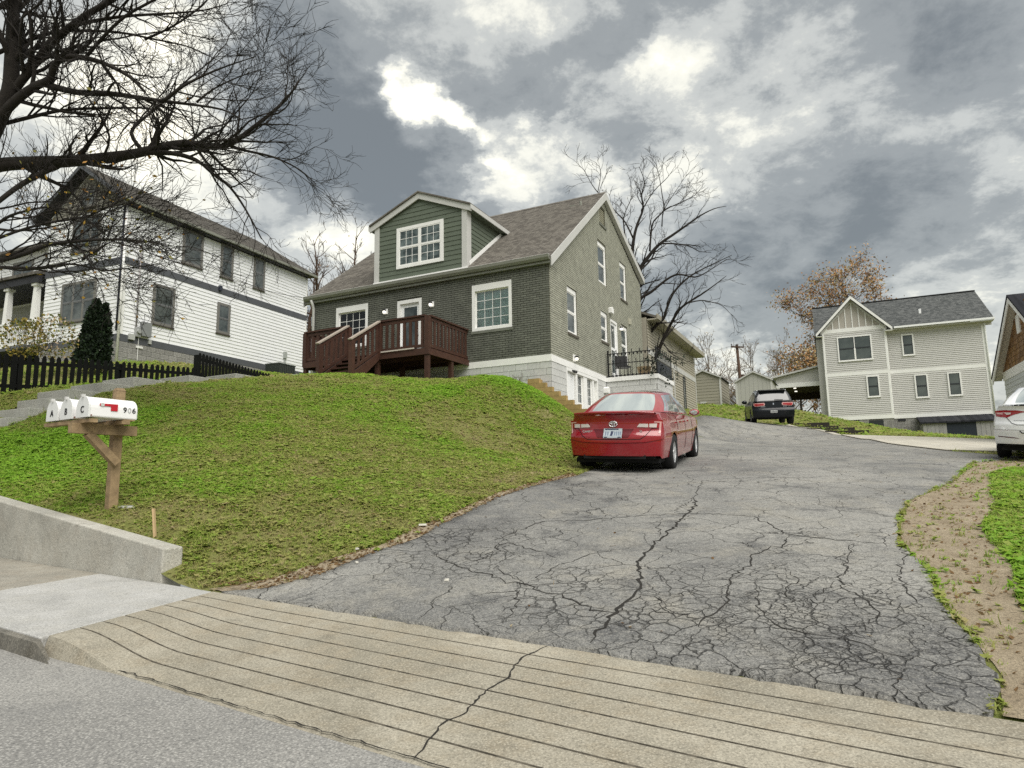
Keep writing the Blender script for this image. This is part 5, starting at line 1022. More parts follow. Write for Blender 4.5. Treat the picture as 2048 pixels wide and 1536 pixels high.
MB().box(2.62, 3.0, -.06, -.02, 1.10, 1.70).build('gable_vent', M_WHITE, QH, rot=(0, 0, -PI2))
# ================================================================== tan house behind, sheds, pole
TO = (10.3439, 37.4021, 8.2422)
TH = empty('tan_house', TO, -HB); tag(TH, 'tan sided house behind the green house with pale eave', 'house')
MB().box(-7, -.02, -10, 0, -4.5, .2).build('wall', M_TANSIDE, TH)
clap(TH, (0, 0, 0), PI2, -10, -.1, -3.6, -1.42, .13, M_TANSIDE); clap(TH, (0, 0, 0), PI2, -10, -.1, -1.18, .1, .13, M_TANSIDE)
MB().box(-10, 0, -.03, 0, -1.42, -1.18).box(-.12, .02, -.034, -.0301, -4, .2).box(-5.4, -5.25, -.034, 0, -3.6, -1.42).build('band_board', M_TRIMGREY, TH, rot=(0, 0, PI2))
MB().prism([(.45, -10, .12), (.45, .5, .12), (-3.2, .5, 1.6), (-3.2, -10, 1.6)], (0, 0, .1)).build('roof', M_ROOF, TH, fix=True)
MB().box(0, .45, -10, .5, .06, .12).box(.42, .5, -10, .55, .08, .3).prism([(.45, .5, .05), (.45, .5, .25), (-3.2, .5, 1.73), (-3.2, .5, 1.5)], (0, .04, 0)).build('eave_trim', mat('tan_trim', (.33, .31, .25), .6), TH, fix=True)
MB().prism([(-.02, -.02, .1), (-3.5, -.02, 1.4), (-7, -.02, .1)], (0, -.2, 0)).build('gable', M_TANSIDE, TH, fix=True)
window(TH, (.0, -3.35, -3.4), PI2, .55, 1.9, kind='single', casing=.05, mcas=M_DARKTRIM, proud=.04)
def shed(name, loc, w, d, h, pk, m, label, boards):
    S = empty(name, loc, -HB); tag(S, label, 'shed', 'garden sheds beyond the driveway')
    MB().box(-w, 0, 0.03, d, 0, h).prism([(-w, .03, h), (0, .03, h), (-w/2, .03, pk)], (0, d-.03, 0)).build('body', m, S, fix=True)
    sp = lambda z: (-w, 0) if z < h else (-w/2-(pk-z)/(pk-h)*w/2, -w/2+(pk-z)/(pk-h)*w/2)
    if boards: clap(S, (0, .03, 0), 0, -w, 0, .0, pk-.02, .20, m, span=sp, th=.02); clap(S, (0, 0, 0), PI2, .05, d, 0, h, .20, m, th=.02)
    else:
        n = 8
        for i in range(n):
            x0 = -w+i*w/n; x1 = x0+w/n; f = lambda x: h+(1-abs(x+w/2)/(w/2))*(pk-h)
            MB().hexa([(x0+.004, .005, 0), (x1-.004, .005, 0), (x1-.004, .03, 0), (x0+.004, .03, 0), (x0+.004, .005, f(x0)), (x1-.004, .005, f(x1)), (x1-.004, .03, f(x1)), (x0+.004, .03, f(x0))]).build('wall_panel', m, S)
    for s in (-1, 1):
        ex = -w/2+s*(w/2+.12)
        MB().prism([(-w/2, -.10, pk+.03), (ex, -.10, h-.05), (ex, d+.1, h-.05), (-w/2, d+.1, pk+.03)], (0, 0, .05)).build('roof', M_ROOF_G, S, fix=True)
        MB().prism([(-w/2, -.12, pk+.06), (ex, -.12, h-.02), (ex, -.12, h-.11), (-w/2, -.12, pk-.04)], (0, .02, 0)).build('rake_board', M_TRIMGREY, S, fix=True)
        x = -w/2+s*w/2; MB().box(x-.06, x+.06, -.02, .0, 0, h).build('corner_board', M_TRIMGREY, S)
    return S
S1 = shed('garden_shed', (13.735, 43.762, 6.20), 2.17, 3.6, 1.93, 2.42, mat('taupe_shed', (.29, .275, .22), .7, var=.03), 'taupe lap sided shed with white corner trim, left of two', True)
MB().box(-1.35, -.95, -.02, .0, .22, .34).build('floor_vent', M_TRIMGREY, S1)
for i in range(9): MB().box(-2.1+i*.25, -1.95+i*.25, .05, .3, -.25, .0).build('skid_block', M_DARKTRIM, S1)
shed('garden_shed', (16.337, 41.803, 5.75), 2.12, 3.4, 1.88, 2.42, mat('grey_shed', (.40, .40, .37), .7, var=.02), 'pale grey panelled shed directly behind the dark SUV', False)
UP = empty('utility_pole', (20.6, 59.4, 5.0)); tag(UP, 'leaning wooden utility pole behind the sheds', 'utility pole')
WD = mat('pole_wood', (.075, .045, .03), .9, noise=(6, .3)); top = Vector((-.40, -.45, 8.35))
MB().tube([(0, 0, 0), top*.5, top], [.17, .15, .12], 10).build('pole', WD, UP, smooth=True)
ax = Vector((math.cos(R(20)), -math.sin(R(20)), -.12))
MB().bar(top+Vector((0, -.15, -.25))-ax*.55, top+Vector((0, -.15, -.25))+ax*.55, .10, .13).build('crossarm', WD, UP)
for t in (-.5, -.03, .5): q = top+Vector((0, -.15, -.15))+ax*t; MB().lathe([(.03, 0), (.07, .06), (.04, .1), (.07, .14), (.0, .2)], 8, c=tuple(q)).build('insulator', mat('insulator_grey', (.1, .1, .11), .3), UP, smooth=True)
MB().lathe([(.0, 0), (.16, 0), (.16, .45), (0, .45)], 10, c=(.05, -.25, 5.2)).build('fixture_can', WD, UP)
tp = Vector(UP.location)+top
for k, (dx, dz) in enumerate(((-14, 0), (16, 1.2))):
    a = tp; b = tp+Vector((dx, 9, dz)); cable([a.lerp(b, t)-Vector((0, 0, .9*math.sin(math.pi*t))) for t in np.linspace(0, 1, 14)], .009, 'power_line', ('power line running left from the utility pole', 'power line running right from the utility pole')[k])
# ================================================================== concrete garden steps
ST = empty('garden_steps', hw(6.5, -8, -1.6), -HB); tag(ST, 'pale concrete steps with long landings climbing to the deck', 'steps'); STI = Matrix.Translation((6.5, 8, 1.6))
cb = [(-13.0, -3.0), (-12.4, -2.80), (-11.5, -2.60), (-10.95, -2.38), (-10.62, -2.17), (-10.28, -1.95), (-9.93, -1.74), (-9.29, -1.53), (-8.63, -1.325), (-7.28, -1.105), (-5.98, -.88), (-3.92, -.615), (-3.3, -.615)]
for (b0, z0), (b1, z1) in zip(cb[:-1], cb[1:]):
    o = MB().box(-7.08, -6.0, b0, b1-.006, z0-.35, z0).build('step', M_STEPC, ST); o.matrix_local = STI
    bv = o.modifiers.new('b', 'BEVEL'); bv.width = .012; bv.segments = 2
# ================================================================== black picket fence
FN = empty('picket_fence', hw(9, -7, -1.2), -HB); tag(FN, 'low black picket fence with rounded tops left of the steps', 'fence'); FNI = Matrix.Translation((9, 7, 1.2))
M_FENCE = mat('black_picket_paint', (.006, .0065, .006), .7, spec=.15, noise=(6, .3))
def picket(h, w=.098):
    pts = [(-w/2, 0), (w/2, 0), (w/2, h-.07), (w*.36, h-.025), (w*.15, h), (-w*.15, h), (-w*.36, h-.025), (-w/2, h-.07)]
    return MB().prism([(0, x, z) for x, z in pts], (-.018, 0, 0))
pm = picket(.90).mesh('picket', M_FENCE)
def pline(b):  # top of the low run
    return np.interp(b, [-13, -9.54, -7.15, -4.48], [-1.0, -.68, -.47, -.27])
b = -12.6
while b < -4.5:
    o = link('picket', pm, FN); o.matrix_local = FNI @ Matrix.Translation((-9, b, float(pline(b))-.90)) @ Matrix.Rotation(RNG.normal()*.012, 4, 'X'); b += .158
for dz in (.18, .72):
    o = MB().bar((-9.03, -12.6, float(pline(-12.6))-.9+dz), (-9.03, -9.54, float(pline(-9.54))-.9+dz), .04, .08).bar((-9.03, -9.54, float(pline(-9.54))-.9+dz), (-9.03, -7.15, float(pline(-7.15))-.9+dz), .04, .08).bar((-9.03, -7.15, float(pline(-7.15))-.9+dz), (-9.03, -4.5, float(pline(-4.5))-.9+dz), .04, .08).build('rail', M_FENCE, FN); o.matrix_local = FNI
for bb in (-11.7, -9.35, -7.0): o = MB().box(-9.12, -9.05, bb, bb+.09, float(pline(bb))-1.0, float(pline(bb))-.05).build('post', M_FENCE, FN); o.matrix_local = FNI
FM = empty('picket_fence', hw(9.05, -3.4, -1.1), -HB); tag(FM, 'short taller run of black pickets beside the air conditioner', 'fence'); FMI = Matrix.Translation((9.05, 3.4, 1.1))
b = -4.62; i = 0
while b < -2.0:
    zt = np.interp(b, [-4.6, -2.2], [.17, -.07]); o = link('picket', pm, FM); o.matrix_local = FMI @ Matrix.Translation((-9.05, b, float(zt)-.90)); b += .118; i += 1
o = MB().bar((-9.08, -4.62, .0), (-9.08, -2.0, -.24), .04, .08).bar((-9.08, -4.62, -.5), (-9.08, -2.0, -.74), .04, .08).build('rail', M_FENCE, FM); o.matrix_local = FMI
o = MB().box(-9.16, -9.04, -4.74, -4.64, -.95, .1).build('post', M_FENCE, FM); o.matrix_local = FMI
# ================================================================== mailboxes on their post
M_PW = mat('weathered_post_wood', (.30, .215, .12), .85, noise=(9, .35), bump=(35, .6, .006), mottled=(3, (.17, .115, .065), .7))
mx, my = -4.75, 8.02; mz = float(Huv(*w2uv(mx, my))[0])
# the boxes face the street on the left: their long axis runs roughly along -u... doors face the street
MPH = R(-31.89)
MP = empty('mailbox_post', (mx, my, mz), MPH); tag(MP, 'weathered wooden post with crossbeam and brace holding mailboxes', 'post')
pw = .054
PO = MB().box(-pw, pw, -pw, pw, -.25, 1.40).build('post', M_PW, MP); bv = PO.modifiers.new('b', 'BEVEL'); bv.width = .012; bv.segments = 2
MB().hexa([(-pw, -pw, 1.40), (pw, -pw, 1.40), (pw, pw, 1.40), (-pw, pw, 1.40), (-pw*.55, -pw*.7, 1.435), (pw*.55, -pw*.7, 1.435), (pw*.55, pw*.7, 1.435), (-pw*.55, pw*.7, 1.435)]).build('post_cap', M_PW, MP)

MB().box(pw, pw+.085, -.56, .17, .86, .975).build('crossbeam', M_PW, MP)
MB().bar((pw+.04, -.37, .87), (pw+.04, -.03, .53), .085, .09, up=(1, 0, 0)).build('brace', M_PW, MP)
for y in (-.43, -.07): MB().box(-.72, .33, y-.045, y+.045, .976, 1.018).build('shelf_board', M_PW, MP)
MB().box(-.70, .33, -.10, .03, 1.018, 1.03).build('shelf_board', M_PW, MP)
M_MB = mat('white_mailbox_enamel', (.80, .80, .80), .35); M_MBD = mat('mailbox_door', (.70, .71, .70), .45, noise=(5, .05)); M_INK = mat('black_letter', (.01, .01, .012), .6); M_FADED = mat('faded_letter', (.42, .43, .43), .7); M_FLAG = mat('red_flag', (.45, .012, .025), .45)
def arch(w, hs, n=14):
    r = w/2; return [(-r, 0), (r, 0)] + [(r*math.cos(math.pi*i/n), hs+r*math.sin(math.pi*i/n)) for i in range(n+1)]
base = Matrix.Translation((mx, my, mz)) @ Matrix.Rotation(MPH, 4, 'Z')
for k, (xc, ch) in enumerate(((.20, 'C'), (-.17, 'B'), (-.50, 'A'))):
    e = empty('mailbox', base @ Vector((xc, -.21, 1.032)), MPH); e.rotation_euler = (R(-.6), 0, MPH)
    tag(e, ('white mailbox lettered C with red flag and house number', 'white mailbox lettered B in the middle of the row', 'white mailbox lettered A, farthest from the driveway')[k], 'mailbox', 'mailboxes sharing one post')
    w = .262; pr = arch(w, .108)
    bo = MB().prism([(x, -.27, z) for x, z in pr], (0, .54, 0)).build('body', M_MB, e, fix=True); bv = bo.modifiers.new('b', 'BEVEL'); bv.width = .02; bv.segments = 3; bv.limit_method = 'ANGLE'; bv.angle_limit = R(60)
    MB().prism([(x*1.03, -.285, z*1.02) for x, z in pr], (0, .022, 0)).build('door', M_MBD, e, fix=True)
    MB().box(-.012, .012, -.31, -.27, .228, .262).build('latch', M_TRIMGREY, e)
    MB().tube([(.125, -.25, .02), (.137, -.25, .02)], .008, 8).build('hinge_pin', mat('rusty_pin', (.16, .05, .03), .6), e)
    t = link('door_letter', textmesh(ch, .105, bold=.02), e, (0, -.288, .085), (PI2, 0, 0)); t.data.materials.append(M_INK)
    MB().prism([(.133, -.17, .160), (.133, .03, .165), (.133, .03, .085), (.133, -.045, .085), (.133, -.045, .135), (.133, -.17, .135)], (.006, 0, 0)).build('flag', M_FLAG, e, fix=True)
    MB().lathe([(0, .140), (.022, .140), (.022, .13)], 10, axis='x', c=(0, -.14, .148)).build('flag_pivot', M_TRIMGREY, e)
    if k == 0:
        for j, (c, m) in enumerate((('9', M_INK), ('0', M_FADED), ('6', M_INK))):
            t = link('house_number', textmesh(c, .088, bold=.015 if j != 1 else 0), e, (.1335, .115+j*.052, .105), (PI2, 0, PI2)); t.data.materials.append(m)
# survey stake and a flat stone by the post
sx, sy = -3.77, 7.20; sz = float(Huv(*w2uv(sx, sy))[0])
o = MB().bar((0, 0, -.1), (-.055, .02, .30), .035, .02, up=(1, 0, 0)).build('wooden_stake', mat('pale_stake', (.50, .36, .20), .8), loc=(sx, sy, sz)); tag(o, 'pale wooden stake leaning behind the low wall end', 'stake')
o = MB().lathe([(0, .025), (.06, .025), (.09, .005), (.085, -.03), (0, -.03)], 9).build('flat_stone', mat('pale_stone', (.30, .30, .28), .9, noise=(12, .2)), loc=(mx+.19, my-.02, mz+.01), smooth=True); o.scale = (1.3, .6, 1); tag(o, 'pale flat stone at the foot of the mailbox post', 'stone')
# ================================================================== cars (local frame: y forward from the rear axle, x right, z up from the road)
M_TYRE = mat('tyre_rubber', (.012, .012, .013), .85); M_RIM = mat('alloy_rim', (.62, .63, .64), .35, metal=.35); M_CARGLASS = mat('car_glass', (.50, .56, .56), .04, metal=.62, coat=1); M_UNDER = mat('underbody', (.008, .008, .008), .9)  # car_glass: bright sky reflection is put into a pale, part-metal colour
M_CHROME = mat('chrome', (.8, .8, .82), .12, metal=1); M_LAMPR = mat('red_lens', (.32, .006, .010), .08, coat=1); M_LAMPC = mat('clear_lens', (.62, .56, .52), .1, coat=1); M_SEAM = mat('panel_gap', (.004, .004, .004), .9); M_PLATE = mat('plate_pale', (.46, .52, .56), .45); M_PLATED = mat('plate_navy', (.03, .04, .09), .5)
def wheel(parent, x, y, r, w, side, spokes=5, rim=M_RIM):
    W = empty('wheel', (x, y, r)); W.parent = parent
    s = side
    MB().lathe([(r*.62, -w/2), (r*.93, -w/2), (r, -w*.36), (r, w*.36), (r*.93, w/2), (r*.62, w/2)], 32, axis='x').build('tyre', M_TYRE, W, smooth=True)
    rm = MB().lathe([(r*.64, s*w*.44), (r*.60, s*w*.40), (r*.58, s*w*.1), (r*.15, s*w*.05)], 32, axis='x')
    rm.lathe([(0, s*w*.40), (r*.12, s*w*.40), (r*.16, s*w*.30), (r*.16, s*w*.05)], 16, axis='x')
    for k in range(spokes):
        a = 2*math.pi*k/spokes+.3; c, sn = math.cos(a), math.sin(a)
        rm.bar((s*w*.32, c*r*.1, sn*r*.1), (s*w*.36, c*r*.61, sn*r*.61), r*.17, w*.10, up=(1, 0, 0))
    rm.build('rim', rim, W, smooth=False); return W
def car(name, P, loc, heading, pitch, rollx=0):
    E = empty(name, loc); E.rotation_euler = Matrix.Rotation(-heading, 4, 'Z').to_euler()
    m = Matrix.Rotation(-heading, 4, 'Z') @ Matrix.Rotation(pitch, 4, 'X') @ Matrix.Rotation(rollx, 4, 'Y'); E.rotation_euler = m.to_euler()
    paint = P['paint']; hw_ = P['w']/2; yr, yf = P['yr'], P['yf']; wb = P['wb']; r = P['r']
    I = lambda t: (lambda v: float(np.interp(v, [a for a, _ in t], [b for _, b in t])))
    zsh = I(P['shoulder']); wy = I(P['wy']); fz = I(P['fz']); yrz = I(P['rear']); yfz = I(P['front'])
    sill = P['sill']; ar = P['arch']
    def zb(y):
        for yw in (0, wb):
            d = abs(y-yw)
            if d < ar: return max(sill, r + math.sqrt(ar*ar-d*d)*.98 - .01)
        return sill + (P.get('rise', .0) if y < 0 else 0)
    def rearpt(x, z, off=0):
        t = abs(x)/hw_; return (x, yrz(z) + P['rc']*t**3.2 - off, z)
    # ---- flanks
    ys = sorted({*np.linspace(yr+.22, yf-.25, 46), *[yw+d for yw in (0, wb) for d in np.linspace(-ar-.001, ar+.001, 25)]})
    ns = 12; body = MB()
    for s in (-1, 1):
        rows = []
        for i in range(ns+1):
            t = i/ns; row = []
            zz = P['rzb'] + t*(zsh(yr)-P['rzb']); x0 = hw_*wy(yr)*fz(zz)
            row.append((s*x0, rearpt(x0, zz)[1], zz))
            for y in ys:
                z = zb(y) + t*(zsh(y)-zb(y)); row.append((s*hw_*wy(y)*fz(z), y, z))
            zz = .25 + t*(zsh(yf)-.25); row.append((s*hw_*wy(yf)*fz(zz)*.97, yfz(zz)-.12, zz))
            rows.append(row if s > 0 else row[::1])
        body.grid(rows)
    # ---- tail
    zt = np.linspace(P['rzb'], zsh(yr), 26); xt = np.linspace(-1, 1, 33)
    body.grid([[(lambda x: rearpt(x, z))(q*hw_*wy(yr)*fz(z)) for q in xt] for z in zt])
    # ---- nose
    body.grid([[(q*hw_*wy(yf)*fz(z)*.97, yfz(z) - .12*abs(q)**3, z) for q in xt] for z in np.linspace(.25, zsh(yf), 8)])
    # ---- decks: boot lid and bonnet
    def deck(y0, y1, n, crown, z_of):
        rows = []
        for y in np.linspace(y0, y1, n):
            row = []
            for q in xt:
                X = hw_*wy(max(y, yr))*fz(zsh(y)); x = q*X
                yy = y if y > yr+.30 else y + P['rc']*abs(x/hw_)**3.2*max(0, 1-(y-y0)/.3)
                row.append((x, yy, z_of(y) + crown*(1-q*q*q*q)))
            rows.append(row)
        body.grid(rows)
    deck(yrz(zsh(yr)), P['gb'][0]+.25, 10, P['crown'], zsh); deck(P['gf'][0]-.35, yfz(zsh(yf)), 14, .05, zsh)
    o = body.build('body', paint, E, smooth=True); fixn(o.data)
    # ---- underbody, wheel wells
    MB().box(-hw_*.84, hw_*.84, yr+.25, yf-.25, sill-.02, sill+.06).box(-hw_*.78, hw_*.78, yr+.16, -ar-.02, P['rzb']-.05, .5).box(-hw_*.62, hw_*.62, -ar, ar, .25, .75).box(-hw_*.62, hw_*.62, wb-ar, wb+ar, .25, .75).box(-hw_*.9, hw_*.9, ar, wb-ar, sill, .8).build('underbody', M_UNDER, E)
    # ---- greenhouse
    bs, rs = P['gbase'], P['groof']      # matching polylines (x, y, z) of one side from rear centre edge to windscreen
    n = 60; ti = np.linspace(0, 1, n)
    def res(pl):
        pl = np.array(pl); d = np.concatenate([[0], np.cumsum(np.linalg.norm(np.diff(pl, axis=0), axis=1))]); d /= d[-1]
        return d, pl
    k = np.linspace(0, 1, len(bs)); B_ = np.array([[np.interp(t, k, [p[c] for p in bs]) for c in range(3)] for t in ti]); T_ = np.array([[np.interp(t, k, [p[c] for p in rs]) for c in range(3)] for t in ti])
    gh = MB(); sides = 12
    def gm(i, j): 
        t = (j+.5)/(n-1); v = (i+.5)/sides
        if not (.07 < v < .90): return 0
        return 1 if any(a < t < b for a, b in P['sidewin']) else 0
    for s in (-1, 1):
        rows = []
        for i in range(sides+1):
            v = i/sides; bul = .035*math.sin(math.pi*v)
            rows.append([(s*(b[0]*(1-v)+t[0]*v + bul), b[1]*(1-v)+t[1]*v, b[2]*(1-v)+t[2]*v) for b, t in zip(B_, T_)])
        gh.grid(rows, mat=gm)
    # roof
    rows = []
    for t in T_[::3]: rows.append([(q*t[0], t[1], t[2] + P['rcrown']*(1-q**4)) for q in np.linspace(-1, 1, 17)])
    gh.grid(rows)
    # rear window and windscreen
    for (b, t, border, cv) in ((B_[0], T_[0], P['rwin'], -P['rwc']), (B_[-1], T_[-1], (.04, .96, .05), .10)):
        m_ = 14; rows = []
        for i in range(m_+1):
            v = i/m_; c = b*(1-v)+t*v
            rows.append([(q*(c[0]+.035*math.sin(math.pi*v)), c[1] + cv*(1-q*q)*(1-v*.6), c[2] + (P['rcrown']*v)*(1-q**4)) for q in np.linspace(-1, 1, 21)])
        gh.grid(rows, mat=lambda i, j, bo=border: 1 if bo[0] < (i+.5)/m_ < bo[1] and abs((j+.5)/20*2-1) < 1-bo[2] else 0)
    g = gh.build('cabin', [paint, P.get('glass', M_CARGLASS)], E, smooth=True); fixn(g.data)
    for x, s in ((-P['track'], -1), (P['track'], 1)):
        for y in (0, wb): wheel(E, x, y, r, P['tw'], s, P.get('spokes', 5))
    # ---- patches and lines on the tail
    def patch(name, poly, m, off=.006, parent=E, step=.03):
        ring = subdiv(poly, step); pts = list(ring); xs = [p[0] for p in ring]; z_ = [p[1] for p in ring]
        gx, gz = np.meshgrid(np.arange(min(xs), max(xs), step), np.arange(min(z_), max(z_), step)); kx = inpoly(gx.ravel(), gz.ravel(), poly)
        pts += [(a, b) for a, b in zip(gx.ravel()[kx], gz.ravel()[kx]) if min((a-p[0])**2+(b-p[1])**2 for p in ring) > (step*.4)**2]
        nn = len(ring); vv, ee, ff, *_ = mgeo.delaunay_2d_cdt([Vector(p) for p in pts], [(i, (i+1) % nn) for i in range(nn)], [], 1, 1e-5)
        mb = MB(); mb.v = [rearpt(p.x, p.y, off) for p in vv]; mb.f = [tuple(f) for f in ff]; mb.m = [0]*len(mb.f)
        q = mb.build(name, m, parent, smooth=True); fixn(q.data); return q
    def line(name, pts, w, m=M_SEAM, off=.004, parent=E):
        p = subdiv(pts, .04, closed=False); rows = [[], []]
        for i in range(len(p)):
            a, b = p[max(0, i-1)], p[min(len(p)-1, i+1)]; dx, dz = b[0]-a[0], b[1]-a[1]; l = math.hypot(dx, dz)
            for kk, sg in ((0, 1), (1, -1)): rows[kk].append(rearpt(p[i][0]-dz/l*w/2*sg, p[i][1]+dx/l*w/2*sg, off))
        q = MB().grid(rows).build(name, m, parent); fixn(q.data); return q
    E_ = dict(E=E, patch=patch, line=line, rearpt=rearpt, hw=hw_, zsh=zsh, wy=wy, fz=fz)
    return E_
def mirror(poly): return [(-x, z) for x, z in reversed(poly)]
def textx(E, s, size, x, z, rp, m, off=.012, rotx=PI2, bold=.01):
    t = link('badge', textmesh(s, size, bold=bold), E, rp(x, z, off), (rotx, 0, 0)); t.data.materials.append(m); return t
SED = dict(w=1.82, yr=-1.06, yf=3.70, wb=2.775, r=.325, sill=.20, arch=.375, rzb=.31, rc=.20, rise=.06, crown=.035, rcrown=.045, track=.785, tw=.215,
    shoulder=[(-1.1, 1.02), (-.6, 1.045), (0, 1.03), (1, .985), (2, .95), (2.5, .93), (3.2, .84), (3.7, .70)],
    wy=[(-1.1, .93), (-.8, .97), (-.3, 1.0), (2.9, 1.0), (3.4, .95), (3.7, .84)], fz=[(.18, .94), (.30, .965), (.55, 1.0), (.72, .995), (.88, .965), (.98, .925), (1.06, .89)],
    rear=[(.2, -.98), (.32, -1.04), (.55, -1.075), (.66, -1.075), (.72, -1.03), (.76, -1.015), (.90, -1.005), (.97, -1.02), (1.02, -1.055), (1.06, -1.07)], front=[(.2, 3.62), (.5, 3.72), (.7, 3.66)],
    gb=(-.42, 1.07), gf=(2.45, .97),
    gbase=[(.63, -.40, 1.065), (.745, -.36, 1.055), (.79, -.12, 1.045), (.815, .5, 1.02), (.82, 1.1, 1.0), (.815, 1.7, .985), (.79, 2.2, .975), (.70, 2.5, .98)],
    groof=[(.50, .40, 1.395), (.535, .46, 1.395), (.565, .58, 1.405), (.585, .85, 1.42), (.59, 1.1, 1.425), (.585, 1.3, 1.42), (.57, 1.48, 1.405), (.50, 1.62, 1.395)],
    sidewin=[(.17, .25), (.265, .535), (.56, .90)], rwin=(.05, .93, .06), rwc=.09)
# ---- red saloon
M_RED = mat('red_car_paint', (.28, .003, .010), .16, spec=.5, coat=1, noise=(600, .05))
cx, cy = 2.16, 12.72; ch = .4075
def ground_pose(x, y, h, wb):
    z0 = float(Hxy(x, y))+.02; x1, y1 = x+math.sin(h)*wb, y+math.cos(h)*wb; z1 = float(Hxy(x1, y1))+.02
    return z0, math.atan2(z1-z0, wb)
z0, pt_ = ground_pose(cx, cy, ch, 2.775)
rz_ = float(Hxy(cx+.8*math.cos(ch), cy-.8*math.sin(ch))) - float(Hxy(cx-.8*math.cos(ch), cy+.8*math.sin(ch)))
RC = car('red_saloon_car', dict(SED, paint=M_RED, w=1.775, wy=[(-1.1, .905), (-.8, .95), (-.3, .99), (2.9, 1.0), (3.4, .95), (3.7, .84)], track=.775), (cx, cy, z0), ch, pt_, math.atan2(-rz_, 1.6)); E = RC['E']
tag(E, 'red saloon car parked on the driveway seen from behind', 'car')
pa, li, rp = RC['patch'], RC['line'], RC['rearpt']
for mir in (False, True):
    f = (lambda p: mirror(p)) if mir else (lambda p: p)
    L1 = pa('tail_light', f([(.40, .80), (.815, .79), (.835, .93), (.50, .925)]), M_LAMPR, .006)
    pa('lens', f([(.415, .812), (.60, .805), (.60, .865), (.455, .868)]), M_LAMPC, .012, L1); pa('lens', f([(.62, .804), (.735, .80), (.745, .868), (.62, .866)]), M_LAMPC, .012, L1)
    pa('lens', f([(.765, .70), (.80, .71), (.815, .90), (.70, .905), (.70, .885), (.785, .88)]), mat('pink_lens', (.62, .34, .32), .12, coat=1), .0125, L1)
li('boot_seam', [(-.80, .79), (-.66, .785), (-.56, .66), (-.47, .60), (.47, .60), (.56, .66), (.66, .785), (.80, .79)], .010)
li('crease_shade', [(-.86, .60), (-.55, .545), (0, .53), (.55, .545), (.86, .60)], .012, mat('crease_shade_red', (.10, .002, .005), .4))  # crease drawn on the surface as a darker red, its shade put into colour
pa('recess_shade', [(-.36, .78), (-.27, .63), (.27, .63), (.36, .78)], mat('recess_shade_red', (.13, .003, .008), .35, coat=.5), .003)  # flat patch, not sunk in; recess shade is put into the darker red
pl = pa('number_plate', [(-.165, .625), (.165, .625), (.165, .79), (-.165, .79)], M_PLATE, .022)
pa('plate_band', [(-.14, .765), (.10, .765), (.10, .785), (-.14, .785)], M_PLATED, .024, pl); pa('plate_band', [(-.15, .632), (-.09, .632), (-.09, .648), (-.15, .648)], M_PLATED, .024, pl); pa('plate_band', [(.09, .632), (.15, .632), (.15, .648), (.09, .648)], M_PLATED, .024, pl); pa('plate_band', [(-.045, .665), (.0, .665), (.01, .74), (-.03, .745)], M_PLATED, .024, pl)
for i, x in enumerate((-.125, -.085, .035, .07, .105, .138)): pa('plate_mark', [(x-.012, .672), (x+.012, .672), (x+.012, .735), (x-.012, .735)], mat('plate_mark', (.20, .25, .32), .5), .0235, pl, .02)
em = MB()
for (rx, rz2, cz, wd) in ((.070, .048, .865, .010), (.020, .046, .866, .008), (.048, .017, .884, .008)):
    pts = [rp(rx*math.cos(a), cz+rz2*math.sin(a), .016) for a in np.linspace(0, 2*math.pi, 25)]; em.tube(pts, wd, 5)
em.build('emblem', M_CHROME, E, smooth=True)
textx(E, 'CAMRY', .055, -.47, .735, rp, M_CHROME); textx(E, 'HYBRID', .03, -.45, .69, rp, mat('badge_dim', (.35, .2, .2), .3)) if False else None
textx(E, 'SE', .05, .48, .735, rp, M_CHROME)
sp_ = MB().grid([[(x, -1.07+.20*abs(x/.91)**3.2+dy, 1.021+.035*(1-(x/.82)**4)+dz) for x in np.linspace(-.72, .72, 21)] for dy, dz in ((.17, -.004), (.0, .026), (-.03, .026), (-.024, .002), (.03, -.03))]).build('spoiler', M_RED, E, smooth=True); fixn(sp_.data)
MB().box(-.55, .55, -1.0, -.93, .26, .33).build('diffuser', M_UNDER, E)
for s in (-1, 1):
    mr = MB(); c = (s*.97, 1.95, 1.02)
    mr.hexa([(s*.82, 1.95, .97), (s*.85, 1.98, .97), (s*.85, 2.05, .97), (s*.82, 2.05, .97), (s*.86, 1.95, 1.0), (s*.9, 1.95, 1.0), (s*.9, 2.03, 1.0), (s*.86, 2.03, 1.0)])
    MM = mr.build('mirror', M_RED, E); fixn(MM.data); MB().lathe([(0, -.07), (.06, -.065), (.085, .0), (.07, .07), (.03, .11), (0, .115)], 14, axis='y', c=(0, 0, 0)).build('mirror_shell', M_RED, MM, loc=c, smooth=True).scale = (1.25, 1, .85)
    MB().lathe([(0, -.071), (.058, -.068)], 14, axis='y').build('mirror_glass', M_CARGLASS, MM, loc=c).scale = (1.25, 1.02, .8)
    # door seams and handles
    for y in (.42, 1.32, 2.18):
        pts = [(s*(RC['hw']*RC['wy'](y)*RC['fz'](z)+.002), y + (.10*(z-.6) if y > .4 else .25*(z-.75)), z) for z in np.linspace(.32 if y > .5 else .72, .97, 10)]
        MB().tube(pts, .0035, 4).build('door_seam', M_SEAM, E)
    for y in (.52, 1.45): MB().bar((s*.90, y, .86), (s*.90, y+.18, .855), .03, .03).build('door_handle', M_RED, E)
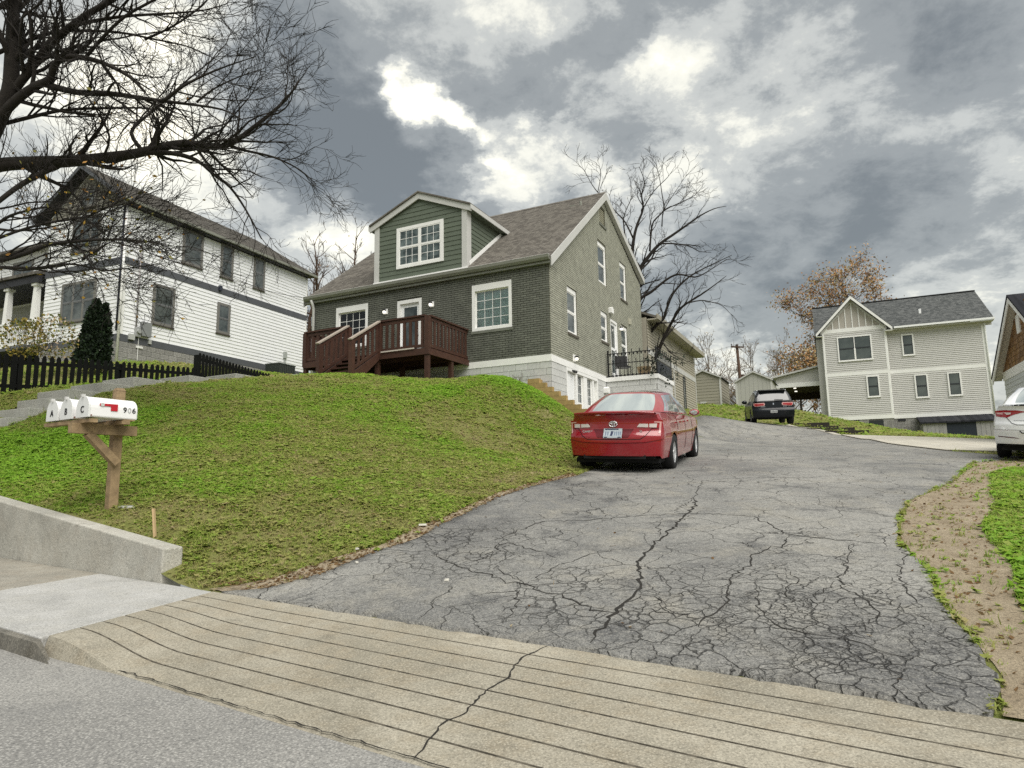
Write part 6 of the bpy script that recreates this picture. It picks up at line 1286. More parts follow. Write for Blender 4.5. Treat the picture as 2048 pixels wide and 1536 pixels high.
# ---- white saloon at the right edge
M_WCAR = mat('white_car_paint', (.78, .79, .80), .2, coat=1)
WC = dict(SED, paint=M_WCAR, rc=.24, rear=[(.2, -.98), (.32, -1.06), (.55, -1.10), (.68, -1.09), (.74, -1.05), (.90, -1.02), (.99, -1.03), (1.03, -1.06), (1.07, -1.05)])
whd = R(41); lx, ly = 9.89+.35*0, 13.6
wx, wy_ = lx+.80*math.cos(whd), ly-.80*math.sin(whd)
z0, pt_ = ground_pose(wx, wy_, whd, 2.775); rr = float(Hxy(wx+.8*math.cos(whd), wy_-.8*math.sin(whd))) - float(Hxy(lx, ly))
WCAR = car('white_saloon_car', WC, (wx, wy_, z0), whd, pt_, math.atan2(-rr, 1.6)); E = WCAR['E']; pa, li, rp = WCAR['patch'], WCAR['line'], WCAR['rearpt']
tag(E, 'white saloon car with cracked rear bumper at the right edge', 'car')
for mir in (False, True):
    f = (lambda p: p) if mir else (lambda p: mirror(p))
    T = pa('tail_light', f([(.30, .905), (.42, .90), (.55, .86), (.66, .805), (.83, .825), (.85, .93), (.70, .945), (.50, .94)]), M_LAMPR, .006)
    pa('lens', f([(.60, .865), (.66, .855), (.70, .90), (.59, .90)]), M_LAMPC, .012, T); pa('lens', f([(.72, .86), (.82, .87), (.83, .90), (.72, .90)]), mat('pink_lens', (.62, .34, .32)), .012, T)
    pa('reflector', f([(.45, .41), (.80, .44), (.80, .455), (.55, .435)]), mat('dark_reflector', (.08, .006, .01), .2), .006)
li('boot_seam', [(-.80, .93), (-.66, .80), (-.58, .70), (-.5, .67), (.5, .67), (.58, .70), (.66, .80)], .010); li('boot_edge', [(-.3, .90), (.3, .90)], .02)
li('bumper_crack', [(-.46, .56), (-.43, .52), (-.36, .51), (-.34, .47), (-.33, .42), (-.36, .39), (-.40, .37)], .018, M_SEAM, .008)
li('crease_shade', [(-.86, .58), (-.4, .57), (.4, .57), (.86, .58)], .008, mat('crease_shade_grey', (.3, .3, .3), .5)); pa('trim_bar', [(-.55, .745), (-.32, .75), (-.32, .757), (-.55, .753)], mat('trim_grey', (.35, .36, .37), .3, metal=1), .008)  # grey crease line painted on the bumper; fold shade put into the colour
# ---- dark crossover by the bank
SUV = dict(w=1.92, yr=-.98, yf=3.75, wb=2.82, r=.37, sill=.30, arch=.43, rzb=.36, rc=.17, rise=.05, crown=.02, rcrown=.04, track=.82, tw=.245, spokes=7,
    shoulder=[(-1.1, 1.08), (0, 1.10), (1.5, 1.08), (2.4, 1.06), (3.3, .98), (3.75, .85)], wy=[(-1.1, .95), (-.6, .99), (2.9, 1.0), (3.4, .96), (3.75, .86)], fz=[(.25, .95), (.5, .985), (.7, 1.0), (.95, .98), (1.1, .92)],
    rear=[(.3, -.92), (.45, -1.0), (.65, -1.02), (.72, -1.0), (.78, -.95), (.95, -.93), (1.1, -.90)], front=[(.25, 3.65), (.6, 3.75), (.85, 3.7)], gb=(-.86, 1.1), gf=(2.5, 1.06),
    gbase=[(.78, -.88, 1.10), (.83, -.80, 1.10), (.85, -.4, 1.10), (.865, .5, 1.10), (.865, 1.1, 1.09), (.86, 1.8, 1.08), (.83, 2.3, 1.06), (.74, 2.6, 1.06)],
    groof=[(.60, -.52, 1.60), (.625, -.46, 1.60), (.64, -.25, 1.615), (.65, .3, 1.64), (.65, .8, 1.65), (.645, 1.2, 1.64), (.62, 1.5, 1.615), (.55, 1.66, 1.60)], sidewin=[(.14, .34), (.36, .56), (.585, .90)], rwin=(.10, .90, .07), rwc=.05,
    glass=mat('privacy_glass', (.02, .022, .024), .05, spec=.8, coat=.6), paint=mat('blue_black_paint', (.005, .007, .010), .3, spec=.25, coat=.25))
shd = R(14.5); u_, v_ = 6.35, 33.6; sx_, sy_ = uv2w(u_, v_); z0, pt_ = ground_pose(sx_, sy_, shd, 2.82)
SV = car('dark_suv', SUV, (sx_, sy_, z0+.02), shd, pt_); E = SV['E']; pa, li, rp = SV['patch'], SV['line'], SV['rearpt']
tag(E, 'dark blue black SUV parked at the top of the driveway', 'car')
for mir in (False, True):
    f = (lambda p: mirror(p)) if mir else (lambda p: p)
    T = pa('tail_light', f([(.36, .97), (.40, .90), (.80, .87), (.86, .93), (.86, 1.03), (.40, 1.04)]), mat('pink_lens', (.62, .34, .32)), .008)
    pa('lens', f([(.42, .925), (.80, .89), (.83, .95), (.83, 1.0), (.42, 1.0)]), M_LAMPR, .014, T)
P_ = pa('number_plate', [(-.15, .56), (.15, .56), (.15, .68), (-.15, .68)], mat('plate_grey', (.42, .43, .42), .5), .02); li('hatch_seam', [(-.74, .92), (-.62, .76), (.62, .76), (.74, .92)], .012, mat('seam_grey', (.10, .10, .11), .4))
for x in (-.09, -.03, .03, .09): pa('plate_mark', [(x-.012, .60), (x+.014, .60), (x+.01, .65), (x-.014, .65)], mat('plate_mark2', (.10, .11, .12), .5), .0225, P_, .02)
pa('emblem', [(-.025, .94), (.025, .94), (.02, 1.02), (-.02, 1.02)], M_CHROME, .012); pa('badge', [(-.56, .84), (-.36, .84), (-.36, .87), (-.56, .87)], mat('badge_grey', (.25, .26, .28), .4), .01); pa('badge', [(.42, .84), (.58, .84), (.58, .865), (.42, .865)], mat('badge_grey', (.25, .26, .28)), .01)
MB().hexa([(-.58, -.62, 1.57), (.58, -.62, 1.57), (.60, -.40, 1.60), (-.60, -.40, 1.60), (-.56, -.72, 1.61), (.56, -.72, 1.61), (.60, -.40, 1.655), (-.60, -.40, 1.655)]).build('roof_spoiler', M_UNDER, E)
MB().bar((.05, -.93, 1.17), (.42, -.94, 1.15), .03, .03).build('wiper', M_UNDER, E)
for s in (-1, 1):
    MB().lathe([(0, -.08), (.08, -.07), (.11, .0), (.08, .09), (0, .13)], 12, axis='y').build('mirror', SUV['paint'], E, loc=(s*1.03, 2.0, 1.12), smooth=True).scale = (1.2, 1, .9)
    MB().tube([(s*.63, -.30, 1.63), (s*.645, .3, 1.67), (s*.63, 1.3, 1.66)], .02, 6).build('roof_rail', M_CHROME, E, smooth=True)
# ================================================================== vegetation
M_BARK = mat('dark_bark', (.022, .018, .015), .95, noise=(9, .4), bump=(30, .6, .01)); M_TWIG = mat('dark_twig', (.018, .015, .013), .95)
M_BARK2 = mat('grey_brown_bark', (.050, .040, .032), .95, noise=(9, .35)); M_TWIG2 = mat('brown_twig', (.050, .040, .033), .95)
def rndu(rng):
    v = rng.normal(size=3); return v/np.linalg.norm(v)
class TreeB:
    """collects limb, branch and twig polylines and turns them into tubes"""
    def __init__(s, seed, twig_r=.004, gravity=.0, up=.25, spread=.75):
        s.rng = np.random.default_rng(seed); s.wood = MB(); s.tw = MB(); s.tips = []; s.twig_r = twig_r; s.up = up; s.spread = spread
    def poly(s, p0, d, L, r0, r1, n, wig):
        pts = [p0]; dd = d.copy(); rs = [r0]
        for i in range(n):
            dd = dd + s.rng.normal(size=3)*wig + np.array([0, 0, s.up*.18]); dd /= np.linalg.norm(dd)
            pts.append(pts[-1] + dd*L/n); rs.append(r0+(r1-r0)*(i+1)/n)
        return pts, rs
    def children(s, pts, rs, level, maxlevel, dens, ratio, lmin, start=.2):
        P = np.array(pts); seg = np.linalg.norm(np.diff(P, axis=0), axis=1); L = seg.sum(); cum = np.concatenate([[0], np.cumsum(seg)])
        n = max(1, int(L*dens[level])); n += s.rng.random() < (L*dens[level]-int(L*dens[level]))
        for _ in range(n):
            t = s.rng.uniform(start, 1.0)*L; i = min(len(seg)-1, np.searchsorted(cum, t)-1); i = max(i, 0); f = (t-cum[i])/max(seg[i], 1e-6)
            p = P[i]*(1-f)+P[i+1]*f; tan = (P[i+1]-P[i])/max(seg[i], 1e-6); r = rs[i]*(1-f)+rs[i+1]*f
            side = rndu(s.rng); side -= tan*side.dot(tan); side /= np.linalg.norm(side)+1e-9
            a = s.rng.uniform(.45, 1.0)*s.spread; d = tan*math.cos(a)+side*math.sin(a)+np.array([0, 0, s.up*.5]); d /= np.linalg.norm(d)
            ll = max(lmin[level], ratio[level]*s.rng.uniform(.6, 1.25)*(1-.45*t/L))
            s.branch(p, d, ll, max(s.twig_r, min(r*.6, .5*r+.002)), level+1, maxlevel, dens, ratio, lmin)
    def branch(s, p, d, L, r, level, maxlevel, dens, ratio, lmin):
        n = 6 if level <= 1 else (4 if level == 2 else 3)
        r1 = max(s.twig_r*.55, r*.22); pts, rs = s.poly(p, d, L, r, r1, n, .20 if level < 3 else .28)
        (s.wood if level <= 1 and r > .008 else s.tw).tube(pts, rs, 5 if level <= 1 else 3, cap=False)
        if level >= maxlevel: s.tips.append((pts[-1], pts[-1]-pts[-2])); s.tips.append((pts[1], pts[2]-pts[1])); return
        s.children(pts, rs, level, maxlevel, dens, ratio, lmin, .15)
        s.tips.append((pts[-1], pts[-1]-pts[-2]))
def smooth_poly(pts, k=3):
    """Catmull-Rom through (x,y,z,r)"""
    P = np.array(pts, float); out = []
    for i in range(len(P)-1):
        p0, p1, p2, p3 = P[max(i-1, 0)], P[i], P[i+1], P[min(i+2, len(P)-1)]
        for j in range(k):
            t = j/k; out.append(.5*((2*p1)+(-p0+p2)*t+(2*p0-5*p1+4*p2-p3)*t*t+(-p0+3*p1-3*p2+p3)*t**3))
    out.append(P[-1]); return np.array(out)
def leafmesh(pts, size, rng, mats, name, parent, jitter=.05, n_each=1, droop=.4):
    mb = MB()
    for p in pts:
        for _ in range(n_each):
            c = np.array(p) + rng.normal(size=3)*jitter; a = rndu(rng); b = rndu(rng); b -= a*b.dot(a); b /= np.linalg.norm(b)+1e-9; s_ = size*rng.uniform(.6, 1.3)
            q = [c-a*s_*.5, c+b*s_*.32+a*s_*.05, c+a*s_*.6, c-b*s_*.32+a*s_*.05]
            mb.face(q, int(rng.integers(len(mats))))
    return mb.build(name, mats, parent)
def rel(mb, o):
    a = np.array(mb.v); 
    if len(a): mb.v = [tuple(q) for q in a-np.array(o)]
    return mb
def traced_tree(name, limbs, seed, label, dens, ratio, lmin, maxlevel, twig_r, mats, leaf=None, up=.25, spread=.75):
    T = TreeB(seed, twig_r, up=up, spread=spread); trunk = MB(); base = np.array(limbs[0][0][:3])
    for i, l in enumerate(limbs):
        S = smooth_poly(l); pts = [tuple(q[:3]) for q in S]; rs = [max(.004, q[3]) for q in S]
        (trunk if i == 0 else T.wood).tube(pts, rs, 9 if rs[0] > .06 else 6, cap=(i > 0))
        if i: T.children(pts, rs, 0, maxlevel, dens, ratio, lmin, .12)
    E = empty(name, base); tag(E, label, 'tree')
    rel(trunk, base).build('trunk', mats[0], E, smooth=True); rel(T.wood, base).build('limbs', mats[0], E, smooth=True); c = rel(T.tw, base).build('crown', mats[1], E); 
    if leaf: leaf(T, E, base)
    return T, E
YL = [mat('yellow_leaf', (.36, .22, .03), .8), mat('ochre_leaf', (.30, .15, .03), .8), mat('olive_leaf', (.16, .15, .03), .8)]
def big_leaf(T, E, base):
    rng = np.random.default_rng(3); tips = [t[0] for t in T.tips]; sel = []
    for p in tips:
        v = Vector(p)-EYE; k = v.y*math.cos(R(8.38))+v.z*math.sin(R(8.38)); px = 1024+1340*v.x/k; py = 768-1340*(-v.y*math.sin(R(8.38))+v.z*math.cos(R(8.38)))/k
        if py > 280 and px < 300 and rng.random() < .05: sel.append(p)
        elif px < 420 and py > 150 and rng.random() < .012: sel.append(p)
    leafmesh([np.array(p)-base for p in sel], .075, rng, YL, 'leaves', E, .04)
traced_tree('bare_street_tree', BIG_LIMBS, 11, 'large bare tree overhanging from the left with few yellow leaves', (3.6, 4.4, 6.0), (1.9, .95, .46), (.4, .28, .16), 3, .0046, (M_BARK, M_TWIG), big_leaf, up=.16, spread=.80)
traced_tree('bare_backyard_tree', MID_LIMBS, 5, 'wide bare tree rising behind the green brick house', (2.3, 2.8, 3.2), (1.5, .85, .5), (.5, .35, .25), 3, .0085, (M_BARK, M_TWIG), None, up=.14, spread=.8)
for k, (px, py, pz) in enumerate(((11.35, 28.4, 0), (10.75, 28.0, 0), (12.6, 28.2, 0))): pass
def gen_tree(name, loc, h, seed, label, crown_r, trunk_r=.2, dens=(1.1, 1.5, 2.0), maxlevel=3, twig_r=.014, mats=None, leaves=None, leaf_n=1, leaf_size=.2, leaf_frac=1.0, stems=1, up=.35, clear=.3, group=None, jit=.25):
    mats = mats or (M_BARK2, M_TWIG2); T = TreeB(seed, twig_r, up=up, spread=.85); rng = T.rng; trunk = MB()
    for s_ in range(stems):
        lean = rng.normal(size=2)*.06*(1 if stems == 1 else 2.5); n = 8; pts = []; rs = []
        for i in range(n+1):
            t = i/n; pts.append((lean[0]*h*t + rng.normal()*.04*h*t*.3, lean[1]*h*t + rng.normal()*.04*h*t*.3, h*t*.92)); rs.append(trunk_r*(1-t*.93)/(1 if stems == 1 else 1.5))
        trunk.tube(pts, rs, 8, cap=False)
        nb = int(9*h/8)+5
        for k in range(nb):
            t = clear + (1-clear)*(k+rng.random())/nb; p = np.array(pts[min(n-1, int(t*n))])*(1-(t*n % 1)) + np.array(pts[min(n, int(t*n)+1)])*(t*n % 1)
            a = rng.uniform(0, 6.283); el = .25 + .9*t*rng.uniform(.6, 1.1); d = np.array([math.cos(a)*math.cos(el), math.sin(a)*math.cos(el), math.sin(el)])
            L = crown_r*(1.05-.65*max(0, t-.45)/.55)*rng.uniform(.75, 1.15); r = trunk_r*(1-t*.9)*.55
            T.branch(p, d, L, max(r, .03), 0, maxlevel, dens, (L*.55, L*.32, L*.2), (.5, .35, .25))
    E = empty(name, loc); tag(E, label, 'tree', group)
    trunk.build('trunk', mats[0], E, smooth=True); T.wood.build('limbs', mats[0], E, smooth=True)
    cr = T.tw.build('crown', mats[1], E)
    if leaves:
        tips = [t[0] for t in T.tips if rng.random() < leaf_frac]; leafmesh(tips, leaf_size, rng, leaves, 'leaves', E, jit, leaf_n)
    return E
RUST = [mat('rust_leaf', (.40, .21, .09), .9), mat('amber_leaf', (.48, .30, .12), .9), mat('brown_leaf', (.30, .18, .10), .9), mat('olive_autumn_leaf', (.27, .23, .12), .9)]
TANL = [mat('tan_leaf', (.26, .19, .10), .9), mat('pale_brown_leaf', (.20, .145, .09), .9)]
def gxyz(x, y): return (x, y, float(Huv(*[np.clip(q, -60, 120) for q in w2uv(x, y)])[0])-.1)
def pxy(px, d):   # world x,y of an image column at a given distance
    return ((px-1024)/1340*d, d*.985)
x, y = pxy(1712, 62); gen_tree('autumn_tree', (x, y, 4.5), 16.8, 21, 'large rust and amber leaved tree behind the grey house', 6.4, .35, (1.5, 1.9, 2.4), 3, .014, None, RUST, 5, .21, .85, clear=.14, jit=.45)
x, y = pxy(1600, 66); gen_tree('autumn_tree', (x, y, 4.5), 8.5, 22, 'smaller sparse brown leaved tree left of the rust tree', 3.2, .2, (1.0, 1.4, 1.8), 3, .012, None, TANL + RUST[2:], 2, .26, .7, clear=.1, jit=.3)
x, y = pxy(1625, 63); gen_tree('autumn_shrub', (x, y, 4.0), 4.2, 23, 'rusty bush seen under the carport', 1.9, .1, (1.5, 1.8, 2.2), 3, .01, None, RUST, 3, .22, .9, clear=.05)
for k, (px, d, h, s_, lab) in enumerate(((1420, 85, 13.5, 31, 'faint bare tree rising behind the left shed'), (1500, 90, 13.5, 32, 'faint bare tree right of the utility pole'), (1560, 88, 13.5, 33, 'faint bare tree over the pale shed'), (1375, 80, 11.5, 34, 'faint bare tree behind the tan house eave'))):
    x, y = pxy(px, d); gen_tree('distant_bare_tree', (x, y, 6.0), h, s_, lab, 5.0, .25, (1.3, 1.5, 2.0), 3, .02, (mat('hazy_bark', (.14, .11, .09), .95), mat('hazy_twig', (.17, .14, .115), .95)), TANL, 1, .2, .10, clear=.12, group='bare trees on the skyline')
for k, (px, d, h, s_, lab) in enumerate(((648, 46, 13.2, 41, 'bare twin trunk tree between the white and green houses'), (668, 52, 11.5, 42, 'slim bare tree between the two houses with ivy'), (700, 44, 12.8, 43, 'bare tree just left of the green dormer'), (600, 48, 12.0, 44, 'bare tree behind the white house roof end'))):
    x, y = pxy(px, d); gen_tree('bare_tree', (x, y, 6.5), h, s_, lab, 3.6, .26, (1.4, 1.8, 2.3), 3, .014, (mat('brown_bark', (.075, .045, .03), .95, noise=(5, .3)), M_TWIG2), [RUST[2], mat('olive_autumn_leaf', (.15, .13, .05))], 1, .16, .05, clear=.22, group='bare trees between the houses')
# arborvitae, shrubs
def bushmesh(fn, n, size, rng, mats):
    mb = MB()
    for _ in range(n):
        c, out = fn(rng); a = out*.5+rndu(rng)*.8+np.array([0, 0, .6]); a /= np.linalg.norm(a); b = rndu(rng); b -= a*b.dot(a); b /= np.linalg.norm(b); s_ = size*rng.uniform(.6, 1.4)
        mb.face([c, c+b*s_*.35+a*s_*.5, c+a*s_, c-b*s_*.35+a*s_*.5], int(rng.integers(len(mats))))
    return mb
def conef(h, r):
    def f(rng):
        t = rng.random()**.8; a = rng.uniform(0, 6.283); rr = r*(1-t)**.6*(.92+.10*math.sin(a*5+t*9))*rng.uniform(.7, 1.06)
        if t > .9: rr *= .7
        return np.array([rr*math.cos(a), rr*math.sin(a), h*t]), np.array([math.cos(a), math.sin(a), .2])
    return f
EVG = [mat('arborvitae_dark', (.010, .022, .008), .9), mat('arborvitae_mid', (.018, .038, .012), .9), mat('arborvitae_deep', (.006, .013, .006), .9)]
ax_, ay_ = -13.76, 21.61; E = empty('arborvitae', (ax_, ay_, 5.3)); tag(E, 'dark green conical arborvitae in front of the white house', 'shrub')
rg = np.random.default_rng(8); bushmesh(conef(2.30, .56), 9000, .10, rg, EVG).build('foliage', EVG, E); MB().tube([(0, 0, 0), (0, 0, 1.6)], [.05, .02], 6).build('stem', M_BARK, E)
E2_ = bushmesh(conef(1.9, .30), 1500, .10, rg, EVG).build('foliage', EVG, E, loc=(.28, .05, .28))
def ballf(r, h, hollow=.5):
    def f(rng):
        d = rndu(rng); k = rng.uniform(hollow, 1)**.5; return np.array([d[0]*r*k, d[1]*r*k, h*.55+d[2]*h*.45*k]), d
    return f
SHL = [mat('yellow_green_leaf', (.22, .18, .03), .85), mat('yellow_shrub_leaf', (.30, .22, .04), .85), mat('dull_green_leaf', (.10, .12, .03), .85)]
for k, (loc, r, h, n, ms, lab) in enumerate((((-15.55, 20.9, 5.35), .65, 1.5, 750, [SHL[0], SHL[2], SHL[1]], 'yellow leaved shrub beside the white porch'), ((-14.65, 20.9, 5.25), .75, 1.7, 700, [SHL[2], SHL[0], mat('pale_dry_leaf', (.35, .27, .18), .9)], 'thin half bare shrub left of the arborvitae'))):
    E = empty('shrub', loc); tag(E, lab, 'shrub'); T = TreeB(60+k, .005, up=.5)
    for _ in range(9): d = rndu(T.rng); d[2] = abs(d[2])+1.2; d /= np.linalg.norm(d); T.branch(np.zeros(3), d, h*.85, .014, 1, 3, (2, 4, 5), (.5, .5, .3), (.3, .25, .15))
    T.tw.build('stems', M_BARK, E); bushmesh(ballf(r, h), n, .085, np.random.default_rng(70+k), ms).build('foliage', ms, E)
# dark tangle at the patio corner, dry tuft on the lawn by the timber wall
T = TreeB(90, .006, up=.1, spread=1.1); cpos = hw(-1.95, 5.3, -.15)
for _ in range(16): T.branch(np.array([T.rng.normal()*.12, T.rng.normal()*.25, .1+abs(T.rng.normal())*.2]), rndu(T.rng)+np.array([0, 0, .3]), .55, .012, 1, 3, (2, 3, 4), (.4, .4, .2), (.2, .2, .1))
E = empty('climbing_vine', cpos); tag(E, 'dark leafless vine tangled on the patio railing corner', 'plant'); T.tw.build('stems', M_TWIG, E)
leafmesh([t[0] for t in T.tips], .09, np.random.default_rng(4), [mat('dark_vine_leaf', (.02, .03, .018), .8)], 'leaves', E, .05, 2)
T = TreeB(91, .003, up=.1, spread=1.2)
for _ in range(30): d = rndu(T.rng); d[2] = abs(d[2]); T.branch(np.array([T.rng.normal()*.12, T.rng.normal()*.1, 0]), d, .26, .005, 2, 3, (2, 3, 6), (.2, .2, .12), (.1, .1, .08))
gx, gy, gz_ = hw(.85, -.55, 0); gz_ = float(Hxy(gx, gy)); E = empty('dry_plant', (gx, gy, gz_)); tag(E, 'grey brown dry plant tuft beside the top timber', 'plant'); T.tw.build('stems', mat('dry_stem', (.13, .11, .07), .95), E)
# landscape timbers and mulch by the grey house bank
for k, (u, v, l) in enumerate(((5.7, 38.2, 2.6), (4.6, 35.0, 1.9), (3.7, 32.4, 1.9), (2.9, 30.6, 1.6))):
    x, y = uv2w(u, v); z = float(Hxy(x, y)); o = MB().bar((-l/2, 0, .06), (l/2, 0, .02), .2, .2).build('landscape_timber', mat('dark_timber', (.028, .024, .02), .9, noise=(5, .3)), loc=(x, y, z), rot=(0, 0, -R(20))); tag(o, ('dark landscape timber nearest the SUV', 'second dark landscape timber down the bank', 'third dark landscape timber down the bank', 'lowest dark landscape timber by the white kerb')[k], 'timber', 'timbers along the bank')
# ------------------------------------------------------------------ grass and litter (instanced blades)
def scatter(name, P, scale, rot, tint, protos, m_tag, seed=0):
    """one object: points with attributes, geometry nodes instance the tuft meshes"""
    me = bpy.data.meshes.new(name); me.from_pydata([tuple(p) for p in P], [], [])
    for nm, arr in (('sc', scale), ('tint', tint)):
        a = me.attributes.new(nm, 'FLOAT', 'POINT'); a.data.foreach_set('value', np.asarray(arr, np.float32))
    a = me.attributes.new('rot', 'FLOAT_VECTOR', 'POINT'); a.data.foreach_set('vector', np.asarray(rot, np.float32).ravel())
    o = bpy.data.objects.new(name, me); COL.objects.link(o)
    pc = bpy.data.collections.new(name+'_protos')
    for q in protos: pc.objects.link(q)
    ng = bpy.data.node_groups.new(name, 'GeometryNodeTree'); ng.interface.new_socket('Geometry', in_out='INPUT', socket_type='NodeSocketGeometry'); ng.interface.new_socket('Geometry', in_out='OUTPUT', socket_type='NodeSocketGeometry')
    N = ng.nodes; L = ng.links; gi = N.new('NodeGroupInput'); go = N.new('NodeGroupOutput')
    mp = N.new('GeometryNodeMeshToPoints'); L.new(gi.outputs[0], mp.inputs[0])
    ci = N.new('GeometryNodeCollectionInfo'); ci.inputs['Collection'].default_value = pc; ci.inputs['Separate Children'].default_value = True; ci.inputs['Reset Children'].default_value = True
    ip = N.new('GeometryNodeInstanceOnPoints'); L.new(mp.outputs[0], ip.inputs['Points']); L.new(ci.outputs[0], ip.inputs['Instance']); ip.inputs['Pick Instance'].default_value = True
    rv = N.new('FunctionNodeRandomValue'); rv.data_type = 'INT'; rv.inputs[4].default_value = 0; rv.inputs[5].default_value = len(protos)-1; L.new(rv.outputs[2], ip.inputs['Instance Index'])
    def attr(nm, t):
        a = N.new('GeometryNodeInputNamedAttribute'); a.data_type = t; a.inputs[0].default_value = nm; return a.outputs[0]
    L.new(attr('sc', 'FLOAT'), ip.inputs['Scale'])
    er = N.new('FunctionNodeEulerToRotation'); L.new(attr('rot', 'FLOAT_VECTOR'), er.inputs[0]); L.new(er.outputs[0], ip.inputs['Rotation'])
    L.new(ip.outputs[0], go.inputs[0])
    md = o.modifiers.new('scatter', 'NODES'); md.node_group = ng; tag(o, m_tag[0], m_tag[1], kind='stuff'); return o
def grassmat(name, cols):
    m = bpy.data.materials.new(name); m.use_nodes = True; nt = m.node_tree; N = nt.nodes; L = nt.links; b = N['Principled BSDF']; b.inputs['Roughness'].default_value = .6; b.inputs['Specular IOR Level'].default_value = .25
    at = N.new('ShaderNodeAttribute'); at.attribute_type = 'INSTANCER'; at.attribute_name = 'tint'
    r = N.new('ShaderNodeValToRGB'); L.new(at.outputs['Fac'], r.inputs[0]); e = r.color_ramp
    while len(e.elements) < len(cols): e.elements.new(.5)
    for el, (p, c) in zip(e.elements, cols): el.position = p; el.color = (*c, 1)
    L.new(r.outputs[0], b.inputs['Base Color'])
    ge = N.new('ShaderNodeNewGeometry'); vm = N.new('ShaderNodeVectorMath'); vm.operation = 'MULTIPLY_ADD'; L.new(ge.outputs['Normal'], vm.inputs[0]); vm.inputs[1].default_value = (.45, .45, .45); vm.inputs[2].default_value = (0, 0, .8)
    nn_ = N.new('ShaderNodeVectorMath'); nn_.operation = 'NORMALIZE'; L.new(vm.outputs[0], nn_.inputs[0]); L.new(nn_.outputs[0], b.inputs['Normal'])
    tr = N.new('ShaderNodeBsdfTranslucent'); L.new(r.outputs[0], tr.inputs[0]); mx = N.new('ShaderNodeMixShader'); mx.inputs[0].default_value = .4
    out = N['Material Output']; L.new(b.outputs[0], mx.inputs[1]); L.new(tr.outputs[0], mx.inputs[2]); L.new(mx.outputs[0], out.inputs[0]); return m
M_GRASS = grassmat('grass_blade', [(0, (.42, .35, .19)), (.25, (.39, .36, .14)), (.5, (.34, .38, .10)), (.78, (.28, .40, .06)), (1, (.25, .45, .045))])
def tuft(seed, n, h, lean, w):
    rg = np.random.default_rng(seed); mb = MB()
    for _ in range(n):
        a = rg.uniform(0, 6.283); p = np.array([rg.normal()*.022, rg.normal()*.022, -.005]); d = np.array([math.cos(a), math.sin(a), 0]); s_ = np.array([-d[1], d[0], 0])*w*rg.uniform(.7, 1.3); hh = h*rg.uniform(.55, 1.2); l = lean*rg.uniform(.3, 1.3)
        m1 = p+d*l*.35*hh+np.array([0, 0, hh*.6]); tp = p+d*l*hh+np.array([0, 0, hh*(1-.3*l)])
        i = len(mb.v); mb.v += [tuple(q) for q in (p-s_, p+s_, m1+s_*.7, m1-s_*.7, tp)]; mb.f += [(i, i+1, i+2, i+3), (i+3, i+2, i+4)]; mb.m += [0, 0]
    return bpy.data.objects.new('grass_tuft', mb.mesh('grass_tuft', M_GRASS))
def broad(seed):   # clover-like broad leaves
    rg = np.random.default_rng(seed); mb = MB()
    for _ in range(7):
        a = rg.uniform(0, 6.283); r = rg.uniform(.0, .04); c = np.array([r*math.cos(a), r*math.sin(a), rg.uniform(.015, .05)]); d = np.array([math.cos(a), math.sin(a), rg.uniform(-.2, .5)])*.034; s_ = np.array([-math.sin(a), math.cos(a), 0])*.020
        mb.face([c-d*.5, c+s_, c+d, c-s_])
    return bpy.data.objects.new('clover_tuft', mb.mesh('clover_tuft', M_GRASS))
def vnoise(u, v, sc, seed):
    rg = np.random.default_rng(seed); G = rg.random((64, 64)); x = (u*sc) % 64; y = (v*sc) % 64; i = x.astype(int); j = y.astype(int); fx = x-i; fy = y-j; fx = fx*fx*(3-2*fx); fy = fy*fy*(3-2*fy)
    g = lambda a, b: G[a % 64, b % 64]
    return (g(i, j)*(1-fx)+g(i+1, j)*fx)*(1-fy) + (g(i, j+1)*(1-fx)+g(i+1, j+1)*fx)*fy
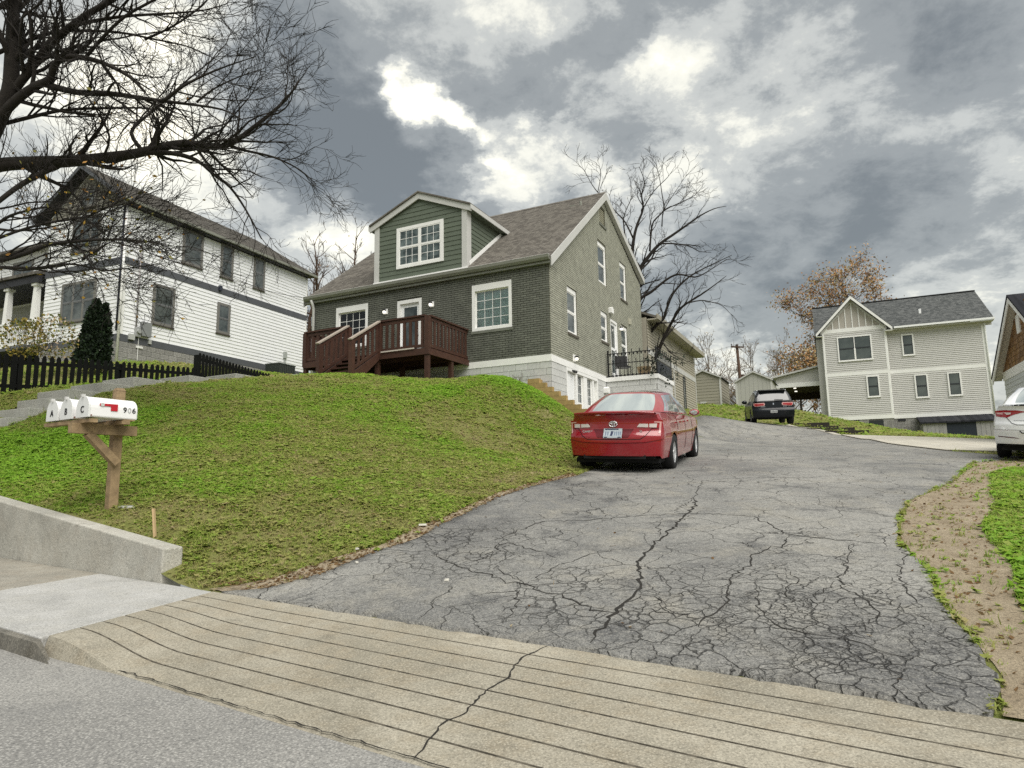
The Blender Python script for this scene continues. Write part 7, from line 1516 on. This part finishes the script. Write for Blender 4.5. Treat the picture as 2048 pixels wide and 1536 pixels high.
def grass_field():
    rg = np.random.default_rng(17); allP, allS, allR, allT = [], [], [], []
    drive = subdiv(DRIVE, 2); dirt = DIRT; pad = PAD
    zones = [(-4, 20, 3.82, 9.5, 2300, .80), (-4, 22, 9.5, 18.5, 900, .95), (-9, 34, 18.5, 30, 70, 1.7), (-12, 22, 30, 52, 20, 2.6), (14, 34, 3.9, 18.5, 60, 1.6)]
    for u0, u1, v0, v1, dn, sc_ in zones:
        n = int((u1-u0)*(v1-v0)*dn); u = rg.uniform(u0, u1, n); v = rg.uniform(v0, v1, n)
        x = UX*u+UY*v; y = UY*u-UX*v; dx, dy = x-HO[0], y-HO[1]; ha = -dx*math.cos(HB)+dy*math.sin(HB); hb = dx*math.sin(HB)+dy*math.cos(HB)
        wx = x-WO[0]; wyy = y-WO[1]; wl = wx*math.cos(WB)-wyy*math.sin(WB); wt = wx*math.sin(WB)+wyy*math.cos(WB)
        k = ~inpoly(u, v, drive) & ~inpoly(u, v, pad)
        k &= ~((ha > -.02) & (ha < 9.2) & (hb > -.02) & (hb < 10)) & ~((ha > -1.95) & (ha < .6) & (hb > -.38) & (hb < 8)) & ~((ha > 5.97) & (ha < 7.1) & (hb < -3.3) & (hb > -13.2)) & ~((ha > 2.9) & (ha < 7.2) & (hb > -2.0) & (hb < 0))
        k &= ~((wl < .05) & (wt > -.05))
        k &= ~((u > 6.30) & (v < 4.03)) & ~((u > 5.55) & (v < 3.83))
        ph = y > 1.2; k &= ph & (np.abs(x) < y*.80+2.0)
        dd = inpoly(u, v, dirt) | inpoly(u, v, DIRT2); k &= ~(dd & (rg.random(n) < .975))
        u, v, x, y = u[k], v[k], x[k], y[k]; ha, hb = ha[k], hb[k]
        dry = vnoise(u, v, .9, 1)*.5+vnoise(u, v, 2.7, 2)*.3+vnoise(u, v, 7, 3)*.2
        thin = (dry < .36) & (rg.random(len(u)) < .45); u, v, x, y, dry, ha, hb = [q[~thin] for q in (u, v, x, y, dry, ha, hb)]
        z = Huv(u, v); fade = np.clip((v-4.1)/.8, 0, 1)*np.clip((u-5.2)/1.2, 0, 1); z = z + (np.sin(u*3.1+v*1.7)*np.cos(v*2.3-u*.9) + np.sin(u*7.3)*np.cos(v*6.1))*.012*fade
        t = (dry-.5)*1.0 + rg.normal(size=len(u))*.17 + .55
        lush = (np.clip(1-np.hypot(u-12.5, (v-5.2)*1.2)/3.2, 0, 1)*.75 + np.clip(1-np.hypot(ha-.6, hb+.9)/2.2, 0, 1)*.75 + np.clip(1-np.abs(hb+3.4)/1.6, 0, 1)*((ha > 1) & (ha < 6))*.35)
        lush += ((u < -.3) & (v < 14))*.30; t = np.clip(t+lush, 0, 1)
        s_ = sc_*rg.uniform(.7, 1.25, len(u))*(1+.55*lush)*np.where(dry < .4, .7, 1)*np.where((u > 6) & (v < 4.3), .75, 1)
        rt = np.stack([rg.normal(size=len(u))*.25, rg.normal(size=len(u))*.25, rg.uniform(0, 6.283, len(u))], 1)
        allP.append(np.stack([x, y, z], 1)); allS.append(s_); allR.append(rt); allT.append(t)
    P = np.concatenate(allP); S_ = np.concatenate(allS); R_ = np.concatenate(allR); T_ = np.concatenate(allT)
    print('grass tufts', len(P))
    protos = [tuft(100+i, 8, .050, 1.0, .0055) for i in range(5)] + [tuft(110+i, 7, .070, .7, .005) for i in range(2)] + [broad(120), broad(121), broad(122)]
    scatter('lawn_grass', P, S_, R_, T_, protos, ('short patchy green and straw lawn grass on the bank', 'grass'))
grass_field()
LM = grassmat('litter_leaf', [(0, (.13, .07, .03)), (.35, (.22, .13, .055)), (.7, (.34, .25, .13)), (1, (.55, .48, .34))])
def litter():
    rg = np.random.default_rng(29); prot = []
    for i in range(4):
        mb = MB(); c = rg.uniform(.2, .6); mb.face([(-.03, 0, .004), (0, -.018, .004+.01*c), (.034, 0, .012*c), (0, .018, .010)]); prot.append(bpy.data.objects.new('dry_leaf', mb.mesh('dry_leaf', LM)))
    mb = MB().box(-.05, .05, -.002, .002, .001, .005); prot.append(bpy.data.objects.new('dry_stick', mb.mesh('dry_stick', LM)))
    n = 26000; u = rg.uniform(-4, 14, n); v = rg.uniform(3.85, 18, n)
    dirt = inpoly(u, v, DIRT) | inpoly(u, v, DIRT2); drive = inpoly(u, v, subdiv(DRIVE, 2)); lawn = ~dirt & ~drive & (u > 5.1) & ~((u > 6) & (v < 4.1))
    k = (dirt & (rg.random(n) < .5)) | (drive & (rg.random(n) < .006)) | (lawn & (rg.random(n) < .05))
    # denser on the dirt strips
    ex = [(rg.uniform(-1.6, .5, 1500), rg.uniform(3.85, 17, 1500)), (rg.uniform(4.7, 5.6, 5000), rg.uniform(3.83, 10.5, 5000))]
    U, V_ = [u[k]], [v[k]]
    for a, b in ex: q = inpoly(a, b, DIRT) | inpoly(a, b, DIRT2); U.append(a[q]); V_.append(b[q])
    u = np.concatenate(U); v = np.concatenate(V_); x = UX*u+UY*v; y = UY*u-UX*v; onl = (u > 5.3)
    z = Huv(u, v)+.010+np.where(inpoly(u, v, subdiv(DRIVE, 2)), .014, 0)+onl*.035
    n = len(u); rt = np.stack([rg.normal(size=n)*.35, rg.normal(size=n)*.35, rg.uniform(0, 6.283, n)], 1); t = rg.beta(1.3, 2.2, n); s_ = rg.uniform(.35, .9, n)
    scatter('leaf_litter', np.stack([x, y, z], 1), s_, rt, t, prot, ('scattered dry brown leaves and twigs along the driveway edges', 'leaves'))
litter()
# small pale scraps near the driveway edge
M_SCRAP = mat('pale_scrap', (.55, .53, .47), .9)
for k, (u, v, s_) in enumerate(((4.93, 5.98, .045), (5.02, 5.05, .03), (4.72, 4.75, .025), (3.55, 4.62, .02))):
    x, y = uv2w(u, v); o = MB().hexa([(-s_, -s_*.5, 0), (s_*.8, -s_*.4, 0), (s_, s_*.5, 0), (-s_*.7, s_*.45, 0), (-s_*.9, -s_*.4, .02), (s_*.7, -s_*.3, .012), (s_*.8, s_*.4, .018), (-s_*.6, s_*.4, .01)]).build('paper_scrap', M_SCRAP, loc=(x, y, float(Hxy(x, y))+.022), rot=(0, 0, k))
    tag(o, ('largest white scrap at the lawn edge of the driveway', 'white scrap below the largest one at the lawn edge', 'small white scrap on the asphalt nearest the lawn corner', 'tiny white scrap out on the asphalt')[k], 'scrap', 'scraps by the driveway')
